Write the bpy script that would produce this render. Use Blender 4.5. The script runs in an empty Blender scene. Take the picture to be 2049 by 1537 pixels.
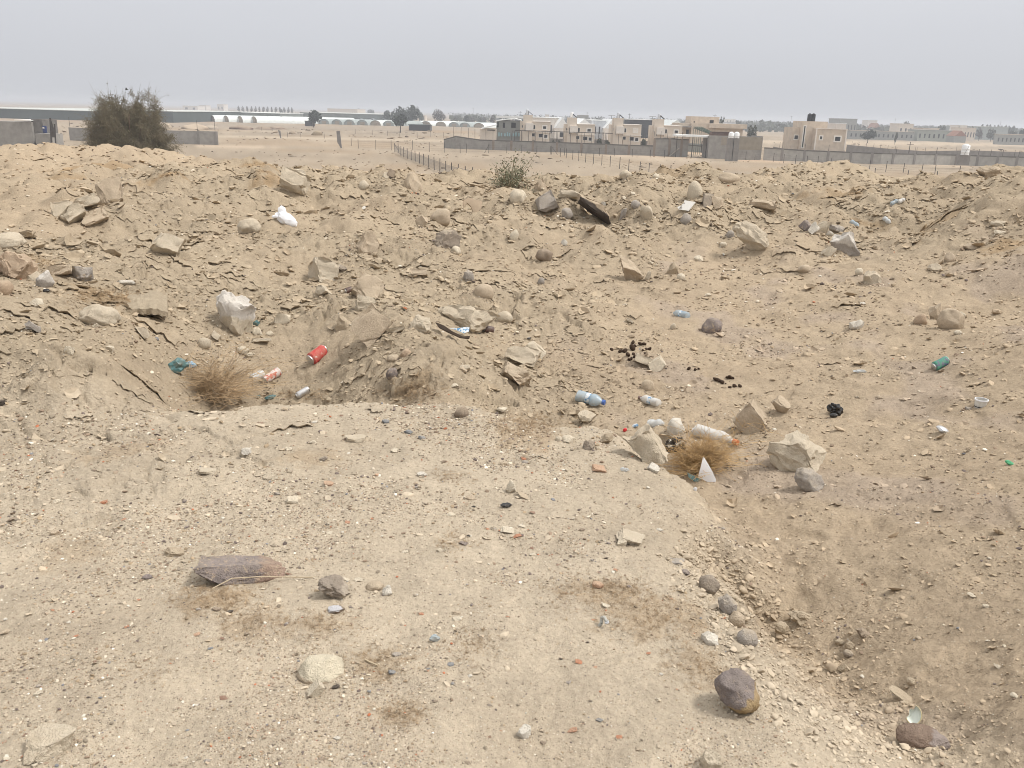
import bpy, bmesh, math, random
import numpy as np
from mathutils import Vector, Matrix, Euler
sc = bpy.context.scene
R = math.radians
rng = np.random.default_rng(11)
random.seed(11)

# ------------------------------------------------------------------ camera, sky, sun, exposure
EYE = 1.62
FPX = 1690.0
PITCH = R(17.75)
ROLL = R(1.6)
cd = bpy.data.cameras.new('camera')
cam = bpy.data.objects.new('camera', cd)
sc.collection.objects.link(cam)
cd.sensor_width = 36.0
cd.lens = 36.0 * FPX / 2049.0
cd.clip_start = 0.05
cd.clip_end = 40000.0
FWD = Vector((0, math.cos(PITCH), -math.sin(PITCH)))
UP0 = Vector((0, math.sin(PITCH), math.cos(PITCH)))
RT0 = Vector((1, 0, 0))
RT = RT0 * math.cos(ROLL) + UP0 * math.sin(ROLL)
UPV = UP0 * math.cos(ROLL) - RT0 * math.sin(ROLL)
m = Matrix((RT, UPV, -FWD)).transposed().to_4x4()
m.translation = Vector((0, 0, EYE))
cam.matrix_world = m
sc.camera = cam

SUN_EL, SUN_AZ = R(56), R(98)         # azimuth clockwise from +Y: veiled sun on the right
w = bpy.data.worlds.new('World')
sc.world = w
w.use_nodes = True
nt = w.node_tree
nt.nodes.clear()
out = nt.nodes.new('ShaderNodeOutputWorld')
bgn = nt.nodes.new('ShaderNodeBackground')
sky = nt.nodes.new('ShaderNodeTexSky')
sky.sky_type = 'NISHITA'
sky.sun_disc = False
sky.sun_elevation = SUN_EL
sky.sun_rotation = SUN_AZ
sky.dust_density = 6.0
sky.air_density = 1.0
mul = nt.nodes.new('ShaderNodeVectorMath'); mul.operation = 'SCALE'; mul.inputs[3].default_value = 0.08
nt.links.new(sky.outputs[0], mul.inputs[0])
tc = nt.nodes.new('ShaderNodeTexCoord')
sep = nt.nodes.new('ShaderNodeSeparateXYZ')
nt.links.new(tc.outputs['Generated'], sep.inputs[0])
ramp = nt.nodes.new('ShaderNodeValToRGB')         # even overcast veil, brighter overhead
e = ramp.color_ramp.elements
e[0].position = 0.0; e[0].color = (0.60, 0.62, 0.66, 1)
e[1].position = 1.0; e[1].color = (1.58, 1.57, 1.56, 1)
k = e.new(0.02); k.color = (0.635, 0.65, 0.69, 1)
k = e.new(0.10); k.color = (0.715, 0.73, 0.775, 1)
k = e.new(0.45); k.color = (1.10, 1.10, 1.10, 1)
nt.links.new(sep.outputs[2], ramp.inputs[0])
nz = nt.nodes.new('ShaderNodeTexNoise'); nz.inputs['Scale'].default_value = 2.5; nz.inputs['Detail'].default_value = 4
mpw = nt.nodes.new('ShaderNodeMapping'); mpw.inputs['Scale'].default_value = (1, 1, 5)
nt.links.new(tc.outputs['Generated'], mpw.inputs[0]); nt.links.new(mpw.outputs[0], nz.inputs['Vector'])
mr = nt.nodes.new('ShaderNodeMapRange'); mr.inputs[3].default_value = 0.965; mr.inputs[4].default_value = 1.035
nt.links.new(nz.outputs['Fac'], mr.inputs[0])
sc2 = nt.nodes.new('ShaderNodeVectorMath'); sc2.operation = 'SCALE'
nt.links.new(ramp.outputs[0], sc2.inputs[0]); nt.links.new(mr.outputs[0], sc2.inputs[3])
mixw = nt.nodes.new('ShaderNodeMix'); mixw.data_type = 'RGBA'; mixw.inputs[0].default_value = 0.92
nt.links.new(mul.outputs[0], mixw.inputs[6]); nt.links.new(sc2.outputs[0], mixw.inputs[7])
nt.links.new(mixw.outputs[2], bgn.inputs[0])
bgn.inputs[1].default_value = 1.0
nt.links.new(bgn.outputs[0], out.inputs[0])

sl = bpy.data.lights.new('sun', 'SUN')
sl.energy = 3.2
sl.angle = R(11)
sl.color = (1.0, 0.962, 0.905)
so = bpy.data.objects.new('sun', sl)
sc.collection.objects.link(so)
sd = Vector((math.sin(SUN_AZ) * math.cos(SUN_EL), math.cos(SUN_AZ) * math.cos(SUN_EL), math.sin(SUN_EL)))
so.rotation_euler = sd.to_track_quat('Z', 'Y').to_euler()
so.location = (30, -20, 60)

sc.view_settings.view_transform = 'Standard'
sc.view_settings.look = 'None'
sc.view_settings.exposure = 0.0
sc.view_settings.gamma = 1.0
sc.view_settings.use_curve_mapping = False
sc.cycles.use_denoising = True
sc.cycles.filter_width = 0.95
sc.cycles.denoiser = 'OPENIMAGEDENOISE'
sc.cycles.denoising_prefilter = 'ACCURATE'
sc.cycles.max_bounces = 6
sc.cycles.transparent_max_bounces = 16
sc.cycles.volume_bounces = 0
sc.cycles.sample_clamp_indirect = 4.0

# ------------------------------------------------------------------ pixel <-> world helpers
def ray(u, v):
    x = (u - 1024.5) / FPX
    y = -(v - 768.5) / FPX
    return RT * x + UPV * y + FWD

def at(u, v, Y):
    """point at depth Y (metres north of the viewer) seen at photo pixel u, v"""
    d = ray(u, v)
    t = Y / d.y
    return Vector((d.x * t, Y, EYE + d.z * t))

def on_z(u, v, z):
    d = ray(u, v)
    t = (z - EYE) / d.z
    return Vector((d.x * t, d.y * t, z))

def polar(u, v, d=None, z=None):
    r_ = ray(u, v)
    hl = math.hypot(r_.x, r_.y)
    az = math.atan2(r_.x, r_.y)
    if d is None:
        d = (z - EYE) / r_.z * hl
    return az, math.log(d), EYE + r_.z / hl * d

# ------------------------------------------------------------------ numpy noise
_pr = np.random.default_rng(5)
_PERM = np.tile(_pr.permutation(2048).astype(np.int32), 2)
_ANG = _pr.random(2048) * 2 * math.pi
_GX = np.cos(_ANG).astype(np.float32); _GY = np.sin(_ANG).astype(np.float32)
_RV = _pr.random(2048).astype(np.float32)

def _rnd(ix, iy, seed):
    return _RV[_PERM[_PERM[(ix + seed * 37) & 2047] + ((iy + seed * 101) & 2047)]]

def perlin(x, y, seed=0):
    x = np.asarray(x, np.float32); y = np.asarray(y, np.float32)
    fx = np.floor(x); fy = np.floor(y)
    ix = fx.astype(np.int32) + seed * 37; iy = fy.astype(np.int32) + seed * 101
    fx = x - fx; fy = y - fy
    ux = fx * fx * fx * (fx * (fx * 6 - 15) + 10)
    uy = fy * fy * fy * (fy * (fy * 6 - 15) + 10)
    p0 = _PERM[ix & 2047]; p1 = _PERM[(ix + 1) & 2047]; y0 = iy & 2047; y1 = (iy + 1) & 2047
    h = _PERM[p0 + y0]; a = _GX[h] * fx + _GY[h] * fy
    h = _PERM[p1 + y0]; b = _GX[h] * (fx - 1) + _GY[h] * fy
    a += (b - a) * ux
    h = _PERM[p0 + y1]; c = _GX[h] * fx + _GY[h] * (fy - 1)
    h = _PERM[p1 + y1]; b = _GX[h] * (fx - 1) + _GY[h] * (fy - 1)
    c += (b - c) * ux
    return (a + (c - a) * uy) * 1.5

def fbm(x, y, octv=4, seed=0, gain=0.5, lac=2.03):
    s = 0; a = 1.0
    for i in range(octv):
        s = s + a * perlin(x, y, seed + i * 17)
        x = x * lac + 3.7; y = y * lac - 1.9; a *= gain
    return s

def voronoi(x, y, seed=0, jit=0.9):
    x = np.asarray(x, np.float32); y = np.asarray(y, np.float32)
    ix = np.floor(x).astype(np.int32); iy = np.floor(y).astype(np.int32)
    f1 = np.full(x.shape, 9.0, np.float32); f2 = f1.copy()
    cx = np.zeros(x.shape, np.float32); cy = cx.copy(); cid = cx.copy()
    for dx in (-1, 0, 1):
        for dy in (-1, 0, 1):
            jx = ix + dx; jy = iy + dy
            h = _PERM[_PERM[(jx + seed * 37) & 2047] + ((jy + seed * 101) & 2047)]
            px = jx + 0.5 + jit * (_RV[h] - 0.5)
            py = jy + 0.5 + jit * (_RV[(h * 7 + 3) & 2047] - 0.5)
            d = np.hypot(px - x, py - y)
            near = d < f1
            f2 = np.where(near, f1, np.minimum(f2, d))
            cx = np.where(near, px, cx); cy = np.where(near, py, cy)
            cid = np.where(near, _RV[(h * 13 + 11) & 2047], cid)
            f1 = np.where(near, d, f1)
    return f1, f2, cx, cy, cid

def perlin3(p, seed=0):
    ip = np.floor(p); f = p - ip; ip = ip.astype(np.int64)
    u = f * f * f * (f * (f * 6 - 15) + 10)
    res = 0
    for dx in (0, 1):
        for dy in (0, 1):
            for dz in (0, 1):
                h = _rnd(ip[:, 0] + dx + (ip[:, 2] + dz) * 57, ip[:, 1] + dy + (ip[:, 2] + dz) * 131, seed) * 2 - 1
                wx = u[:, 0] if dx else 1 - u[:, 0]
                wy = u[:, 1] if dy else 1 - u[:, 1]
                wz = u[:, 2] if dz else 1 - u[:, 2]
                res = res + h * wx * wy * wz
    return res

def sstep(a, b, x):
    t = np.clip((x - a) / (b - a), 0, 1)
    return t * t * (3 - 2 * t)

# ------------------------------------------------------------------ terrain: base relief from surveyed points
PLAIN = -7.4
ctl = []
def C(u, v, d): ctl.append(polar(u, v, d=d))
def CZ(u, d, z):                       # hidden point: azimuth from pixel column, distance, height
    az, _, _ = polar(u, 420, d=10)
    ctl.append((az, math.log(d), z))
# left part
for u, v, d in ((-250, 900, 3.9), (0, 900, 3.85), (200, 900, 3.75), (-250, 740, 5.1), (0, 750, 4.95), (200, 750, 4.9), (-250, 600, 6.3), (0, 600, 6.2),
                (-250, 520, 8.0), (0, 530, 7.6), (130, 520, 7.8), (0, 450, 9.8), (-250, 440, 10), (100, 410, 11.5), (60, 370, 14.5), (210, 385, 12.6), (300, 350, 15.0),
                (-200, 330, 22), (100, 347, 20), (330, 335, 20), (-200, 306, 32), (60, 311, 31), (250, 313, 30), (380, 320, 27)):
    C(u, v, d)
# gully behind the ledge and left pit
for u, v, d in ((280, 560, 7.6), (230, 480, 9.4), (330, 500, 9.0), (420, 440, 10.6), (480, 540, 8.5), (360, 640, 6.9), (470, 650, 6.9), (420, 735, 6.4),
                (540, 590, 7.7), (560, 660, 7.0), (600, 740, 6.5), (530, 785, 6.2), (690, 760, 5.9), (245, 702, 5.9), (270, 694, 6.15), (305, 688, 6.25), (345, 668, 6.4), (250, 735, 5.35), (570, 435, 11.0), (450, 390, 12.6), (600, 350, 14.6), (470, 345, 16)):
    C(u, v, d)
for u, d, z in ((450, 5.4, -.62), (600, 5.3, -.62), (760, 5.1, -.26), (350, 5.4, -.36), (520, 5.8, -.60), (600, 4.2, -.45), (300, 4.4, -.2), (800, 4.2, -.4), (450, 3, -.45), (900, 3, -.45), (600, 2, -.45), (200, 2.2, -.3), (0, 2.2, -.15), (-250, 2.5, -.1)):
    CZ(u, d, z)
# ridge between the two hollows and the slope behind
for u, v, d in ((880, 760, 5.2), (820, 690, 5.85), (770, 650, 6.35), (760, 612, 7.0), (740, 560, 8.4), (650, 530, 9.1), (740, 480, 10.2), (880, 470, 10.4), (700, 400, 12.6), (840, 385, 13.2), (800, 354, 14.8),
                (930, 640, 7.5), (1000, 600, 8.1), (960, 530, 9.4), (960, 720, 6.4), (1040, 770, 5.9), (960, 400, 12.6), (960, 382, 14.0), (890, 370, 14.4), (1040, 384, 14.0), (1115, 386, 14.2), (1180, 372, 14.8)):
    C(u, v, d)
# right hollow
for u, v, d in ((1180, 815, 5.75), (1300, 710, 6.9), (1360, 640, 8.1), (1160, 620, 8.0), (1250, 545, 9.7), (1150, 480, 10.9), (1200, 420, 12.2), (1130, 400, 13.2), (1240, 352, 15.2),
                (1400, 410, 13.0), (1380, 352, 17.5), (1500, 490, 11.1), (1450, 560, 9.5), (1560, 640, 8.2), (1450, 760, 6.4), (1600, 720, 6.9), (1590, 930, 4.85), (1450, 900, 5.0), (1340, 850, 5.35),
                (1700, 1020, 4.15), (1600, 820, 5.75), (1750, 860, 5.4), (1900, 1200, 3.25), (2049, 1400, 2.62), (2049, 1537, 2.25), (2049, 1050, 3.9), (2300, 1200, 3.3), (1850, 1000, 4.25),
                (1900, 870, 5.25), (1890, 750, 6.45), (1760, 640, 8.0), (1890, 660, 7.6), (1985, 645, 8.35), (2049, 640, 8.5), (1990, 672, 6.95), (2049, 694, 6.6), (2049, 800, 5.7), (2049, 905, 4.9), (2300, 800, 5.6),
                (1970, 600, 9.1), (1900, 560, 9.3), (2049, 520, 9.4), (2060, 590, 9.0), (1800, 500, 10.8), (1650, 500, 11.0), (1680, 560, 9.6), (1600, 420, 13.6), (1750, 430, 13.0), (1560, 385, 16),
                (1650, 362, 21), (1500, 350, 20), (1760, 386, 17.5), (1850, 404, 15.6), (1960, 347, 16.5), (2040, 348, 16.5), (1890, 430, 12.4), (2000, 440, 11.6), (2300, 360, 15), (2300, 450, 11), (2300, 620, 7.5),
                (1640, 334, 29), (1520, 340, 27)):
    C(u, v, d)
for u, d, z in ((1500, 3.6, -.42), (1300, 4.4, -.44), (1700, 2.9, -.42), (1900, 2.2, -.42), (1500, 2.4, -.45), (1100, 4.8, -.42), (1100, 3.2, -.45), (1300, 1.6, -.45), (2300, 2, -.42),
                (-250, 1.2, -.2), (600, 1.2, -.45), (1024, 1.2, -.45), (1900, 1.2, -.42)):
    CZ(u, d, z)
# beyond the crest, down to the plain
for u in (-250, 0, 250, 430):
    CZ(u, 40, -.95); CZ(u, 60, -2.3)
for u in (600, 800, 1000, 1200, 1400):
    CZ(u, 19, -.05); CZ(u, 27, -1.1); CZ(u, 40, -2.4); CZ(u, 60, -4.2)
for u in (1600, 1800, 2049, 2300):
    CZ(u, 24 if u > 1700 else 36, -.55 if u > 1700 else -.7); CZ(u, 42, -1.9); CZ(u, 60, -3.9)
for u in (-250, 250, 700, 1100, 1600, 2049, 2300):
    CZ(u, 95, -7.1)
    CZ(u, 140, PLAIN)
ctl = np.array(ctl)
KA = 1.35
def _tps(r2): return 0.5 * r2 * np.log(r2 + 1e-9)
P = np.stack([ctl[:, 0] * KA, ctl[:, 1]], 1)
n = len(P)
A = _tps(((P[:, None] - P[None]) ** 2).sum(-1)) + np.eye(n) * 0.004
B = np.concatenate([np.ones((n, 1)), P], 1)
M = np.block([[A, B], [B.T, np.zeros((3, 3))]])
sol = np.linalg.solve(M, np.concatenate([ctl[:, 2], np.zeros(3)]))
GA = np.linspace(-0.86, 0.86, 260); GL = np.linspace(math.log(1.0), math.log(150), 420)
ga, gl = np.meshgrid(GA * KA, GL)
q = np.stack([ga.ravel(), gl.ravel()], 1)
base = np.zeros(len(q))
for i in range(n):
    base += sol[i] * _tps(((q - P[i]) ** 2).sum(1))
base += sol[n] + q @ sol[n + 1:]
base = base.reshape(ga.shape)

def base_z(az, ld):
    a = np.clip((az - GA[0]) / (GA[1] - GA[0]), 0, len(GA) - 1.001)
    l = np.clip((ld - GL[0]) / (GL[1] - GL[0]), 0, len(GL) - 1.001)
    ia = a.astype(int); il = l.astype(int); fa = a - ia; fl = l - il
    z = (base[il, ia] * (1 - fa) + base[il, ia + 1] * fa) * (1 - fl) + (base[il + 1, ia] * (1 - fa) + base[il + 1, ia + 1] * fa) * fl
    t = sstep(math.log(80), math.log(120), ld)
    return z * (1 - t) + PLAIN * t

def seg_sd(x, y, poly, wid):
    """signed distance to a closed polygon (positive inside) and index of nearest edge"""
    d = np.full(x.shape, 1e9); inside = np.zeros(x.shape, bool); wsum = np.zeros(x.shape); wacc = np.zeros(x.shape)
    k = len(poly)
    for i in range(k):
        ax, ay = poly[i]; bx_, by_ = poly[(i + 1) % k]
        ex, ey = bx_ - ax, by_ - ay
        t = np.clip(((x - ax) * ex + (y - ay) * ey) / (ex * ex + ey * ey + 1e-12), 0, 1)
        dd = np.hypot(x - ax - t * ex, y - ay - t * ey)
        ww = 1.0 / (dd ** 3 + 1e-4); wsum = wsum + ww; wacc = wacc + ww * wid[i]; d = np.minimum(d, dd)
        cond = ((ay > y) != (by_ > y)) & (x < (bx_ - ax) * (y - ay) / (by_ - ay + 1e-12) + ax)
        inside ^= cond
    return np.where(inside, d, -d), wacc / wsum

# the flat shelf in the foreground: outline from pixels on z=0
plat_px = [(-300, 905), (100, 880), (290, 850), (370, 816), (470, 809), (620, 800), (760, 798), (900, 800), (985, 812), (1110, 838), (1225, 852), (1290, 905), (1352, 952), (1388, 1008), (1338, 1045), (1368, 1110),
           (1440, 1180), (1500, 1270), (1560, 1345), (1650, 1420), (1760, 1500), (1830, 1600)]
plat = [tuple(on_z(u, v, 0.0)[:2]) for u, v in plat_px] + [(1.6, 0.6), (1.5, -3.0), (-6, -3.0), (-6.5, 2.0)]
# width of the bank below each edge of the outline
plat_w = [1.3, 1.1, .7, .3, .10, .10, .12, .3, .40, .40, .40, .5, .5, .5, .5, .5, .55, .55, .55, .55, .55, .6, .6, .6, .6, .8]
# the ledge on the left with the undercut end
ledge_px = [(-300, 650), (60, 655), (170, 652), (235, 640), (246, 594), (306, 589), (312, 585), (300, 572), (230, 556), (100, 548), (-300, 545)]
LEDGE_Z = 0.22
ledge = [tuple(on_z(u, v, LEDGE_Z)[:2]) for u, v in ledge_px]
ledge_w = [1.5, 1.1, .5, .12, .12, .12, .14, .2, .5, .6, .8]

def terrain(az, d, fine=True):
    """height, crust mask, shelf mask at azimuth / distance arrays"""
    x = np.sin(az) * d; y = np.cos(az) * d
    ld = np.log(d)
    z = base_z(az, ld)
    near = 1 - sstep(22, 55, d)
    wx = x + 0.05 * perlin(x * 5, y * 5, 3) + 0.02 * perlin(x * 17, y * 17, 4)
    wy = y + 0.05 * perlin(x * 5 + 40, y * 5, 5) + 0.02 * perlin(x * 17, y * 17 + 9, 6)
    sdl, wl = seg_sd(x + .035 * perlin(x * 3.5, y * 3.5, 7), y + .035 * perlin(x * 3.5 + 9, y * 3.5, 7), ledge, ledge_w)
    ml = sstep(-1, 0.12, sdl / wl)
    z = z * (1 - ml) + np.maximum(z, LEDGE_Z + 0.02 * perlin(x * 2, y * 2, 8)) * ml
    sdp, wp = seg_sd(wx, wy, plat, plat_w)
    mp = sstep(-1, 0.15, sdp / wp)
    platz = 0.015 * fbm(x * 1.1, y * 1.1, 3, 21) - 0.02 * sstep(0.25, 0, sdp)
    z = z * (1 - mp) + platz * mp
    # where is the ground caked into crusts, where loose
    right = sstep(-0.02, 0.22, az) * (1 - sstep(9.5, 12.0, d))
    crust = np.clip(1 - mp * sstep(0.1, .6, sdp + .35), 0, 1) * (1 - 0.80 * right)
    crust = crust * (0.55 + 0.6 * sstep(-.4, .5, fbm(x * .6, y * .6, 2, 31)))
    leftslope = mp * sstep(-0.18, -0.40, az) * sstep(3.0, 3.8, d)
    crust = np.clip(np.maximum(crust, leftslope * .6), 0, 1.15) * near
    crust = crust * (1 - .85 * sstep(15.5, 19, d) * sstep(-.08, -.20, az)) * (1 - .7 * sstep(-.42, -.50, az) * sstep(8.6, 9.6, d))
    if fine:
        z0 = z.copy()
        rise = np.gradient(z0, axis=0) / (np.gradient(d, axis=0) + 1e-9)
        calm = 1 / (1 + (1.1 * rise) ** 2)
        # lumps
        rough = (1 - mp) * near * (1 - .6 * right) * (1 - .75 * ml)
        z = z + rough * sstep(5.0, 10, d) * (0.20 * fbm(x * .75, y * .75, 3, 41) * (0.35 + .8 * sstep(7, 13, d)) + 0.065 * fbm(x * 2.2, y * 2.2, 3, 47))
        z = z + rough * 0.026 * np.abs(fbm(x * 3.0, y * 3.0, 2, 48))
        z = z + sstep(14, 22, d) * near * (0.06 * fbm(x * .5, y * .5, 3, 51) + .035 * np.abs(fbm(x * 2, y * 2, 3, 53)))
        z = z + (1 - near) * sstep(55, 110, d) * 0.10 * fbm(x * .08, y * .08, 3, 52)
        # caked plates, three sizes: each plate tips a little, with a broken step at its rim
        for (s, amp, tilt, sd_) in ((0.42, 0.022, .13, 61), (0.17, 0.010, .12, 71), (0.075, 0.0035, .10, 81)):
            k = s * np.clip(d / 7.0, .85, 2.4) ** 0.0
            qx = x / k + .55 * perlin(x / k * 1.7, y / k * 1.7, sd_ + 1) + .10 * perlin(x / k * 4, y / k * 4, sd_ + 3)
            qy = y / k * 1.25 + .55 * perlin(x / k * 1.7 + 31, y / k * 1.7, sd_ + 2) + .10 * perlin(x / k * 4, y / k * 4 + 7, sd_ + 4)
            f1, f2, cx, cy, cid = voronoi(qx, qy, sd_)
            ta = cid * 41.0
            lift = (cid - .5) * 2 * amp + ((qx - cx) * np.cos(ta) + (qy - cy) * np.sin(ta)) * k * tilt * (0.2 + (cid * 7.3 % 1.0))
            gap = -amp * .8 * (1 - sstep(0.015, 0.09, f2 - f1))
            z = z + crust * (lift + gap) * (0.25 + .75 * sstep(-.25, .35, perlin(x / k * .35, y / k * .35, sd_ + 6)))
        # peeled crust: broken little scarps whose open side looks down the slope
        loose = right * (1 - mp)
        for (fr, amp, sd_, lean) in ((1.7, .028, 131, .35), (4.2, .013, 141, -.2), (9.5, .007, 151, .2)):
            n_ = fbm(x * fr * .42, y * fr * .42, 4, sd_) * 1.25 + fbm(x * fr * 1.5, y * fr * 1.5, 3, sd_ + 7) * .22
            f_ = n_ + (y + lean * x) * fr * .30
            fc_ = f_ - np.floor(f_)
            wr = .05 + .07 * (1 - sstep(4, 8, d)); saw = np.where(fc_ < wr, fc_ / wr, (1 - fc_) / (1 - wr))
            gate = sstep(-.12, .22, perlin(x * fr * .33 + 7, y * fr * .33, sd_ + 5))
            z = z + (np.clip(crust, 0, 1) + .42 * loose) * amp * np.clip(d / 7 - .2, .25, 1.5) * saw * gate * near
        z = z + np.clip(crust, 0, 1) * near * (0.018 * np.abs(fbm(x * 7, y * 7, 3, 161)) + .009 * fbm(x * 21, y * 21, 2, 163) * (1 - sstep(9, 15, d)))
        # footprints and dents in the loose floor on the right
        loose = right * (1 - mp)
        f1, f2, cx, cy, cid = voronoi(x * 3.0 + .3 * perlin(x * 6, y * 6, 90), y * 3.0 + .3 * perlin(x * 6, y * 6, 91), 92)
        z = z - loose * 0.016 * sstep(.40, .24, f1) * (cid > .5)
        z = z + loose * (0.026 * fbm(x * 1.8 + y * .9, y * 1.7, 3, 95) + 0.011 * np.abs(fbm(x * 6, y * 6, 2, 97)))
        f1, f2, cx, cy, cid = voronoi(x * 8 + .4 * perlin(x * 9, y * 9, 190), y * 8, 192)
        z = z - loose * 0.007 * sstep(.40, .2, f1) * (cid > .78)
        # fine grain everywhere close by
        g = near * (1 - sstep(8, 20, d))
        z = z + g * (0.0052 * fbm(x * 12, y * 12, 3, 101) * (0.7 + .5 * crust) + 0.0016 * fbm(x * 50, y * 50, 2, 102) * (1 - sstep(4, 8, d)))
        z = z + mp * g * 0.014 * fbm(x * 3.0, y * 3.0, 4, 107)
        # crumbly bank faces
        bank = np.exp(-((sdp + .55 * wp) / (.55 * wp + .02)) ** 2) * (d < 8)
        z = z + bank * (0.024 * fbm(x * 5, y * 5, 3, 111) + 0.008 * np.abs(fbm(x * 15, y * 15, 2, 112)))
        z = z0 + (z - z0) * calm
        bl = np.exp(-((sdl + .4 * wl) / (.5 * wl + .03)) ** 2) * (d < 9)
        z = z + bl * 0.010 * fbm(x * 7, y * 7, 2, 113)
    return z, crust, mp, ml, right

def seq(a, b, st):
    k = max(2, int(math.log(b / a) / st))
    return list(np.exp(np.linspace(math.log(a), math.log(b), k, endpoint=False)))
rows = np.array(seq(1.15, 20, 0.0034) + seq(20, 130, 0.0085) + seq(130, 15000, 0.07) + [15000.0])
fine_az = np.linspace(R(-45), R(45), 960)
side = np.linspace(R(45), R(315), 30)[1:-1]
cols = np.concatenate([fine_az, side])
AZ, D = np.meshgrid(cols, rows)
Z = np.zeros(AZ.shape); CR = np.zeros(AZ.shape); MP = np.zeros(AZ.shape); ML = np.zeros(AZ.shape); RG = np.zeros(AZ.shape)
for i in range(0, len(rows), 200):
    s = slice(i, i + 200)
    a_ = np.where(AZ[s] > math.pi, AZ[s] - 2 * math.pi, AZ[s])
    Z[s], CR[s], MP[s], ML[s], RG[s] = terrain(a_, D[s])
X = np.sin(AZ) * D; Y = np.cos(AZ) * D
NF = len(fine_az)

def gz(x, y):
    """ground height under a point"""
    az = math.atan2(x, y); d = max(1.2, math.hypot(x, y))
    c = (az - fine_az[0]) / (fine_az[1] - fine_az[0]); c = min(max(c, 0), NF - 1.001)
    r_ = min(max(np.searchsorted(rows, d) - 1, 0), len(rows) - 2)
    ic = int(c); fc = c - ic; fr = min(max((d - rows[r_]) / (rows[r_ + 1] - rows[r_]), 0), 1)
    return float((Z[r_, ic] * (1 - fc) + Z[r_, ic + 1] * fc) * (1 - fr) + (Z[r_ + 1, ic] * (1 - fc) + Z[r_ + 1, ic + 1] * fc) * fr)

def hit(u, v, dmin=1.2):
    """where the line of sight through a photo pixel meets the ground"""
    r_ = ray(u, v)
    hl = math.hypot(r_.x, r_.y); az = math.atan2(r_.x, r_.y)
    c = min(max((az - fine_az[0]) / (fine_az[1] - fine_az[0]), 0), NF - 1.001)
    ic = int(c); fc = c - ic
    prof = Z[:, ic] * (1 - fc) + Z[:, ic + 1] * fc
    rz = EYE + r_.z / hl * rows
    below = np.nonzero((rz <= prof) & (rows >= dmin))[0]
    i = int(below[0]) if len(below) else len(rows) - 2
    if i > 0:
        g0 = rz[i - 1] - prof[i - 1]; g1 = rz[i] - prof[i]
        t = g0 / (g0 - g1 + 1e-9); d = rows[i - 1] + (rows[i] - rows[i - 1]) * min(max(t, 0), 1)
    else:
        d = rows[i]
    x, y = math.sin(az) * d, math.cos(az) * d
    return Vector((x, y, EYE + r_.z / hl * d))

def pxm(p):
    """metres per photo pixel at a world point"""
    return (p - Vector((0, 0, EYE))).dot(FWD) / FPX

# ------------------------------------------------------------------ material helpers
def nodes(name):
    mt = bpy.data.materials.new(name); mt.use_nodes = True
    t = mt.node_tree; b = t.nodes['Principled BSDF']
    b.inputs['Specular IOR Level'].default_value = 0.2
    return mt, t, b

def N(t, typ, **kw):
    nd = t.nodes.new(typ)
    for k_, v_ in kw.items():
        if k_.startswith('i_'):
            nd.inputs[k_[2:].replace('_', ' ')].default_value = v_
        else:
            setattr(nd, k_, v_)
    return nd

def L(t, a, b): t.links.new(a, b)

def mixc(t, fac, a, b, mode='MIX'):
    mx = t.nodes.new('ShaderNodeMix'); mx.data_type = 'RGBA'; mx.blend_type = mode
    for s, v_ in ((0, fac), (6, a), (7, b)):
        if hasattr(v_, 'links'): L(t, v_, mx.inputs[s])
        else: mx.inputs[s].default_value = v_ if s == 0 else (*v_[:3], 1)
    return mx.outputs[2]

def noise(t, vec, scale, detail=3, rough=.55):
    nn = N(t, 'ShaderNodeTexNoise'); nn.inputs['Scale'].default_value = scale; nn.inputs['Detail'].default_value = detail; nn.inputs['Roughness'].default_value = rough
    if vec is not None: L(t, vec, nn.inputs['Vector'])
    return nn.outputs['Fac']

def rampf(t, fac, a, b, va=0.0, vb=1.0):
    r_ = N(t, 'ShaderNodeMapRange'); r_.inputs[1].default_value = a; r_.inputs[2].default_value = b; r_.inputs[3].default_value = va; r_.inputs[4].default_value = vb
    L(t, fac, r_.inputs[0]); return r_.outputs[0]

def scale_c(t, col, fac):
    v_ = N(t, 'ShaderNodeVectorMath', operation='SCALE')
    if hasattr(col, 'links'): L(t, col, v_.inputs[0])
    else: v_.inputs[0].default_value = col[:3]
    L(t, fac, v_.inputs[3]); return v_.outputs[0]

def bump(t, b, h, strength=.5, dist=.01):
    bp = N(t, 'ShaderNodeBump'); bp.inputs['Strength'].default_value = strength; bp.inputs['Distance'].default_value = dist
    L(t, h, bp.inputs['Height']); L(t, bp.outputs[0], b.inputs['Normal'])

def mat_simple(name, col, rough=.8, var=.12, scale=3.0, bumpd=0.0, metal=0.0, detail=4, spec=.2):
    mt, t, b = nodes(name)
    tcn = N(t, 'ShaderNodeTexCoord')
    f = noise(t, tcn.outputs['Object'], scale, detail)
    L(t, scale_c(t, col, rampf(t, f, .25, .75, 1 - var, 1 + var)), b.inputs['Base Color'])
    b.inputs['Roughness'].default_value = rough; b.inputs['Metallic'].default_value = metal
    b.inputs['Specular IOR Level'].default_value = spec
    if bumpd: bump(t, b, noise(t, tcn.outputs['Object'], scale * 4, 5), .6, bumpd)
    return mt

# ------------------------------------------------------------------ mesh helpers
def link(o): sc.collection.objects.link(o); return o

def tag(o, label=None, cat=None, group=None, kind=None):
    if label: o['label'] = label
    if cat: o['category'] = cat
    if group: o['group'] = group
    if kind: o['kind'] = kind
    return o

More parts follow.
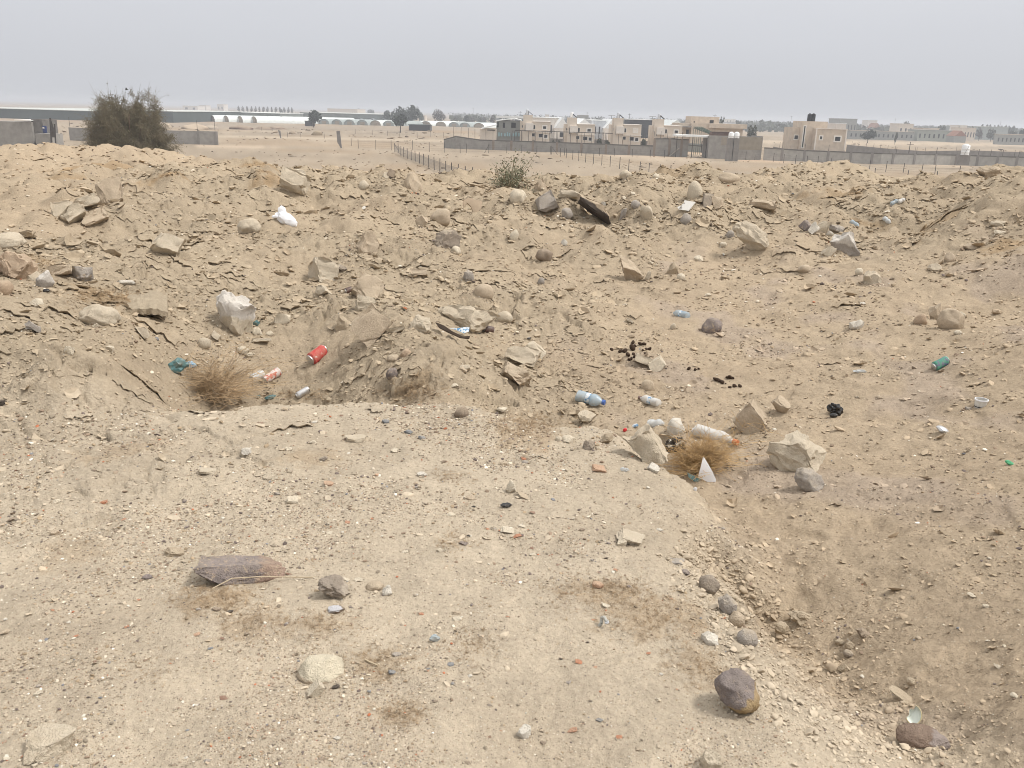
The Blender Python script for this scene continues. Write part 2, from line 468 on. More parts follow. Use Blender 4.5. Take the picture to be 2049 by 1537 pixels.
def mesh_np(name, v, f, mat=None, smooth=True, sharp=None):
    me = bpy.data.meshes.new(name)
    v = np.asarray(v, np.float32); 
    if isinstance(f, np.ndarray):
        k = f.shape[1]
        me.vertices.add(len(v)); me.vertices.foreach_set('co', v.ravel())
        me.loops.add(f.size); me.loops.foreach_set('vertex_index', f.ravel().astype(np.int32))
        me.polygons.add(len(f)); me.polygons.foreach_set('loop_start', np.arange(0, f.size, k, dtype=np.int32))
        me.update(calc_edges=True)
    else:
        me.from_pydata([tuple(p) for p in v], [], f); me.update()
    if mat: me.materials.append(mat)
    if smooth:
        me.polygons.foreach_set('use_smooth', np.ones(len(me.polygons), bool))
        if sharp: me.set_sharp_from_angle(angle=R(sharp))
    return me

def obj(name, me, parent=None, loc=None, rot=None):
    o = bpy.data.objects.new(name, me); link(o)
    if parent is not None: o.parent = parent
    if loc is not None: o.location = loc
    if rot is not None: o.rotation_euler = rot
    return o

def empty(name, loc, rz=0.0):
    o = bpy.data.objects.new(name, None); link(o); o.location = loc; o.rotation_euler = (0, 0, rz); o.empty_display_size = .2
    return o

class MB:
    """collects simple shapes into one mesh"""
    def __init__(s): s.v = []; s.f = []
    def add(s, vs, fs):
        b0 = len(s.v); s.v += [tuple(p) for p in vs]; s.f += [tuple(i + b0 for i in q_) for q_ in fs]; return s
    def box(s, x0, x1, y0, y1, z0, z1):
        return s.add([(x0, y0, z0), (x1, y0, z0), (x1, y1, z0), (x0, y1, z0), (x0, y0, z1), (x1, y0, z1), (x1, y1, z1), (x0, y1, z1)],
                     [(0, 3, 2, 1), (4, 5, 6, 7), (0, 1, 5, 4), (1, 2, 6, 5), (2, 3, 7, 6), (3, 0, 4, 7)])
    def bar(s, a, b, r=.03, k=6, r2=None):
        a = Vector(a); b = Vector(b); d = (b - a)
        if d.length < 1e-6: return s
        qd = d.to_track_quat('Z', 'Y'); r2 = r if r2 is None else r2
        vs = []
        for p_, rr in ((a, r), (b, r2)):
            for i in range(k):
                an = 2 * math.pi * i / k
                vs.append(p_ + qd @ Vector((rr * math.cos(an), rr * math.sin(an), 0)))
        fs = [(i, (i + 1) % k, (i + 1) % k + k, i + k) for i in range(k)] + [tuple(range(k - 1, -1, -1)), tuple(range(k, 2 * k))]
        return s.add(vs, fs)
    def lathe(s, prof, k=16, axis='Z', cap=True):
        vs = []
        for (r_, h) in prof:
            for i in range(k):
                an = 2 * math.pi * i / k
                c_, s_ = r_ * math.cos(an), r_ * math.sin(an)
                vs.append((c_, s_, h) if axis == 'Z' else (h, c_, s_))
        fs = []
        for j in range(len(prof) - 1):
            for i in range(k):
                fs.append((j * k + i, j * k + (i + 1) % k, (j + 1) * k + (i + 1) % k, (j + 1) * k + i))
        if cap:
            fs.append(tuple(range(k - 1, -1, -1))); fs.append(tuple((len(prof) - 1) * k + i for i in range(k)))
        return s.add(vs, fs)
    def prism(s, pts, y0, y1):
        """polygon in xz extruded along y"""
        k = len(pts)
        vs = [(p[0], y0, p[1]) for p in pts] + [(p[0], y1, p[1]) for p in pts]
        fs = [tuple(range(k)), tuple(range(2 * k - 1, k - 1, -1))] + [((i + 1) % k, i, i + k, (i + 1) % k + k) for i in range(k)]
        return s.add(vs, fs)
    def mesh(s, name, mat, smooth=False, sharp=40):
        return mesh_np(name, s.v, s.f, mat, smooth, sharp if smooth else None)
    def obj(s, name, mat, parent=None, loc=None, rot=None, smooth=False):
        return obj(name, s.mesh(name, mat, smooth), parent, loc, rot)

# ------------------------------------------------------------------ the ground
nr, nc = AZ.shape
verts = np.stack([X, Y, Z], -1).reshape(-1, 3)
ri, ci = np.meshgrid(np.arange(nr - 1), np.arange(nc), indexing='ij')
cn = (ci + 1) % nc
faces = np.stack([ri * nc + ci, ri * nc + cn, (ri + 1) * nc + cn, (ri + 1) * nc + ci], -1).reshape(-1, 4)[:, ::-1]
cap_i = len(verts)
verts = np.concatenate([verts, [[0, 0, float(Z[0].mean())]]])
gme = bpy.data.meshes.new('ground')
tri = np.stack([np.full(nc, cap_i), np.arange(nc), (np.arange(nc) + 1) % nc], -1)[:, ::-1]
allidx = np.concatenate([faces.ravel(), tri.ravel()]).astype(np.int32)
gme.vertices.add(len(verts)); gme.vertices.foreach_set('co', verts.astype(np.float32).ravel())
gme.loops.add(len(allidx)); gme.loops.foreach_set('vertex_index', allidx)
starts = np.concatenate([np.arange(len(faces)) * 4, len(faces) * 4 + np.arange(len(tri)) * 3]).astype(np.int32)
gme.polygons.add(len(starts)); gme.polygons.foreach_set('loop_start', starts)
gme.update(calc_edges=True)
gme.polygons.foreach_set('use_smooth', np.ones(len(starts), bool))
# soil colour: pale shelf, tan loose sand, grey-beige crust, rusty dead weeds, paler farmland
def col_(r_, g_, b_): return np.array([r_, g_, b_])
c_plat = col_(.462, .388, .294); c_tan = col_(.398, .314, .222); c_crust = col_(.366, .297, .213); c_far = col_(.300, .242, .178); c_rust = col_(.30, .20, .105)
Rz = D.ravel(); xx = X.ravel(); yy = Y.ravel(); az_ = np.where(AZ > math.pi, AZ - 2 * math.pi, AZ).ravel()
mp_ = MP.ravel()[:, None]; cr_ = np.clip(CR.ravel(), 0, 1)[:, None]; rg_ = RG.ravel()[:, None]; ml_ = ML.ravel()[:, None]
n1 = fbm(xx * .9, yy * .9, 4, 201)[:, None]; n2 = fbm(xx * 4, yy * 4, 4, 203)[:, None]
col = c_tan + (c_crust - c_tan) * np.clip(cr_ * 1.1 + .25 * n1, 0, 1)
col = col + (c_plat - col) * np.clip(mp_ * (1 + .22 * n1), 0, 1)
col = col + (c_crust - col) * np.clip(ml_ * .6, 0, 1)
col = col * (1 + .07 * n1 + .06 * n2)
# grey ashy streaks in the hollow
ash = sstep(.15, .6, fbm(xx * 1.3, yy * .8, 3, 207))[:, None] * rg_ * (1 - mp_)
col = col + (col_(.37, .30, .24) - col) * ash * .55
# dead weed cover: patches in world coordinates
def patch(u, v, rx, ry, amt, c=c_rust):
    global col
    p = hit(u, v); s = pxm(p)
    a = math.atan2(p.x, p.y); d0 = math.hypot(p.x, p.y)
    sx = rx * s; 
    up = hit(u, v - ry); dn = hit(u, v + ry)
    sy = min(max(.06, abs(math.hypot(up.x, up.y) - math.hypot(dn.x, dn.y)) / 2), .14 * d0)
    tx = (az_ - a) * d0 / sx; ty = (Rz - d0) / sy
    r2 = np.sqrt(tx ** 2 + ty ** 2) + .55 * fbm(xx / sx * 2.2, yy / sy * 2.2, 4, int(u) % 97)
    k_ = sstep(1.0, .35, r2)[:, None] * amt
    col = col + (c - col) * k_
for u, v, rx, ry, amt in ((230, 338, 200, 8, .55), (330, 350, 90, 5, .7), (140, 355, 80, 6, .5), (520, 330, 60, 6, .7), (540, 343, 50, 5, .6), (590, 325, 60, 3, .4), (215, 595, 85, 16, .6), (1690, 390, 60, 7, .45), (1880, 440, 50, 7, .4), (2010, 490, 50, 18, .55),
                          (1740, 450, 60, 8, .4), (1600, 395, 40, 6, .35), (830, 780, 60, 22, .35), (1060, 850, 80, 22, .4), (430, 1195, 100, 34, .42), (1300, 1230, 130, 60, .34), (760, 1330, 80, 44, .30), (800, 1430, 70, 30, .28), (1400, 1330, 80, 50, .28), (500, 1250, 90, 40, .28),
                          (1200, 1185, 100, 34, .3), (640, 1250, 90, 30, .28), (150, 1100, 90, 30, .25), (620, 915, 90, 22, .3), (250, 900, 110, 20, .25), (70, 525, 60, 18, .3), (1340, 348, 60, 6, .3), (600, 480, 40, 20, .0)):
    patch(u, v, rx, ry, amt)
# plain: tracks and field tones
farm = sstep(55, 110, Rz)[:, None]
fld = fbm(xx * .010, yy * .022, 4, 221)[:, None]
fl2 = fbm(xx * .045 + 5, yy * .09, 4, 225)[:, None]
colf = c_far * (1 + .20 * fld + .12 * fl2 + .10 * fbm(xx * .35, yy * .35, 3, 223)[:, None])
colf = colf + (col_(.26, .185, .115) - colf) * .45 * sstep(.15, .6, fld - fl2 * .6)
col = col * (1 - farm) + colf * farm
def band(u0, v0, u1, v1, wd, c, amt):
    """a graded dirt road or strip across the plain, between two pixels"""
    global col
    a = on_z(u0, v0, PLAIN); b = on_z(u1, v1, PLAIN)
    ex, ey = b.x - a.x, b.y - a.y
    t_ = np.clip(((xx - a.x) * ex + (yy - a.y) * ey) / (ex * ex + ey * ey), 0, 1)
    dd = np.hypot(xx - a.x - t_ * ex, yy - a.y - t_ * ey) + wd * .35 * fbm(xx * .2, yy * .2, 2, 231)
    k_ = (sstep(wd, wd * .6, dd) * amt)[:, None] * farm
    col = col + (c - col) * k_
road = col_(.43, .34, .25)
band(430, 293, 790, 303, 5, road, .8); band(790, 303, 1370, 316, 5, road, .7); band(1375, 304, 1560, 326, 6, col_(.44, .33, .23), .9); band(1560, 326, 2100, 336, 3, road, .7)
band(440, 272, 900, 283, 14, col_(.43, .355, .265), .7); band(1450, 283, 2049, 290, 30, col_(.43, .345, .25), .8)
band(340, 250, 1000, 262, 45, col_(.27, .22, .17), .7); band(0, 240, 340, 243, 30, col_(.33, .24, .17), .6)
band(880, 262, 910, 264, 20, col_(.30, .2, .11), .6)
gcol = np.ones((len(verts), 4), np.float32)
gcol[:-1, :3] = np.clip(col, .02, .8); gcol[-1, :3] = c_plat
ca = gme.color_attributes.new('soil', 'FLOAT_COLOR', 'POINT')
ca.data.foreach_set('color', gcol.ravel())
del verts, faces, allidx

mt, t, b = nodes('soil')
at_ = N(t, 'ShaderNodeVertexColor', layer_name='soil')
geo = N(t, 'ShaderNodeNewGeometry')
pos = geo.outputs['Position']
f_a = noise(t, pos, 7, 6, .62); f_b = noise(t, pos, 55, 5, .65); f_c = noise(t, pos, 260, 3, .6)
c1 = scale_c(t, at_.outputs[0], rampf(t, f_a, .3, .7, .90, 1.10))
c1 = scale_c(t, c1, rampf(t, f_b, .28, .72, .83, 1.15))
c1 = scale_c(t, c1, rampf(t, f_c, .25, .75, .86, 1.12))
# grit: light and dark grains a few millimetres across
vo = N(t, 'ShaderNodeTexVoronoi'); vo.inputs['Scale'].default_value = 150; L(t, pos, vo.inputs['Vector'])
grain = rampf(t, vo.outputs['Distance'], .30, .18)
vs_ = N(t, 'ShaderNodeSeparateColor'); L(t, vo.outputs['Color'], vs_.inputs[0])
light = N(t, 'ShaderNodeMath', operation='MULTIPLY'); L(t, grain, light.inputs[0]); L(t, rampf(t, vs_.outputs[0], .90, .92), light.inputs[1])
dark = N(t, 'ShaderNodeMath', operation='MULTIPLY'); L(t, grain, dark.inputs[0]); L(t, rampf(t, vs_.outputs[1], .86, .88), dark.inputs[1])
c2 = mixc(t, light.outputs[0], c1, (.62, .56, .46))
c2 = mixc(t, dark.outputs[0], c2, (.13, .10, .08))
L(t, c2, b.inputs['Base Color'])
b.inputs['Roughness'].default_value = 1.0; b.inputs['Specular IOR Level'].default_value = .05
ad = N(t, 'ShaderNodeMath', operation='ADD'); L(t, f_b, ad.inputs[0]); L(t, rampf(t, f_c, 0, 1, 0, .5), ad.inputs[1])
f_d = noise(t, pos, 22, 6, .7)
rd = N(t, 'ShaderNodeMath', operation='ABSOLUTE'); sb = N(t, 'ShaderNodeMath', operation='SUBTRACT'); L(t, f_d, sb.inputs[0]); sb.inputs[1].default_value = .5; L(t, sb.outputs[0], rd.inputs[0])
ad3 = N(t, 'ShaderNodeMath', operation='MULTIPLY_ADD'); L(t, rd.outputs[0], ad3.inputs[0]); ad3.inputs[1].default_value = 2.2; L(t, ad.outputs[0], ad3.inputs[2])
bump(t, b, ad3.outputs[0], .75, .017)
gme.materials.append(mt)
SOIL = mt
tag(obj('ground', gme), 'dry stony ground of shelf, hollows, mounds and the plain beyond', None, None, 'structure')
# ------------------------------------------------------------------ rocks
_ico = {}
def ico(sub):
    if sub not in _ico:
        bm = bmesh.new(); bmesh.ops.create_icosphere(bm, subdivisions=sub, radius=1.0)
        bm.verts.ensure_lookup_table()
        _ico[sub] = (np.array([v_.co[:] for v_ in bm.verts]), np.array([[v_.index for v_ in f_.verts] for f_ in bm.faces], np.int32))
        bm.free()
    return _ico[sub]

def rock_verts(seed, dims, shape, sub):
    v0, f0 = ico(sub)
    r_ = np.random.default_rng(seed)
    v = v0.copy()
    cuts, lo, hi, rough = {'round': (8, .74, .95, .07), 'egg': (3, .82, .96, .045), 'block': (9, .48, .70, .10), 'slab': (9, .48, .78, .095), 'chunk': (12, .48, .82, .11), 'chip': (7, .4, .75, .04), 'plate': (8, .46, .74, .065)}[shape]
    if shape in ('block', 'slab', 'plate'):
        for ax in range(3):
            for sg in (-1, 1):
                nrm = np.zeros(3); nrm[ax] = sg; nrm += r_.normal(0, .16, 3); nrm /= np.linalg.norm(nrm)
                c_ = r_.uniform(.45, .55)
                ex = np.maximum(0, v @ nrm - c_); v -= ex[:, None] * nrm
    for i in range(cuts):
        nrm = r_.normal(0, 1, 3); nrm /= np.linalg.norm(nrm); c_ = r_.uniform(lo, hi)
        ex = np.maximum(0, v @ nrm - c_); v -= ex[:, None] * nrm * .96
    rad = np.linalg.norm(v, axis=1, keepdims=True)
    p = v0 * 1.6 + r_.uniform(0, 50, 3)
    disp = perlin3(p, seed) * 1.0 + .6 * perlin3(p * 2.3, seed + 3) + .4 * perlin3(p * 5.1, seed + 6) + ((.3 * perlin3(p * 11, seed + 8) - .5 * sstep(.25, .0, np.abs(perlin3(p * 2.1, seed + 12)))) if sub > 2 else 0)
    v = v * (1 + rough * 1.5 * disp[:, None])
    mn, mx = v.min(0), v.max(0)
    v = (v - (mn + mx) / 2) / (mx - mn)
    return v * np.array(dims), f0

ROCKCOL = {'rust': (.215, .155, .12), 'tan': (.455, .37, .275), 'pale': (.52, .45, .35), 'cream': (.60, .53, .42), 'grey': (.35, .315, .28), 'purple': (.225, .19, .178), 'brown': (.26, .205, .155), 'white': (.62, .58, .51),
           'redtan': (.42, .315, .225), 'dark': (.085, .07, .06), 'soilclod': (.40, .325, .235), 'browngrey': (.29, .245, .20), 'orange': (.42, .19, .11), 'redbrown': (.245, .15, .11), 'peach': (.48, .31, .21), 'slate': (.24, .25, .26), 'black': (.035, .033, .035)}

def rock_material(name, rough_tint, dust, second=None, axis=None, thr=0.0, veins=0.0, vs=1.0):
    mt, t, b = nodes(name)
    oi = N(t, 'ShaderNodeObjectInfo'); tcn = N(t, 'ShaderNodeTexCoord'); geo = N(t, 'ShaderNodeNewGeometry')
    off = N(t, 'ShaderNodeVectorMath', operation='ADD'); L(t, geo.outputs['Position'], off.inputs[0]); 
    rv = N(t, 'ShaderNodeVectorMath', operation='SCALE'); rv.inputs[0].default_value = (31, 17, 23); L(t, oi.outputs['Random'], rv.inputs[3]); L(t, rv.outputs[0], off.inputs[1])
    p = off.outputs[0]
    a_ = noise(t, p, 9, 6, .65); bb = noise(t, p, 60, 5, .7)
    base_c = oi.outputs['Color']
    if second is not None:
        sp = N(t, 'ShaderNodeSeparateXYZ'); L(t, tcn.outputs['Generated'], sp.inputs[0])
        ad = N(t, 'ShaderNodeMath', operation='ADD'); L(t, sp.outputs[axis], ad.inputs[0]); L(t, rampf(t, noise(t, tcn.outputs['Generated'], 3.0, 5), 0, 1, -.28, .28), ad.inputs[1])
        base_c = mixc(t, rampf(t, ad.outputs[0], thr - .03, thr + .03), base_c, second)
    c_ = scale_c(t, base_c, rampf(t, a_, .25, .75, 1 - rough_tint, 1 + rough_tint))
    c_ = scale_c(t, c_, rampf(t, bb, .25, .75, .84, 1.14))
    if veins:
        c_ = mixc(t, rampf(t, noise(t, p, 26 * vs, 6, .75), .54, .62, 0, veins), c_, (.42, .33, .24))
        c_ = mixc(t, rampf(t, noise(t, p, 18 * vs, 6, .8), .56, .64, 0, veins * .8), c_, (.055, .048, .048))
    # settled dust on upward faces
    nsep = N(t, 'ShaderNodeSeparateXYZ'); L(t, geo.outputs['Normal'], nsep.inputs[0])
    du = N(t, 'ShaderNodeMath', operation='MULTIPLY'); L(t, rampf(t, nsep.outputs[2], .15, .9, 0, dust), du.inputs[0]); L(t, rampf(t, noise(t, p, 14, 5, .7), .35, .62), du.inputs[1])
    c_ = mixc(t, du.outputs[0], c_, (.46, .38, .28))
    L(t, c_, b.inputs['Base Color']); b.inputs['Roughness'].default_value = .92; b.inputs['Specular IOR Level'].default_value = .12
    ad2 = N(t, 'ShaderNodeMath', operation='ADD'); L(t, bb, ad2.inputs[0]); L(t, noise(t, p, 180, 3), ad2.inputs[1])
    bump(t, b, ad2.outputs[0], .8, .012)
    return mt
LIME = rock_material('limestone', .16, .75)
BASALT = rock_material('dark_mottled_rock', .3, .45, veins=.85)
SMOOTH = rock_material('plain_stone', .12, .40)
COBBLE2 = rock_material('purple_cobble_with_tan_end', .2, .12, (.36, .265, .15), 0, .60, veins=.3)
FLINT = rock_material('flint_with_pale_rind', .16, .1, (.42, .36, .29), 0, .72)
FLINT2 = rock_material('flint_white_top', .12, .0, (.50, .49, .50), 2, .50)
WHITETOP = rock_material('white_patched_limestone', .14, .15, (.58, .54, .49), 2, .52)
LITTOP = rock_material('cream_stone_painted_lit_top', .1, .1, (.58, .515, .395), 2, .56)  # cream over tan: the light on its upper side is painted in
COBBLE3 = rock_material('rusty_brown_cobble', .25, .08, (.30, .25, .225), 0, .68, veins=.25)
BEAM = rock_material('charred_beam_surface', .25, .0, (.40, .32, .23), 2, .40)
SLABM = rock_material('flaking_purple_slab', .40, .28, (.30, .215, .17), 0, .74, veins=.95, vs=2.2)
MATS = {'BS': SLABM, 'BM': BEAM, 'L': LIME, 'B': BASALT, 'S': SMOOTH, 'C2': COBBLE2, 'F': FLINT, 'F2': FLINT2, 'W': WHITETOP, 'SC': LITTOP, 'C3': COBBLE3}
FEET = []
LAND = []          # landmarks used when describing small stones: (u, v, phrase)
def rock(uc, vc, ln, th, ang, shape, colr, label, mat='L', sub=3, hk=None, seed=None, short=None, name='rock', cat='rock', embed=.38, group=None, yaw=0.0):
    a = R(ang)
    vext = abs(ln * math.sin(a)) + abs(th * math.cos(a))
    p = hit(uc, min(1560, vc + .40 * vext))
    s = pxm(p)
    d3 = p - Vector((0, 0, EYE)); el = math.asin(-d3.z / d3.length); az = math.atan2(p.x, p.y)
    wl = ln * s; hv = th * s
    kd = {'round': .85, 'egg': .75, 'block': .75, 'slab': .7, 'chunk': .8, 'chip': .7, 'plate': .5}[shape]
    dep = min(kd * wl, hv * 1.25 / max(.25, math.sin(el)) if shape == 'slab' else hv * 1.5)
    h = (hv - dep * math.sin(el) * .62) / math.cos(el)
    h = max(h, .38 * hv, .12 * dep)
    if shape == 'slab' and abs(ang) < 30:
        h = max((.17 if el < .42 else .085) * wl, (hv - .95 * wl * math.sin(el)) / math.cos(el)); dep = min(max((hv - h * math.cos(el)) / math.sin(el), .45 * wl), 1.1 * wl)
    if shape == 'plate':
        h = .15 * wl; dep = .48 * wl
    if hk: h = hv * hk
    H = h * (1 + embed)
    sd_ = seed if seed is not None else int(uc * 7 + vc * 13)
    v, f = rock_verts(sd_, (wl, dep, H), shape, sub)
    me = mesh_np(name, v, f, MATS[mat], True, 32 if shape not in ('egg', 'round') else None)
    hx, hy = d3.x / math.hypot(d3.x, d3.y), d3.y / math.hypot(d3.x, d3.y)
    c = Vector((p.x + hx * dep * .36, p.y + hy * dep * .36, 0))
    c.z = .5 * gz(c.x, c.y) + .5 * p.z + h - H / 2 + (abs(math.sin(a)) * wl * .33)
    rot = Matrix.Rotation(-az + yaw, 4, 'Z') @ Matrix.Rotation(R(-22) if shape in ('slab', 'block') and vc < 800 else 0, 4, 'X') @ Matrix.Rotation(a, 4, 'Y')
    o = obj(name, me, None, c, rot.to_euler())
    o.color = (*ROCKCOL[colr], 1)
    if label: tag(o, label, cat, group)
    if short: LAND.append((uc, vc, short))
    FEET.append((c.x, c.y, wl * .5, dep * .5, az))
    return o

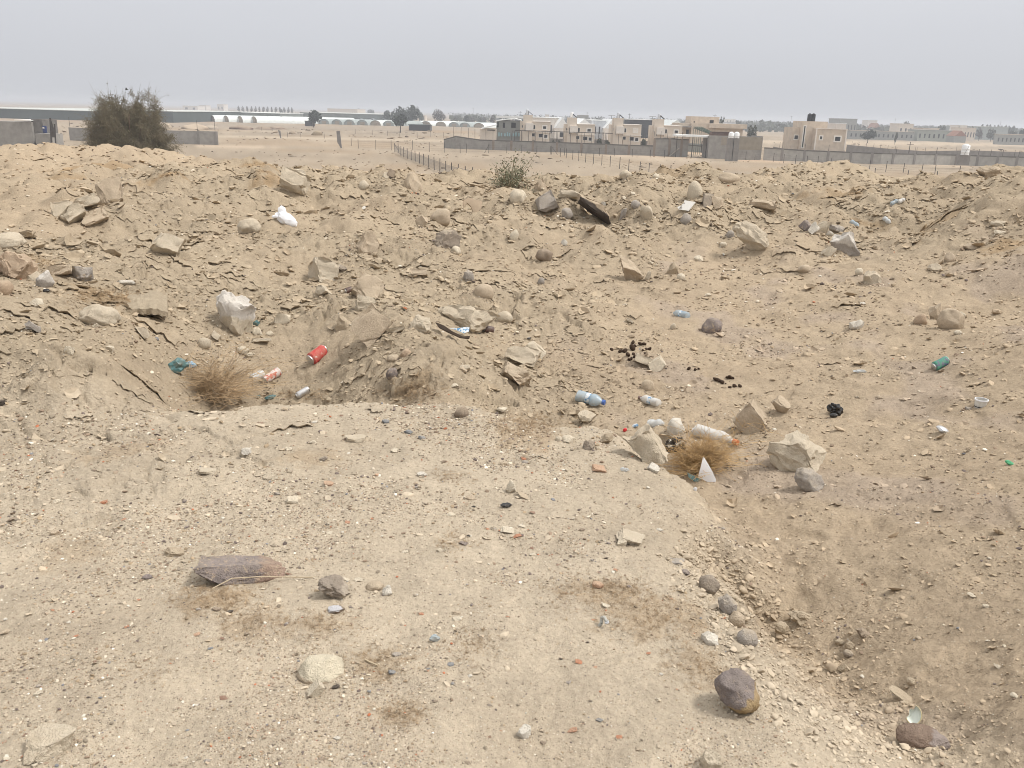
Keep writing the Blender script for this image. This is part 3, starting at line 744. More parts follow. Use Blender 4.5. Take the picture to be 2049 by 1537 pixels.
RK = [
 # upper left and the far rim
 (221, 386, 54, 40, -8, 'block', 'tan', 'upright tan rock block at the top of the crusted mound, facing the flat terrace', 'L', 'the upright tan block'),
 (127, 423, 46, 34, 0, 'block', 'pale', 'pale cube-like rock at the foot of the mound beside the bare flat ground', 'L', 'the pale cube-like rock'),
 (148, 430, 52, 26, -28, 'slab', 'pale', 'pale slab leaning against the cube-like rock beside the bare flat ground', 'L', None),
 (176, 408, 48, 20, -20, 'slab', 'pale', 'flat pale slab lying below the upright tan block on the mound', 'L', None),
 (192, 438, 58, 26, -24, 'slab', 'tan', 'long tan slab half sunk in the lower flank of the mound', 'L', None),
 (18, 482, 66, 28, -8, 'round', 'pale', 'wide smooth pale rock cut by the picture edge above the reddish boulder', 'S', None),
 (336, 486, 62, 44, 20, 'slab', 'pale', 'broad pale plate of caked earth on the flank of the left mound', 'L', 'the broad pale earth plate'),
 (499, 451, 46, 30, 12, 'round', 'pale', 'rounded pale rock halfway down the mound, nearest the white plastic bag', 'L', None),
 (590, 372, 46, 42, -70, 'slab', 'pale', 'tall pale slab standing on the rim of the mound above the white bag', 'L', 'the tall pale slab'),
 (600, 348, 30, 20, 0, 'chunk', 'cream', 'cream rock perched on top of the tall pale slab on the rim', 'L', None),
 (827, 367, 42, 34, 0, 'chunk', 'tan', 'rounded tan boulder with a dark undercut sitting on the rim of the hollow', 'L', 'the undercut tan boulder'),
 (728, 372, 20, 16, 10, 'round', 'pale', 'small round pale rock on the rim, between the standing slab and the undercut boulder', 'L', None),
 (773, 352, 13, 12, 0, 'block', 'pale', 'pale stone of a touching pair on the rim behind the undercut boulder', 'L', None),
 (783, 348, 15, 15, 20, 'block', 'brown', 'brown stone of a touching pair on the rim behind the undercut boulder', 'L', None),
 (735, 487, 50, 44, 22, 'chunk', 'tan', 'angular tan boulder with a broken shaded face, alone on the far slope', 'L', 'the angular tan boulder'),
 (897, 480, 58, 36, -12, 'chunk', 'browngrey', 'brown-grey angular boulder wedged in the far slope with a small pale stone in front', 'L', 'the brown-grey boulder'),
 (912, 500, 21, 15, 5, 'round', 'cream', 'small cream stone just in front of the brown-grey angular boulder', 'S', None),
 (843, 441, 25, 18, 25, 'chunk', 'tan', 'grey-tan stone beside a larger rounded stone under the potsherd', 'L', None),
 (881, 434, 42, 27, -12, 'round', 'tan', 'rounded tan stone on the far slope just below the potsherd', 'L', None),
 (647, 538, 66, 44, 8, 'slab', 'pale', 'large smooth pale boulder with a thin dark stone at its right end', 'S', 'the smooth pale boulder'),
 (683, 537, 27, 12, 26, 'slab', 'browngrey', 'thin dark flat stone touching the end of the large smooth pale boulder', 'S', None),
 (737, 572, 58, 44, 32, 'block', 'tan', 'tan block with a brown side face on the ridge between the two hollows', 'L', 'the brown-sided block'),
 (733, 603, 46, 32, -8, 'slab', 'pale', 'pale wedge of rock in front of the brown-sided tan block on the ridge', 'L', None),
 (649, 583, 35, 20, 15, 'chunk', 'pale', 'pale stone left of the brown-sided block, above the left hollow', 'L', None),
 (937, 632, 128, 56, 8, 'chunk', 'pale', 'largest slab, a broad cracked pale-tan rock behind the dark board', 'L', 'the largest slab'),
 (1010, 635, 32, 23, 10, 'round', 'pale', 'pale stone touching the right end of the largest slab', 'L', None),
 (968, 584, 40, 28, 0, 'egg', 'tan', 'dusty rounded stone almost buried behind the largest slab', 'S', None),
 (938, 555, 25, 22, 15, 'chunk', 'grey', 'greyish stone sunk in sand on the slope above the largest slab', 'L', None),
 (838, 547, 36, 15, 5, 'slab', 'tan', 'thin tan slab with a shaded lower edge below the brown-grey boulder', 'L', None),
 (471, 634, 80, 74, 14, 'chunk', 'pale', 'big white-faced boulder at the back of the left hollow', 'W', 'the white-faced boulder'),
 (563, 637, 36, 22, 8, 'slab', 'cream', 'two-toned cream stone on the slope right of the white-faced boulder', 'L', None),
 (410, 687, 27, 20, 34, 'egg', 'pale', 'smooth egg-shaped pale stone on the left wall of the left hollow', 'S', 'the egg-shaped stone'),
 (433, 672, 25, 12, 55, 'slab', 'pale', 'narrow pale stone standing between the egg-shaped stone and the white-faced boulder', 'L', None),
 (523, 683, 40, 16, 4, 'slab', 'pale', 'flat pale stone at the foot of the white-faced boulder', 'L', None),
 (515, 664, 20, 15, 0, 'chunk', 'cream', 'cream stone against the lower right corner of the white-faced boulder', 'L', None),
 (540, 668, 16, 10, 0, 'chip', 'cream', 'little cream wedge right of the flat stone below the white-faced boulder', 'L', None),
 (487, 703, 25, 14, 22, 'round', 'pale', 'rounded pale stone above the dry bush in the left hollow', 'S', None),
 (500, 712, 17, 11, -5, 'chunk', 'pale', 'small pale stone behind the dry bush, next to a rounded one', 'S', None),
 (745, 652, 74, 50, -42, 'slab', 'tan', 'large leaning slab on the ridge between the hollows, crusted with earth', 'L', 'the leaning ridge slab'),
 (793, 660, 36, 14, -15, 'slab', 'pale', 'thin pale plate jutting from the ridge right of the leaning slab', 'L', None),
 (845, 648, 48, 30, 24, 'chunk', 'pale', 'pale rock on the ridge between the leaning slab and the dark board', 'L', None),
 (686, 645, 36, 28, -20, 'chunk', 'soilclod', 'rough earthy rock low on the left side of the leaning ridge slab', 'L', None),
 (812, 706, 23, 18, 8, 'round', 'redtan', 'reddish-tan stone on the inner slope of the ridge above the dry grass strip', 'S', None),
 (787, 717, 28, 16, 5, 'round', 'tan', 'dull tan stone beside the reddish-tan stone on the ridge', 'L', None),
 (784, 748, 24, 22, 0, 'round', 'purple', 'purple-grey stone on the inner slope of the left hollow above the dry grass', 'B', 'the purple-grey hollow stone'),
 (924, 824, 31, 25, 5, 'round', 'brown', 'lone brown cobble at the back edge of the pale shelf', 'L', 'the lone brown cobble'),
 (1045, 706, 70, 44, 16, 'slab', 'pale', 'broken pale slab with a split edge on the slope right of the ridge', 'L', 'the split pale slab'),
 (1070, 702, 30, 32, -60, 'slab', 'cream', 'cream shard standing on edge over the split pale slab', 'L', None),
 (1032, 748, 72, 44, 28, 'slab', 'tan', 'sloping earthy slab just above the corner of the pale shelf', 'L', 'the sloping earthy slab'),
 (928, 735, 26, 16, -10, 'slab', 'pale', 'small pale plate on the earth slope left of the split pale slab', 'L', None),
 (1287, 722, 42, 22, 20, 'slab', 'pale', 'pale flat stone below the larger heap of dung', 'L', None),
 (1313, 727, 36, 24, -30, 'slab', 'cream', 'cream splintered stone below the larger heap of dung, right of a flat one', 'L', None),
 (1423, 652, 40, 31, 10, 'round', 'purple', 'round purple mottled stone right of the upper blue bottle', 'B', 'the round purple stone'),
 (1499, 836, 66, 46, 40, 'block', 'tan', 'rectangular tan block lying aslant above the big shelf-side boulder', 'L', 'the rectangular tan block'),
 (1561, 812, 42, 24, 38, 'block', 'tan', 'small tan oblong stone right of the rectangular tan block', 'L', None),
 (1590, 905, 122, 72, 14, 'chunk', 'pale', 'big smooth grey-tan boulder in the right hollow with a dark hollow under its left side', 'S', 'the big right boulder'),
 (1616, 958, 62, 40, 30, 'round', 'grey', 'half-buried grey stone in front of the big grey-tan boulder', 'L', None),
 (1292, 885, 88, 50, 50, 'slab', 'pale', 'pale slab leaning from the shelf edge beside the dry tumbleweed', 'L', 'the leaning shelf slab'),
 (1326, 880, 46, 34, 10, 'block', 'tan', 'tan block between the leaning shelf slab and the patterned black wrapper', 'L', None),
 (1352, 856, 36, 34, 0, 'round', 'white', 'white rounded chunk standing above the patterned black wrapper', 'S', 'the white chunk'),
 (1174, 833, 38, 24, -20, 'chunk', 'pale', 'pale pyramid-shaped stone below the large blue water bottle', 'L', 'the pale pyramid stone'),
 (1137, 880, 26, 15, 5, 'chunk', 'cream', 'cream stone at the shelf edge, larger of a pair', 'L', None),
 (1118, 878, 14, 12, 0, 'round', 'cream', 'cream stone at the shelf edge, smaller of a pair', 'L', None),
 (1178, 892, 24, 23, 0, 'chunk', 'browngrey', 'brown pyramid-shaped stone on the shelf near the leaning slab', 'L', None),
 (1213, 875, 34, 18, -30, 'chunk', 'soilclod', 'earthy clod on the broken shelf corner left of the leaning slab', 'L', None),
 (1257, 538, 68, 28, 34, 'chunk', 'tan', 'long tan boulder lying aslant on the middle of the far slope', 'L', 'the long mid-slope boulder'),
 (1506, 475, 98, 34, 33, 'chunk', 'pale', 'longest boulder, tan with a brown underside, aslant high on the right slope', 'L', 'the longest boulder'),
 (1088, 509, 32, 22, 24, 'round', 'brown', 'dark brown oval stone on the far slope', 'S', 'the dark oval stone'),
 (1090, 411, 44, 30, 62, 'slab', 'grey', 'grey slab standing on end left of the charred beam', 'L', 'the standing grey slab'),
 (1036, 392, 34, 24, -6, 'round', 'cream', 'knobbly cream rock on the rim below the green bush', 'L', 'the knobbly cream rock'),
 (1083, 368, 30, 24, 12, 'chunk', 'tan', 'tan rock with an orange flank on the rim right of the green bush', 'L', None),
 (1140, 390, 44, 18, 5, 'slab', 'pale', 'flat pale rock on the rim behind the charred beam', 'L', None),
 (1389, 385, 31, 34, 0, 'round', 'pale', 'upright round tan boulder high on the right slope above the broken tile', 'S', 'the upright round boulder'),
 (1415, 402, 22, 30, 0, 'block', 'browngrey', 'dark angular stone wedged beside the upright round boulder', 'L', None),
 (1433, 405, 26, 20, -20, 'block', 'tan', 'tan angular stone right of the dark wedged one, near the broken tile', 'L', None),
 (1291, 432, 28, 28, 10, 'chunk', 'pale', 'pale wedge-shaped stone on the slope between the charred beam and the tile', 'L', None),
 (1372, 440, 25, 22, 0, 'round', 'grey', 'grey round stone just below the broken tile', 'S', None),
 (1134, 427, 26, 17, 30, 'round', 'grey', 'bluish-grey oval stone just below the standing grey slab', 'S', None),
 (1271, 411, 19, 14, 10, 'round', 'grey', 'small grey round stone above the pale wedge-shaped stone', 'S', None),
 (1246, 428, 12, 20, 20, 'chunk', 'grey', 'small grey upright stone left of the pale wedge-shaped stone', 'L', None),
 (1522, 409, 62, 22, 4, 'slab', 'tan', 'flat tan slab with a dark underside near the top of the right slope', 'L', 'the flat top slab'),
 (1252, 349, 26, 14, 8, 'round', 'pale', 'pale rounded rock on the skyline of the mound', 'L', None),
 (1313, 353, 14, 9, 0, 'round', 'cream', 'little cream rock on the rim below the line of fence posts', 'S', None),
 (1458, 357, 44, 18, 6, 'round', 'tan', 'low brown-tan rock on the far rim behind the round boulder', 'L', None),
 (1691, 487, 66, 42, 12, 'chunk', 'grey', 'large white-and-grey craggy boulder on the right slope', 'W', 'the craggy white boulder'),
 (1656, 502, 25, 18, 28, 'slab', 'cream', 'cream stone in front of the craggy white boulder', 'L', None),
 (1643, 455, 26, 24, 20, 'chunk', 'pale', 'pale rock of the cluster behind the craggy white boulder', 'L', None),
 (1627, 458, 18, 16, 40, 'block', 'white', 'white block in the cluster behind the craggy white boulder', 'L', None),
 (1612, 452, 30, 20, -10, 'chunk', 'purple', 'purple-grey rock at the left end of the cluster behind the craggy boulder', 'B', None),
 (1671, 460, 34, 16, 8, 'chunk', 'grey', 'grey rock at the right end of the cluster behind the craggy boulder', 'B', None),
 (1660, 468, 14, 10, 0, 'chip', 'white', 'small white stone touching the top of the craggy white boulder', 'L', None),
 (1900, 637, 52, 36, 24, 'egg', 'tan', 'smooth yellow-tan boulder on the lip of the far right hollow', 'S', 'the yellow-tan boulder'),
 (1872, 625, 26, 30, -20, 'chunk', 'tan', 'rough tan rock leaning on the left side of the yellow-tan boulder', 'L', None),
 (1842, 638, 26, 20, 20, 'round', 'redtan', 'reddish stone left of the yellow-tan boulder', 'S', None),
 (1921, 632, 17, 14, 10, 'chunk', 'pale', 'pale stone tucked behind the yellow-tan boulder', 'L', None),
 (1916, 665, 16, 8, -10, 'egg', 'cream', 'flat cream pebble in front of the yellow-tan boulder', 'S', None),
 (1712, 650, 32, 18, -15, 'chunk', 'white', 'bright white craggy stone alone on the sandy right floor', 'S', 'the bright white stone'),
 (1743, 556, 36, 26, -12, 'chunk', 'pale', 'pale double stone half sunk on the right slope', 'L', None),
 (1718, 543, 17, 12, 35, 'egg', 'cream', 'cream oval pebble above the pale double stone', 'S', None),
 (1899, 515, 22, 18, -14, 'round', 'tan', 'round tan stone on the slope above the far right hollow', 'S', None),
 (1869, 535, 26, 15, 20, 'chunk', 'pale', 'pale triangular stone below the round tan stone, above the far right hollow', 'L', None),
 (1842, 634, 9, 8, 0, 'chip', 'pale', 'tiny pale chip lying on the reddish stone near the yellow-tan boulder', 'S', None),
 (1975, 345, 46, 22, 5, 'chunk', 'tan', 'big tan rock crowning the mound at the right edge', 'L', 'the mound-top rock'),
 (1995, 448, 30, 12, 2, 'slab', 'pale', 'long pale slab on the weedy ground at the right edge', 'S', None),
 (2000, 465, 24, 9, 4, 'slab', 'cream', 'thin cream slab just below the long pale slab at the right edge', 'S', None),
 (1940, 492, 26, 14, 3, 'slab', 'tan', 'dark-fronted tan slab on the rim of the far right hollow', 'L', None),
 (1608, 540, 26, 14, -10, 'round', 'tan', 'tan stone alone left of the pale double stone', 'L', None),
 (1461, 470, 17, 14, 0, 'round', 'grey', 'grey round stone touching the left end of the longest boulder', 'S', None),
 (1447, 490, 15, 9, 5, 'egg', 'cream', 'cream pebble below the grey round stone near the longest boulder', 'S', None),
 (1362, 553, 17, 12, 10, 'egg', 'cream', 'cream oval stone right of the long mid-slope boulder', 'S', None),
 (1345, 539, 20, 22, 15, 'chunk', 'soilclod', 'earthy clod right of the long mid-slope boulder, above a cream stone', 'L', None),
 (1296, 552, 12, 16, 30, 'chip', 'pale', 'thin pale shard standing at the end of the long mid-slope boulder', 'S', None),
 (1397, 517, 20, 12, 10, 'chunk', 'cream', 'cream stone on the bare slope below the longest boulder', 'S', None),
 (1028, 472, 18, 22, 15, 'round', 'cream', 'cream stone on the slope above the dark oval stone', 'L', None),
 (1128, 486, 13, 12, 15, 'chip', 'white', 'small white wedge right of the dark oval stone', 'S', None),
 (1083, 562, 14, 12, 10, 'round', 'grey', 'grey round pebble embedded below the dark oval stone', 'S', None),
 (1260, 643, 18, 8, 25, 'slab', 'pale', 'pale oblong chip on the sand left of the upper blue bottle', 'S', None),
 (1346, 653, 11, 12, 20, 'egg', 'pale', 'pale pebble standing just below the upper blue bottle', 'S', None),
 (1295, 772, 27, 22, 0, 'egg', 'tan', 'dusty round tan stone sunk in the sand above the pinkish bottle', 'S', None),
 # left foreground
 (38, 534, 74, 52, 10, 'chunk', 'redtan', 'large reddish-tan boulder on the left ledge with weeds below it', 'L', 'the reddish boulder'),
 (69, 552, 36, 22, -4, 'chunk', 'pale', 'pale stone leaning on the front of the large reddish-tan boulder', 'L', None),
 (92, 559, 34, 32, 30, 'chunk', 'grey', 'split grey-and-cream stone right of the reddish-tan boulder', 'W', None),
 (120, 540, 48, 24, -14, 'slab', 'tan', 'tan slab behind the split grey-and-cream stone on the left ledge', 'L', None),
 (167, 548, 44, 31, 14, 'chunk', 'grey', 'lavender-grey stone at the right end of the row on the left ledge', 'B', 'the lavender-grey stone'),
 (10, 577, 34, 28, 10, 'round', 'redtan', 'pinkish round stone cut by the left picture edge on the ledge', 'S', None),
 (251, 565, 40, 15, 2, 'slab', 'white', 'white flat wedge on the ledge above the dead weed patch', 'S', 'the white ledge wedge'),
 (74, 607, 26, 15, -10, 'chip', 'cream', 'cream triangular flake on the ledge left of the dead weeds', 'S', None),
 (218, 594, 18, 6, 0, 'chip', 'cream', 'thin cream chip lying in the dead weed patch on the ledge', 'S', None),
 (203, 632, 78, 40, 6, 'round', 'pale', 'broad pale rock built into the front edge of the left ledge', 'L', 'the broad ledge rock'),
 (68, 654, 36, 15, 32, 'slab', 'grey', 'grey broken piece of concrete on the left slope below the ledge', 'S', 'the grey concrete piece'),
 (140, 703, 20, 16, 15, 'chunk', 'cream', 'cream stone poking out of the crusted left slope', 'S', None),
 (220, 698, 17, 12, 20, 'chunk', 'cream', 'cream stone on the crusted left slope below the undercut ledge end', 'S', None),
 (288, 665, 34, 14, 60, 'slab', 'pale', 'pale shard leaning in the undercut at the end of the ledge', 'L', None),
 (192, 652, 15, 10, 0, 'chip', 'cream', 'cream chip in front of the broad ledge rock', 'S', None),
 (2, 806, 26, 12, 5, 'chunk', 'dark', 'dark purple stone cut by the left picture edge beside the shelf', 'S', None),
 # foreground shelf
 (481, 1132, 180, 64, 7, 'plate', 'purple', 'long purple-grey slab with a flaking surface lying on the pale shelf', 'BS', 'the long purple slab'),
 (668, 1172, 70, 40, 28, 'chunk', 'browngrey', 'brown flint with a pale rind right of the long purple-grey slab', 'F', 'the brown flint'),
 (750, 1173, 36, 23, 0, 'round', 'tan', 'tan cobble right of the brown flint', 'L', None),
 (777, 1181, 21, 19, 30, 'chunk', 'white', 'white stone touching the tan cobble near the brown flint', 'S', None),
 (672, 1219, 38, 20, -5, 'chunk', 'brown', 'flint with a white top and brown underside below the brown flint', 'F2', 'the white-topped flint'),
 (644, 1338, 98, 56, 6, 'round', 'tan', 'half-buried cream stone with its lit top painted lighter, foreground shelf', 'SC', 'the lit-topped cream stone'),
 (634, 1380, 34, 22, -42, 'slab', 'cream', 'pointed cream shard in front of the half-buried lit-topped stone', 'S', None),
 (104, 1474, 106, 84, -6, 'block', 'pale', 'large flat pale slab in the bottom left corner of the shelf', 'L', 'the large corner slab'),
 (1260, 1072, 57, 34, 14, 'slab', 'pale', 'flat pale stone propped up on the shelf with shade under it', 'S', 'the propped pale stone'),
 (1244, 1086, 19, 16, 10, 'chunk', 'cream', 'small cream stone in front of the propped flat pale stone', 'S', None),
 (1352, 1122, 36, 15, 0, 'slab', 'grey', 'grey wedge-shaped stone at the shelf edge below the crumbled notch', 'S', 'the grey wedge'),
 (1417, 1168, 44, 36, 20, 'round', 'browngrey', 'rough brown clod-like stone on the rim of the shelf', 'L', 'the rough brown stone'),
 (1452, 1208, 36, 34, -40, 'chunk', 'grey', 'grey-tan clod in the crumbled heap on the shelf rim', 'L', None),
 (1474, 1238, 32, 26, 30, 'round', 'tan', 'rounded tan clod at the lower end of the crumbled heap on the rim', 'L', None),
 (1420, 1277, 40, 26, 10, 'chunk', 'white', 'white angular stone on the shelf above the purple cobble', 'S', 'the white angular stone'),
 (1494, 1275, 42, 35, -8, 'round', 'grey', 'grey pitted stone right of the white angular stone on the rim', 'L', 'the grey pitted stone'),
 (1469, 1384, 98, 70, 52, 'round', 'purple', 'purple-brown cobble with a tan lower end on the shelf', 'C2', 'the purple cobble'),
 (1843, 1474, 102, 50, -4, 'round', 'rust', 'rusty brown cobble with a grey end under the white saucer piece', 'C3', 'the rusty cobble'),
 (1420, 1522, 46, 40, 20, 'chunk', 'pale', 'pale stone at the bottom edge left of the crumbly bank', 'L', 'the pale bottom stone'),
 (711, 877, 44, 18, 4, 'slab', 'pale', 'flat tan stone near the back of the pale shelf', 'L', 'the flat tan stone'),
 (1048, 1465, 29, 26, 20, 'chunk', 'white', 'white flat-faced stone near the bottom of the shelf', 'S', 'the white flat-faced stone'),
 (350, 1104, 38, 20, 5, 'chunk', 'soilclod', 'earthy clod left of and behind the long purple slab', 'L', None),
 (416, 941, 34, 16, 12, 'slab', 'pale', 'cream-topped tan stone on the back left of the shelf', 'S', 'the cream-topped stone'),
 (494, 905, 20, 15, -15, 'chunk', 'white', 'white stone at the back of the shelf behind the cream-topped stone', 'S', None),
 (586, 1001, 26, 14, 8, 'block', 'cream', 'cream brick-shaped stone midway across the shelf', 'S', 'the cream brick-shaped stone'),
 (1023, 975, 22, 26, 10, 'chunk', 'cream', 'cream stone of the small pile in the middle of the shelf, upright', 'S', 'the small pile'),
 (1046, 990, 26, 12, 20, 'slab', 'tan', 'tan flat stone of the small pile in the middle of the shelf', 'L', None),
 (1006, 983, 18, 8, 0, 'slab', 'pale', 'pale flat stone left of the small pile in the middle of the shelf', 'S', None),
 (1018, 1060, 34, 16, 5, 'slab', 'cream', 'cream flat stone beside an orange brick chip, middle of the shelf', 'S', 'the cream flat stone'),
 (1196, 1170, 24, 14, 10, 'round', 'peach', 'pinkish cobble in the weeds of the right shelf', 'S', None),
 (1306, 936, 26, 18, 8, 'chip', 'white', 'white wedge at the shelf edge left of the tumbleweed', 'S', 'the white edge wedge'),
 (1600, 1235, 50, 28, 20, 'chunk', 'soilclod', 'large brown earth clod on the bank below the shelf rim', 'L', 'the large earth clod'),
 (1563, 1258, 34, 26, 25, 'chunk', 'soilclod', 'brown earth clod left of the largest clod on the bank', 'L', None),
 (1725, 1268, 32, 18, 22, 'chunk', 'brown', 'dark earth clod in its own little hole on the right floor', 'L', 'the clod in a hole'),
 (1679, 1286, 20, 14, 10, 'round', 'soilclod', 'upper clod of a little chain of rolled clods below the bank', 'L', None),
 (1698, 1292, 18, 16, 30, 'round', 'soilclod', 'middle clod of a little chain of rolled clods below the bank', 'L', None),
 (1697, 1309, 22, 14, 10, 'round', 'browngrey', 'lower clod of a little chain of rolled clods below the bank', 'L', None),
 (1688, 1337, 22, 18, 20, 'chunk', 'soilclod', 'single dark-sided clod beneath the chain of rolled clods', 'L', None),
 (1822, 1365, 20, 14, 20, 'round', 'soilclod', 'rounded clod on the floor above the white saucer piece', 'L', None),
 (1800, 1388, 50, 22, 18, 'slab', 'soilclod', 'long earth lump on the lower bank above the white saucer piece', 'L', None),
]
for i, r_ in enumerate(RK):
    uc, vc, ln, th, ang, shp, cl, lab, mk, short = r_
    big = ln > 44
    rock(uc, vc, ln, th, ang, shp, cl, lab, mk, 4 if big else 3, short=short, hk=.56 if mk == 'SC' else .40 if (uc, vc) == (104, 1474) else None, embed=1.3 if mk == 'SC' else .55, name='rock' if shp != 'egg' else 'boulder' if big else 'pebble', cat='rock' if ln > 22 else 'stone')

rock(1187, 418, 94, 22, 33, 'slab', 'dark', 'charred dark beam leaning down the far slope, pale on its upper side', 'BM', 3, short='the charred beam', name='charred_beam', cat='beam')
# the overhanging lip of baked earth at the undercut end of the ledge: a piece of the ground itself
nu, nv = 44, 12; vt_ = []; 
for j in range(nv):
    for i in range(nu):
        f_ = i / (nu - 1); u = 222 + 112 * f_; g = j / (nv - 1)
        front = 624 - 13 * f_ + 1.5 * math.sin(i * .21 + .7) + .5 * math.sin(i * .83 + 1); v = 578 + (front - 578) * g
        p = on_z(u, v, LEDGE_Z); vt_.append((p.x, p.y, LEDGE_Z + .012 + .010 * float(perlin(np.array([i * .31]), np.array([j * .45]), 61)[0]) - .018 * g ** 4 - (.05 * max(0, f_ - .8) / .2)))
top_ = np.array(vt_); bot_ = top_.copy(); th_ = np.tile(np.linspace(0, 1, nv)[:, None], (1, nu)).ravel()
bot_[:, 2] -= .075 - .035 * th_ + .010 * perlin(top_[:, 0] * 7, top_[:, 1] * 7, 6)
vv = np.concatenate([top_, bot_]); nn2 = nu * nv; ff = []
for j in range(nv - 1):
    for i in range(nu - 1):
        a_ = j * nu + i; ff.append((a_, a_ + nu, a_ + nu + 1, a_ + 1)); ff.append((nn2 + a_, nn2 + a_ + 1, nn2 + a_ + nu + 1, nn2 + a_ + nu))
for i in range(nu - 1):
    a_ = (nv - 1) * nu + i; ff.append((a_, nn2 + a_, nn2 + a_ + 1, a_ + 1)); ff.append((i, i + 1, nn2 + i + 1, nn2 + i))
for j in range(nv - 1):
    for i, fl in ((0, 1), (nu - 1, 0)):
        a_ = j * nu + i; q4 = (a_, nn2 + a_, nn2 + a_ + nu, a_ + nu); ff.append(q4 if fl else q4[::-1])
me = mesh_np('ledge_lip', vv, ff, SOIL, True, 40)
ca2 = me.color_attributes.new('soil', 'FLOAT_COLOR', 'POINT'); ca2.data.foreach_set('color', np.tile(np.array([.385, .318, .232, 1], np.float32), len(vv)))
obj('ledge_lip', me, bpy.data.objects['ground'])
# ------------------------------------------------------------------ litter
def pmat(name, col, rough=.35, alpha=1.0, dirt=.25, spec=.5, metal=0.0):
    mt, t, b = nodes(name)
    tcn = N(t, 'ShaderNodeTexCoord')
    c_ = mixc(t, rampf(t, noise(t, tcn.outputs['Object'], 30, 5, .7), .45, .72, 0, dirt), col, (.40, .31, .21))
    L(t, c_, b.inputs['Base Color']); b.inputs['Roughness'].default_value = rough; b.inputs['Alpha'].default_value = alpha
    b.inputs['Specular IOR Level'].default_value = spec; b.inputs['Metallic'].default_value = metal
    return mt
PET = pmat('dusty_clear_plastic', (.62, .66, .68), .25, .62, .4)
PETB = pmat('pale_blue_plastic', (.38, .48, .55), .25, .66, .55)
PETG = pmat('milky_plastic', (.66, .65, .62), .35, .72, .4)
BLUECAP = pmat('blue_cap_plastic', (.03, .10, .34), .4)
WHITEP = pmat('white_plastic', (.80, .81, .84), .5, 1, .08)
PAPERW = pmat('white_label', (.70, .72, .75), .6, 1, .2)
TEAL = pmat('teal_plastic', (.06, .17, .18), .45, .8, .5)
BLUEB = pmat('light_blue_plastic', (.25, .45, .62), .4, .9, .2)
REDP = pmat('red_plastic', (.55, .02, .03), .4, 1, .1)
ALU = pmat('dull_aluminium', (.55, .55, .55), .35, 1, .3, .5, .8)
BROWNCAN = pmat('dark_brown_tin', (.07, .035, .03), .4, 1, .25)
BLACKP = pmat('black_plastic', (.012, .012, .013), .25, 1, .12)
ORANGEP = pmat('orange_plastic', (.50, .16, .06), .5, 1, .2)

def label_mat(name, base_c, ink, scale=60, thr=.53):
    mt, t, b = nodes(name)
    tcn = N(t, 'ShaderNodeTexCoord')
    c_ = mixc(t, rampf(t, noise(t, tcn.outputs['Object'], scale, 2, .4), thr, thr + .03), base_c, ink)
    c_ = mixc(t, rampf(t, noise(t, tcn.outputs['Object'], 24, 6, .75), .42, .70, .06, .48), c_, (.40, .32, .23))
    L(t, c_, b.inputs['Base Color']); b.inputs['Roughness'].default_value = .6
    return mt
LABELB = label_mat('blue_and_white_label', (.60, .66, .70), (.05, .25, .50))
CANRED = label_mat('red_can_print', (.42, .04, .04), (.55, .45, .42), 30, .64)
CANGREEN = label_mat('green_can_print', (.02, .22, .17), (.04, .08, .20), 50, .55)
SNAKE = label_mat('black_and_silver_print', (.012, .013, .015), (.50, .47, .40), 38, .56)
CUPRED = label_mat('cup_print', (.60, .52, .50), (.45, .10, .07), 32, .53)

def lying(name, ua, va, ub, vb, radius, lift=.75):
    """an Empty whose +X runs from pixel a to pixel b along the ground; returns it and the length in metres"""
    A = hit(ua, va); s = pxm(A)
    azm = math.atan2(A.x, A.y)
    el = math.asin((EYE - A.z) / (A - Vector((0, 0, EYE))).length)
    # in-ground offset between the two ends: sideways from du, away from dv
    du, dv = (ub - ua) * s, -(vb - va) * s
    q_ = ray(ua, va); fl = Vector((q_.x, q_.y, 0)).normalized(); rt = Vector((fl.y, -fl.x, 0))
    Bp = A + rt * du + fl * min(max(dv / max(.3, math.sin(el)), -abs(du) * .6 - .02), abs(du) * .6 + .02)
    za, zb = gz(A.x, A.y), gz(Bp.x, Bp.y)
    za = min(za, A.z + .05)
    A = Vector((A.x, A.y, za + radius * lift)); Bp = Vector((Bp.x, Bp.y, max(min(zb, za + .06), za - .06) + radius * lift))
    d = Bp - A
    x_ = d.normalized(); y_ = Vector((0, 0, 1)).cross(x_).normalized(); z_ = x_.cross(y_)
    o = empty(name, A); o.rotation_euler = Matrix((x_, y_, z_)).transposed().to_euler()
    return o, d.length

def crumple(me, amp, freq, seed=0):
    v = np.empty(len(me.vertices) * 3, np.float32); me.vertices.foreach_get('co', v); v = v.reshape(-1, 3)
    dx = np.stack([perlin3(v * freq + 5.3 + i * 11, seed + i) for i in range(3)], 1)
    me.vertices.foreach_set('co', (v + dx * amp).astype(np.float32).ravel()); me.update()

def dense(prof, step):
    out_ = []
    for (r0, h0), (r1, h1) in zip(prof[:-1], prof[1:]):
        k_ = max(1, int(abs(h1 - h0) / step))
        for i in range(k_): out_.append((r0 + (r1 - r0) * i / k_, h0 + (h1 - h0) * i / k_))
    out_.append(prof[-1]); return out_

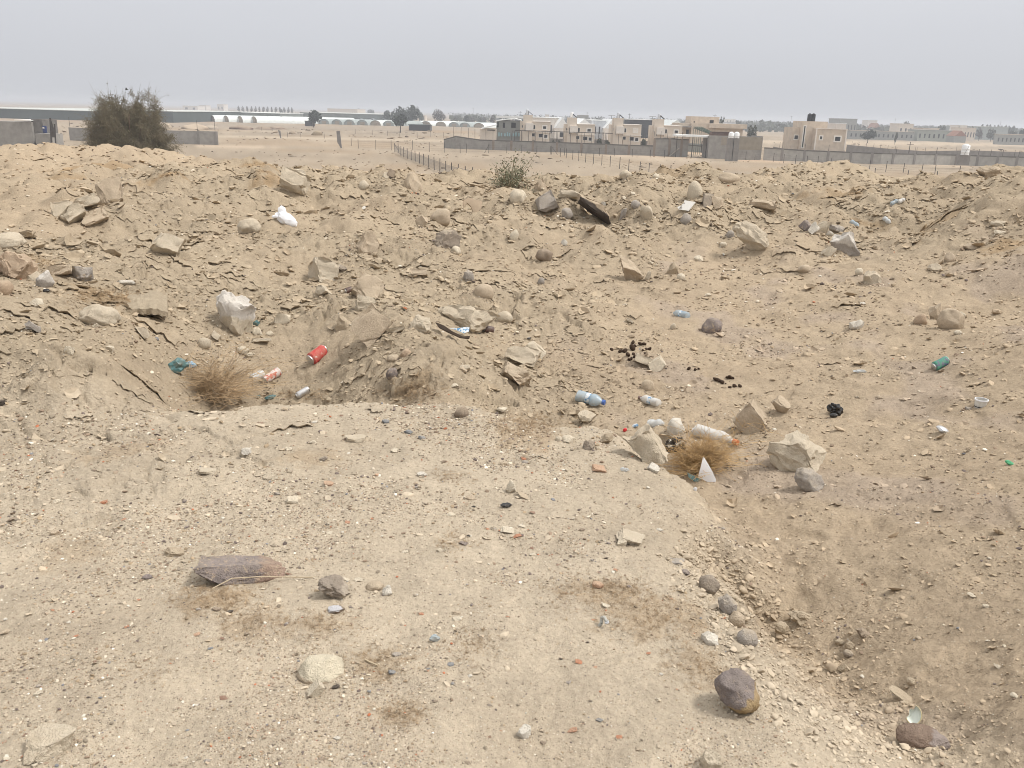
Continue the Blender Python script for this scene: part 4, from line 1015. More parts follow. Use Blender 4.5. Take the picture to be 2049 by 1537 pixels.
def bottle(ua, va, ub, vb, rad_px, mat, capmat, label_, short, lab=True, lift=.75, squash=.004):
    s = pxm(hit(ua, va)); r_ = rad_px * s
    o, Ln = lying('plastic_bottle', ua, va, ub, vb, r_, lift)
    prof = [(r_ * .55, 0), (r_ * .95, Ln * .03), (r_, Ln * .08), (r_, Ln * .30), (r_ * .90, Ln * .34), (r_ * .90, Ln * .50), (r_, Ln * .54), (r_ * .98, Ln * .66), (r_ * .72, Ln * .78), (r_ * .36, Ln * .88), (r_ * .34, Ln * .92)]
    bd = MB().lathe(dense(prof, r_ * .3), 20, 'X')
    me = bd.mesh('bottle_body', mat, True); crumple(me, squash, 16 / r_ * .03, 3); obj('bottle_body', me, o)
    if lab: MB().lathe([(r_ * .925, Ln * .345), (r_ * .925, Ln * .495)], 20, 'X', False).obj('label_band', LABELB, o, smooth=True)
    if capmat: MB().lathe([(r_ * .44, Ln * .90), (r_ * .44, Ln * 1.0)], 14, 'X').obj('bottle_cap', capmat, o)
    tag(o, label_, 'bottle')
    LAND.append(((ua + ub) / 2, (va + vb) / 2, short))
    return o
bottle(1153, 800, 1210, 806, 12, PETB, BLUECAP, 'large pale blue water bottle with a dark blue cap lying below the shelf corner', 'the large blue bottle', lift=.8)
bottle(1377, 636, 1345, 627, 8.5, PETB, None, 'small pale blue bottle half sunk in a hole on the far slope', 'the upper blue bottle', lift=.45)
bottle(1319, 812, 1277, 802, 9, PETG, pmat('brown_cap', (.16, .10, .08), .5), 'clear pinkish bottle with a brown neck right of the large blue bottle', 'the pinkish bottle', lift=.6, lab=True)
bottle(1390, 868, 1472, 893, 13, PETG, ORANGEP, 'milky long bottle with an orange neck ring behind the tumbleweed', 'the milky bottle', lift=.7, lab=False)
bottle(1296, 853, 1330, 858, 9, PET, None, 'crushed clear cup-like bottle between the white chunk and the label scrap', 'the clear cup', lift=.6, lab=False)
bottle(1702, 446, 1720, 450, 4.5, PETB, None, 'tiny pale blue bottle among weeds on the upper right slope', None, lab=False)
LAND.pop()
bottle(1768, 440, 1782, 446, 5, PET, None, 'tiny clear crushed bottle on the upper right slope below two bottles in line', None, lab=False); LAND.pop()
bottle(1782, 412, 1796, 409, 4.5, PETB, None, 'tiny bluish bottle, nearer of two in line on the upper right slope', None, lab=False); LAND.pop()
bottle(1797, 408, 1809, 402, 4.5, PETG, None, 'tiny pale bottle, farther of two in line on the upper right slope', None, lab=False); LAND.pop()

def can(ua, va, ub, vb, rad_px, mat, label_, short, dent=.010, open_end=False, lift=.8):
    s = pxm(hit(ua, va)); r_ = rad_px * s
    o, Ln = lying('drink_can', ua, va, ub, vb, r_, lift)
    prof = [(r_ * .80, Ln * .06), (r_, Ln * .12), (r_, Ln * .86), (r_ * .82, Ln * .95)]
    me = MB().lathe(dense(prof, r_ * .25), 22, 'X').mesh('can_body', mat, True); crumple(me, dent, 14 / r_ * .03, 7); obj('can_body', me, o)
    MB().lathe([(r_ * .70, 0), (r_ * .82, Ln * .02), (r_ * .82, Ln * .07)], 20, 'X').obj('can_base', ALU, o)
    MB().lathe([(r_ * .83, Ln * .945), (r_ * .83, Ln * .985), (r_ * .74, Ln * .985), (r_ * .74, Ln * .965)], 20, 'X').obj('can_lid', ALU, o)
    tag(o, label_, 'can')
    if short: LAND.append(((ua + ub) / 2, (va + vb) / 2, short))
    return o
can(620, 731, 651, 719, 12.5, CANRED, 'dented red drink can with pale print lying in the left hollow', 'the red can')
can(1866, 742, 1889, 733, 9, CANGREEN, 'green and blue drink can with its pale end facing us on the right floor', 'the green can')
can(967, 664, 987, 661, 7.5, BROWNCAN, 'dark brown tin beside the board below the largest slab', 'the dark brown tin')
can(691, 588, 704, 586, 5.5, BROWNCAN, 'crushed dark brown tin between pale stones left of the brown-sided block', None, .008)
can(593, 799, 619, 796, 7, ALU, 'crushed silver can half hidden behind the back edge of the shelf', None, .008)
for ua, va, ub, vb, r_, lb in ((503, 764, 524, 758, 9, 'clear plastic cup at the bottom of the left hollow beside the bush'), (530, 768, 557, 761, 9.5, 'plastic cup with reddish print at the bottom of the left hollow')):
    s = pxm(hit(ua, va)); rr = r_ * s
    o, Ln = lying('plastic_cup', ua, va, ub, vb, rr, .8)
    me = MB().lathe(dense([(rr * .70, 0), (rr * .74, .001), (rr, Ln)], rr * .3), 20, 'X', False).mesh('cup_wall', CUPRED if ua > 520 else PET, True); crumple(me, .003, 20, 5)
    obj('cup_wall', me, o)
    MB().lathe([(rr * 1.05, Ln), (rr * 1.05, Ln * 1.03)], 20, 'X', False).obj('cup_rim', PETG, o)
    MB().lathe([(rr * .70, Ln * .01), (rr * .70, Ln * .03)], 20, 'X').obj('cup_base', PETG, o)
    tag(o, lb, 'cup')

def sheet(name, pts_px, base_px, mat, label_, cat, thick=.004, lean=.0, amp=.01, freq=14, sub=10, raise_=.0):
    """a thin rigid or limp sheet whose outline is given in pixels; it stands at the ground point under base_px"""
    p = hit(*base_px); s = pxm(p)
    bm = bmesh.new()
    vs = [bm.verts.new(((u - base_px[0]) * s, 0, (base_px[1] - v) * s)) for u, v in pts_px]
    bm.faces.new(vs)
    bmesh.ops.triangulate(bm, faces=bm.faces[:])
    bmesh.ops.subdivide_edges(bm, edges=bm.edges[:], cuts=sub // 3, use_grid_fill=True)
    bmesh.ops.solidify(bm, geom=bm.faces[:], thickness=thick)
    me = bpy.data.meshes.new(name); bm.to_mesh(me); bm.free(); me.materials.append(mat)
    crumple(me, amp, freq, int(base_px[0]))
    az = math.atan2(p.x, p.y)
    o = obj(name, me, None, p + Vector((0, 0, raise_)), (Matrix.Rotation(-az, 4, 'Z') @ Matrix.Rotation(-lean, 4, 'X')).to_euler())
    return tag(o, label_, cat)
sheet('plastic_shard', [(1402, 912), (1412, 925), (1424, 940), (1434, 957), (1432, 968), (1416, 962), (1396, 955), (1399, 935)], (1416, 964), WHITEP, 'white pointed plastic shard standing in front of the tumbleweed', 'plastic shard', .004, .25, .014, 7)
sheet('plastic_shard', [(1373, 945), (1386, 950), (1400, 957), (1412, 963), (1390, 965), (1378, 958)], (1392, 965), TEAL, 'teal plastic shard lying under the white pointed shard', 'plastic shard', .003, .9, .006, 9)
LAND.append((1416, 945, 'the white shard'))
sheet('floor_tile', [(1368, 400), (1390, 403), (1378, 423), (1358, 421), (1355, 416), (1366, 410), (1367, 404)], (1372, 422), pmat('tile_glaze', (.60, .58, .54), .4, 1, .12), 'broken white tile leaning on the slope below the upright round boulder', 'tile', .02, .6, .0, 5)
LAND.append((1372, 412, 'the broken tile'))
sheet('potsherd', [(926, 408), (936, 401), (950, 403), (965, 401), (962, 415), (956, 421), (946, 429), (941, 416), (934, 411), (927, 420)], (945, 425), mat_simple('pot_clay', (.42, .33, .24), .9, .1, 20, .002), 'curved tan potsherd standing on the far slope', 'potsherd', .03, .4, .04, 4)
LAND.append((945, 415, 'the potsherd'))
# dark board with a pale printed end
sheet('dark_board', [(871, 646), (890, 653), (905, 664), (925, 674), (940, 673), (938, 678), (920, 676), (897, 666), (878, 656)], (905, 676), mat_simple('charred_wood', (.06, .045, .035), .9, .3, 30, .004), 'thin dark board lying in front of the largest slab', 'board', .03, .5, .006, 8)
sheet('printed_scrap', [(900, 660), (915, 663), (928, 661), (941, 661), (940, 672), (930, 675), (914, 668)], (924, 675), LABELB, 'pale blue printed scrap on the end of the dark board', 'scrap', .003, .7, .012, 10, raise_=.025)
LAND.append((905, 662, 'the dark board'))
# limp plastic
def limp(uc, vc, ln, th, mat, label_, cat, name, ang=0, seed=1, flat=.5, k=3, rough=.35):
    p = hit(uc, vc + th * .42); s = pxm(p)
    v0, f0 = ico(k)
    n_ = perlin3(v0 * 1.7 + seed * 3.1, seed) + .6 * perlin3(v0 * 3.7 + seed, seed + 1) + .4 * np.abs(perlin3(v0 * 7 + seed, seed + 2))
    v = v0 * (1 + rough * n_[:, None])
    mn, mx = v.min(0), v.max(0); v = (v - (mn + mx) / 2) / (mx - mn)
    v = v * np.array([ln * s, ln * s * flat, th * s])
    me = mesh_np(name, v, f0, mat, True, 25)
    az = math.atan2(p.x, p.y)
    o = obj(name, me, None, Vector((p.x, p.y, p.z + th * s * .40)) + Vector((math.sin(az), math.cos(az), 0)) * ln * s * flat * .4, (Matrix.Rotation(-az, 4, 'Z') @ Matrix.Rotation(R(ang), 4, 'Y')).to_euler())
    return tag(o, label_, cat)
# the white carrier bag: a filled belly, a torn handle, a loose tail
p = hit(572, 448); s = pxm(p)
bag = empty('carrier_bag', p, -math.atan2(p.x, p.y))
def blob(name, c, dims, mat, seed, par, ang=0, k=3, rough=.22):
    v0, f0 = ico(k); n_ = perlin3(v0 * 1.6 + seed * 2.7, seed) + .5 * perlin3(v0 * 4.1 + seed, seed + 1)
    v = v0 * (1 + rough * n_[:, None]) * np.array(dims) * .5
    return obj(name, mesh_np(name, v, f0, mat, True, 35), par, c, (0, R(ang), 0))
blob('bag_belly', (2 * s, .05, 8 * s), (42 * s, 30 * s, 26 * s), WHITEP, 4, bag, 25)
blob('bag_handle', (-7 * s, .05, 24 * s), (17 * s, 7 * s, 20 * s), WHITEP, 9, bag, 10)
blob('bag_tail', (-19 * s, .04, 14 * s), (14 * s, 5 * s, 8 * s), WHITEP, 12, bag, -8)
tag(bag, 'crumpled white plastic carrier bag lying on the far left slope', 'plastic bag'); LAND.append((572, 435, 'the white bag'))
limp(352, 736, 54, 30, TEAL, 'teal plastic sheet caught behind the dry bush in the left hollow', 'plastic sheet', 'plastic_sheet', -20, 3, .5)
limp(382, 731, 24, 16, BLUEB, 'light blue scrap beside the teal sheet behind the dry bush', 'scrap', 'plastic_scrap', 10, 5)
limp(513, 647, 12, 16, TEAL, 'teal scrap tucked against the right side of the white-faced boulder', 'scrap', 'plastic_scrap', 70, 6)
limp(541, 796, 24, 9, TEAL, 'teal scrap showing just above the back edge of the shelf', 'scrap', 'plastic_scrap', -10, 7)
limp(515, 795, 14, 6, TEAL, 'smaller teal scrap at the back edge of the shelf beside the bush', 'scrap', 'plastic_scrap', 0, 8)
limp(1669, 822, 34, 26, BLACKP, 'shredded black plastic lump on the sandy right floor', 'plastic lump', 'plastic_lump', 20, 9, .7, 4, .55); LAND.append((1669, 822, 'the black plastic lump'))
limp(1668, 832, 17, 10, BLACKP, 'short black tube end at the front of the shredded black plastic', 'tube', 'black_tube', -10, 10, .8, 3, .15)
limp(1352, 893, 46, 34, SNAKE, 'patterned black and silver wrapper caught under the tumbleweed', 'wrapper', 'patterned_wrapper', -30, 11, .6, 4, .3); LAND.append((1350, 893, 'the patterned wrapper'))
limp(1250, 861, 8, 9, REDP, 'red bottle top on the slope left of the leaning shelf slab', 'bottle top', 'bottle_top', 30, 12, .8, 2, .15)
limp(1270, 853, 16, 9, LABELB, 'blue and white label scrap right of the red bottle top', 'label', 'label_scrap', -30, 13, .4)
limp(1389, 861, 12, 11, WHITEP, 'white scrap at the thick end of the milky bottle', 'scrap', 'plastic_scrap', -30, 14, .4)
limp(1720, 743, 27, 7, PET, 'clear plastic splinter on the sand left of the green can', 'plastic splinter', 'plastic_splinter', -6, 15, .3)
limp(1885, 862, 27, 13, ALU, 'small silver carton lying at the right side of the sandy floor', 'carton', 'silver_carton', 22, 16, .7, 2, .05)
limp(2020, 928, 20, 9, pmat('green_plastic', (.05, .35, .16), .5, 1, .2), 'green plastic scrap near the right picture edge', 'scrap', 'plastic_scrap', 25, 17, .4)
limp(93, 582, 13, 8, BLACKP, 'dark blue-black scrap on the ledge below the split stone', 'scrap', 'plastic_scrap', 5, 18)
limp(1391, 979, 9, 9, PAPERW, 'tiny white shred in front of the white shard', 'shred', 'paper_shred', 60, 19, .3, 2)
limp(1250, 940, 20, 9, PET, 'clear plastic flake at the shelf edge left of the white edge wedge', 'plastic flake', 'plastic_flake', 5, 20, .3)
limp(1012, 1005 + 8, 26, 9, BLACKP, 'crumpled dark foil beside the small pile on the shelf', 'foil', 'crumpled_foil', 0, 23, .6, 3, .5)
limp(870, 1278, 22, 15, pmat('dirty_glass', (.30, .34, .35), .15, 1, .4), 'grey lump of dirty glass on the weedy foreground shelf', 'glass lump', 'glass_lump', 10, 21)
p = hit(1202, 1252); s = pxm(p)
o = empty('bent_pipe', p, -math.atan2(p.x, p.y))
bm_ = MB(); pts = [(-3 * s, 0, -2 * s), (1 * s, 0, 6 * s), (1 * s, .01, 14 * s), (6 * s, .0, 20 * s), (11 * s, -.01, 15 * s)]
for a_, b_ in zip(pts[:-1], pts[1:]): bm_.bar(a_, b_, 3.6 * s, 8)
bm_.obj('pipe', pmat('grey_pipe', (.36, .36, .33), .5, 1, .4), o, smooth=True)
MB().bar(pts[-1], (12 * s, -.01, 12 * s), 4.6 * s, 8).obj('pipe_end', pmat('pale_pipe_end', (.5, .52, .55), .5, 1, .2), o)
tag(o, 'short bent grey pipe fitting beside an orange chip on the shelf', 'pipe'); LAND.append((1200, 1238, 'the bent pipe'))
# buried cup rim, saucer piece
p = hit(1962, 810); s = pxm(p)
o = empty('buried_cup', p, 0); r_ = 12 * s
MB().lathe([(r_ * .80, -.05), (r_, .035), (r_ * .93, .035), (r_ * .74, -.03)], 24, 'Z', False).obj('cup_wall', PETG, o, smooth=True)
MB().lathe([(r_ * 1.05, .030), (r_ * 1.05, .037), (r_ * .95, .037)], 24, 'Z', False).obj('cup_rim', WHITEP, o)
MB().lathe([(r_ * .9, -.012), (r_ * .9, -.004)], 24, 'Z').obj('sand_fill', SOIL, o)
tag(o, 'round clear cup sunk to its rim in the sand on the right', 'cup'); LAND.append((1962, 805, 'the buried cup'))
p = hit(1824, 1446); s = pxm(p)
o = empty('broken_saucer', p + Vector((0, 0, .028)), 0); o.rotation_euler = (R(50), 0, R(-25))
PORC = pmat('porcelain', (.66, .70, .64), .25, 1, .12)
vs = [(0, 0, 0)]; fs = []; ro = 17 * s; nn_ = 22
for ring, (rr, zz) in enumerate(((.45, .0), (.8, .004), (1.0, .016))):
    for i in range(nn_):
        an = math.pi * 2 * i / nn_
        cut = 1.0 if math.cos(an - 2.6) < .55 else .62 + .1 * math.sin(i * 5)
        vs.append((ro * rr * cut * math.cos(an) * .85, ro * rr * cut * math.sin(an) * 1.1, zz))
for i in range(nn_): fs.append((0, 1 + i, 1 + (i + 1) % nn_))
for q_ in range(2):
    for i in range(nn_): fs.append((1 + q_ * nn_ + i, 1 + (q_ + 1) * nn_ + i, 1 + (q_ + 1) * nn_ + (i + 1) % nn_, 1 + q_ * nn_ + (i + 1) % nn_))
MB().add(vs, fs).obj('saucer_plate', PORC, o, smooth=True)
mb = MB()
for i in range(nn_):
    a0, a1 = math.pi * 2 * i / nn_, math.pi * 2 * (i + 1) / nn_
    if math.cos(a0 - 2.6) < .5 and math.cos(a1 - 2.6) < .5: mb.bar((ro * .85 * math.cos(a0), ro * 1.1 * math.sin(a0), .017), (ro * .85 * math.cos(a1), ro * 1.1 * math.sin(a1), .017), .0018, 5)
mb.obj('saucer_rim', pmat('gilt_rim', (.45, .38, .22), .4), o)
tag(o, 'white broken saucer piece with a gilt rim stuck in the bank', 'saucer'); LAND.append((1822, 1440, 'the saucer piece'))
# dry stalk across the shelf
mb = MB(); pts = [hit(u, v) + Vector((0, 0, .012 + .02 * math.sin(i))) for i, (u, v) in enumerate(((425, 1184), (465, 1172), (520, 1169), (575, 1162), (634, 1154)))]
for a_, b_ in zip(pts[:-1], pts[1:]): mb.bar(a_, b_, .0019, 5)
tag(mb.obj('dry_stalk', mat_simple('straw', (.42, .345, .24), .8, .15), smooth=True), 'long dry stalk lying in front of the long purple slab', 'stalk')
mb = MB(); pts = [hit(u, v) + Vector((0, 0, .006)) for u, v in ((731, 1323), (742, 1329), (756, 1335))]
for a_, b_ in zip(pts[:-1], pts[1:]): mb.bar(a_, b_, .0028, 5)
tag(mb.obj('dry_stalk', bpy.data.materials['straw'], smooth=True), 'short dry stalk right of the half-buried lit-topped stone', 'stalk')
# dung
DUNG = mat_simple('dry_dung', (.045, .028, .018), .9, .3, 40, .002)
proto = []
for i in range(4):
    v, f = rock_verts(900 + i, (1, .85, .75), 'round', 2); proto.append(mesh_np('dung', v, f, DUNG))
heap1 = [(800, 552, 11), (870, 565, 13), (905, 560, 15), (930, 592, 16), (970, 497, 12), (965, 535, 20), (985, 525, 12), (1028, 506, 14), (1060, 506, 12), (975, 590, 10), (985, 608, 12), (940, 632, 12), (958, 625, 9), (1068, 585, 9), (1075, 550, 12), (1102, 547, 13), (1050, 560, 8)]
heap2 = [(1415, 705, 12), (1470, 715, 10), (1495, 708, 8), (1630, 788, 14), (1650, 795, 16), (1685, 812, 14), (1665, 805, 12), (1745, 772, 15), (1725, 776, 10), (1770, 780, 8), (1780, 843, 13), (1825, 843, 12), (1745, 855, 9), (1712, 828, 5)]
for hp, gname, lb in ((heap1, 'dung in the larger scatter', 'dark dropping in the larger dung scatter between the two blue bottles'), (heap2, 'dung in the smaller scatter', 'dark dropping in the smaller dung scatter above the rectangular tan block')):
    for i, (x_, y_, sz) in enumerate(hp):
        u, v = 1024 + x_ / 4.0, 560 + y_ / 4.0
        p = hit(u, v + sz * .3); s = pxm(p); w_ = sz * 1.9 * s / 2.6
        o = obj('dung', proto[i % 4], None, p + Vector((0, 0, w_ * .28)), (random.random(), random.random(), random.random() * 6)); o.scale = (w_ * 1.1, w_, w_ * .9)
        tag(o, lb, 'dung', gname)
LAND += [(1262, 700, 'the larger dung scatter'), (1440, 762, 'the smaller dung scatter')]

# ------------------------------------------------------------------ dry bushes and the green bush
TWIG = mat_simple('dry_twig', (.47, .345, .215), .9, .3, 6)
TWIG2 = mat_simple('grey_twig', (.36, .29, .21), .9, .3, 6)
def tubes(paths, r0, r1, k=3):
    """many thin twigs as one numpy mesh; paths: (n, m, 3)"""
    n_, m_, _ = paths.shape
    tan_ = np.gradient(paths, axis=1); tan_ /= np.linalg.norm(tan_, axis=2, keepdims=True) + 1e-9
    ref = np.where(np.abs(tan_[..., 2:3]) > .8, np.array([1., 0, 0]), np.array([0, 0, 1.]))
    a = np.cross(tan_, ref); a /= np.linalg.norm(a, axis=2, keepdims=True) + 1e-9
    b_ = np.cross(tan_, a)
    rad = np.linspace(r0, r1, m_)[None, :, None]
    ring = np.stack([paths + rad * (math.cos(2 * math.pi * i / k) * a + math.sin(2 * math.pi * i / k) * b_) for i in range(k)], 2)
    v = ring.reshape(-1, 3)
    i0 = (np.arange(n_)[:, None, None] * m_ + np.arange(m_ - 1)[None, :, None]) * k + np.arange(k)[None, None]
    i1 = (np.arange(n_)[:, None, None] * m_ + np.arange(m_ - 1)[None, :, None]) * k + (np.arange(k)[None, None] + 1) % k
    f = np.stack([i0, i1, i1 + k, i0 + k], -1).reshape(-1, 4)
    return v, f
def twigs(nn, seed, lo, hi, spread, curl, m_=6, up=1.0, branch=True):
    r_ = np.random.default_rng(seed)
    az = r_.uniform(0, 2 * math.pi, nn); incl = np.abs(r_.normal(0, spread, nn)); Ln = r_.uniform(lo, hi, nn)
    t_ = np.linspace(0, 1, m_)[None, :, None]
    d0 = np.stack([np.sin(incl) * np.cos(az), np.sin(incl) * np.sin(az), np.cos(incl) * up], 1)[:, None]
    side = r_.normal(0, 1, (nn, 1, 3)) * curl
    wob = np.cumsum(r_.normal(0, curl * .35, (nn, m_, 3)), axis=1) / m_
    return (d0 * t_ + side * t_ ** 2 * .5 + wob) * Ln[:, None, None]
def bush(name, base_px, wpx, hpx, nn, label_, mats, seed, r0=.0026, squash=.8):
    p = hit(*base_px); s = pxm(p)
    o = empty(name, p - Vector((0, 0, .02)), 0)
    W, H = wpx * s / 2, hpx * s
    def env(pa):
        pa = pa.copy(); pa[..., 0] *= W; pa[..., 1] *= W * squash; pa[..., 2] *= H; return pa
    main = env(twigs(nn // 6, seed, .45, 1.0, .95, .8)); main[..., 0] += .25 * W * (main[..., 2:3] / H)[..., 0] * (1 if seed % 2 else -1)
    main *= (1 + .28 * np.sin(np.arctan2(main[:, -1:, 1], main[:, -1:, 0]) * 3 + seed))[..., None]
    main[..., 2] = np.maximum(main[..., 2], .004)
    v, f = tubes(main, r0 * 1.5, r0 * .5); obj('branch', mesh_np('branch', v, f, mats[1]), o)
    r_ = np.random.default_rng(seed + 1)
    st = main[r_.integers(0, len(main), nn), r_.integers(1, 6, nn)]
    sub_ = twigs(nn, seed + 2, .2, .55, 1.3, 1.4); sub_[..., 0] *= W; sub_[..., 1] *= W * squash; sub_[..., 2] *= H * .8
    dirs = st / (np.linalg.norm(st, axis=1, keepdims=True) + 1e-6)
    pa = st[:, None] + sub_ + dirs[:, None] * np.linspace(0, 1, 6)[None, :, None] * np.array([W, W * squash, H]) * .18
    pa[..., 2] = np.maximum(pa[..., 2], .005)
    v, f = tubes(pa, r0 * .75, r0 * .35); ob = obj('twig', mesh_np('twig', v, f, mats[0]), o); ob['kind'] = 'stuff'
    tag(o, label_, 'bush'); return o
bush('dry_bush', (418, 784), 200, 52, 1500, 'dry brown twiggy bush at the bottom of the left hollow', (TWIG, TWIG2), 5, .0026); LAND.append((420, 765, 'the dry bush'))
bush('tumbleweed', (1400, 930), 132, 48, 1600, 'golden brown tumbleweed lodged against litter below the shelf', (mat_simple('golden_twig', (.50, .34, .17), .9, .3, 6), TWIG), 9, .0021); LAND.append((1400, 925, 'the tumbleweed'))
bush('dry_bush', (1128, 820), 26, 10, 60, 'small tuft of dead twigs beside the pale pyramid stone', (TWIG2, TWIG2), 19, .002)
LEAFG = mat_simple('olive_leaf', (.19, .19, .125), .8, .35, 3)
def leafcloud(name, pts, size, mat, parent, seed, smooth=False):
    r_ = np.random.default_rng(seed); n_ = len(pts)
    a = r_.normal(0, 1, (n_, 3)); a /= np.linalg.norm(a, axis=1, keepdims=True)
    b_ = np.cross(a, r_.normal(0, 1, (n_, 3))); b_ /= np.linalg.norm(b_, axis=1, keepdims=True)
    sz = size * r_.uniform(.6, 1.4, (n_, 1))
    v = np.stack([pts - a * sz * .5, pts + b_ * sz * .3, pts + a * sz * .5, pts - b_ * sz * .3], 1).reshape(-1, 3)
    f = (np.arange(n_)[:, None] * 4 + np.arange(4)[None]).astype(np.int32)
    ob = obj(name, mesh_np(name, v, f, mat, False), parent); ob['kind'] = 'stuff'; return ob
def green_bush():
    p = at(1016, 366, 14.6); p.z = gz(p.x, p.y)
    H = at(1025, 318, 14.6).z - p.z; s = pxm(p)
    o = empty('green_bush', p, 0)
    main = twigs(46, 33, .55, 1.0, .6, .45); main[..., :2] *= 78 * s; main[..., 2] *= H
    main[..., 0] += 8 * s * main[..., 2] / H
    v, f = tubes(main, .010, .003, 4); obj('branch', mesh_np('branch', v, f, TWIG2), o)
    r_ = np.random.default_rng(3)
    pts = main[r_.integers(0, 46, 1500), r_.integers(2, 6, 1500)] + r_.normal(0, 1, (1500, 3)) * np.array([5, 5, 5]) * s
    leafcloud('leaf', pts[pts[:, 2] > 0], .035, LEAFG, o, 8)
    tag(o, 'sparse grey-green bush growing on the rim in front of the fence', 'bush'); LAND.append((1015, 345, 'the green bush'))
green_bush()

# ------------------------------------------------------------------ small stones lying on the shelf, described by what they lie next to
SM = {(0, 900): '''455,412,90,cream 835,420,85,orange 1010,440,58,tan 105,558,80,brown 440,660,95,tan 175,772,60,cream 1475,412,55,purple 1495,620,50,purple 990,550,55,orange 1990,530,42,white 20,988,48,cream 1185,1015,100,purple 1108,1200,48,orange 425,1283,42,orange 1840,1297,62,black 1735,1275,80,brown 1015,1415,60,orange 610,1490,62,orange 1575,1475,70,peach 1975,1470,50,brown 755,162,50,brown 550,1380,44,white 1395,810,150,soilclod 935,650,50,brown 1590,1275,52,grey 120,1195,38,purple 40,1455,90,tan 170,200,40,redbrown''',
 (512, 900): '''585,265,100,peach 170,348,58,grey 120,370,48,orange 975,198,48,peach 850,210,42,purple 1330,195,105,white 1285,298,42,grey 1165,325,28,orange 935,380,38,redbrown 1980,110,75,tan 1720,378,100,tan 1560,518,85,cream 1745,455,36,black 1505,92,52,brown 735,577,62,orange 928,550,44,orange 385,660,42,redbrown 570,600,38,black 605,617,36,orange 695,660,32,white 1660,750,85,purple 1475,805,70,cream 1195,812,62,cream 1705,688,38,black 1855,632,42,orange 1910,632,42,grey 260,992,58,redbrown 1110,897,28,orange 1510,947,28,redbrown 720,1035,62,cream 820,1037,80,cream 1290,1160,28,white 1330,1312,62,orange 1607,1303,80,tan 1615,1350,90,cream 2015,1335,42,orange 760,1260,38,purple 830,1325,36,brown 1730,1243,38,purple 205,1395,38,redbrown 245,1390,42,grey 755,1397,48,redbrown 450,1295,0,tan 540,70,90,browngrey 270,1360,0,tan 1115,1360,0,tan 590,665,60,cream 680,1085,0,tan 1110,10,60,cream 265,1350,0,tan''',
 (512, 560): '''230,1030,70,tan 470,1135,60,white 685,1085,45,redbrown 1185,1020,38,orange 45,1145,45,redbrown 1220,1215,90,slate 1330,1260,75,slate 1405,1185,45,grey 1040,1135,70,slate 265,1350,75,cream 1115,1360,62,cream 460,1295,70,cream 1590,850,75,cream 695,820,50,cream 1970,1040,95,cream 1660,715,90,tan 530,1210,35,white 1850,575,0,tan''',
 (1024, 900): '''95,70,62,orange 105,98,58,grey 165,500,62,redbrown 45,688,95,orange 135,640,28,orange 165,785,52,redbrown 80,605,70,cream 565,640,58,brown 485,550,46,cream 890,597,42,redbrown 1185,640,70,white 775,748,42,purple 370,920,48,redbrown 830,958,52,orange 695,980,38,redbrown 755,1033,42,redbrown 935,1092,42,purple 755,867,36,dark 645,885,38,grey 1390,980,85,purple 1365,1115,70,cream 755,1242,95,cream 655,1360,42,orange 1275,1190,42,peach 1690,1340,58,orange 170,835,65,cream 615,530,46,cream 700,150,150,peach 1690,630,40,grey 1890,770,60,tan 1830,875,60,tan''',
 (1024, 1153): '''535,682,84,orange 668,725,42,orange 390,660,36,dark 1093,615,52,orange 455,848,52,grey 1240,888,38,brown 1325,905,38,orange 700,1152,76,slate 485,1225,112,orange 570,1178,38,redbrown 860,1285,78,orange 250,1335,62,brown 1175,985,46,cream 1480,885,62,tan 1015,1385,72,tan 1750,1435,52,cream 375,1450,70,tan 630,1000,38,dark 1195,785,42,white 240,1235,56,tan''',
 (512, 1153): '''320,612,56,tan 1435,1000,46,brown 150,1157,38,purple 650,1298,66,white 760,1428,52,white 598,1462,52,cream 460,848,48,tan 300,980,46,tan 1090,768,72,slate 1130,625,92,grey 1560,705,66,slate 1640,695,46,cream 1715,797,52,white 1575,857,42,slate 910,922,46,slate 1870,1285,46,redbrown 870,1500,52,grey 1695,1497,62,brown 525,1465,62,brown 1640,1255,36,cream 1870,1035,38,purple 720,890,52,cream 640,885,80,dark 1375,740,42,slate 1375,758,36,orange''',
 (0, 1153): '''1795,970,92,redbrown 1575,1030,42,white 1110,720,52,tan 305,935,82,cream 315,877,58,grey 1210,1235,62,cream 205,1270,58,redbrown 185,1438,58,orange 60,1455,66,cream 1490,1452,38,white 1660,1478,62,grey 1385,1510,46,brown 285,1510,66,cream 1368,695,38,orange 760,683,42,redbrown 1685,578,52,slate 1985,550,62,tan 1780,497,52,redbrown 45,345,38,white 1500,1233,36,slate 555,690,42,cream 1995,1333,46,white''',
 (1536, 1153): '''1840,728,72,cream 1975,960,88,cream 1625,155,82,cream 1745,240,62,cream 1205,495,62,tan 1525,415,36,slate 1085,1010,56,tan 1150,840,60,brown 1895,560,46,cream 1210,1090,60,tan''',
 (1536, 560): '''760,188,50,white 435,412,24,white 328,540,26,white 718,938,28,white 1250,1020,22,white 1600,1028,60,grey 890,940,60,tan 1415,45,26,white 1520,420,0,white''',
 (1024, 300): '''675,520,28,cream 920,690,34,cream 1430,735,40,cream 1110,905,50,cream 1155,925,34,cream 905,1240,44,cream 480,610,30,cream 970,350,50,cream 905,385,50,cream 1190,560,40,pale 1585,595,46,brown 1570,1160,55,cream 1860,810,50,grey 735,440,60,white'''}
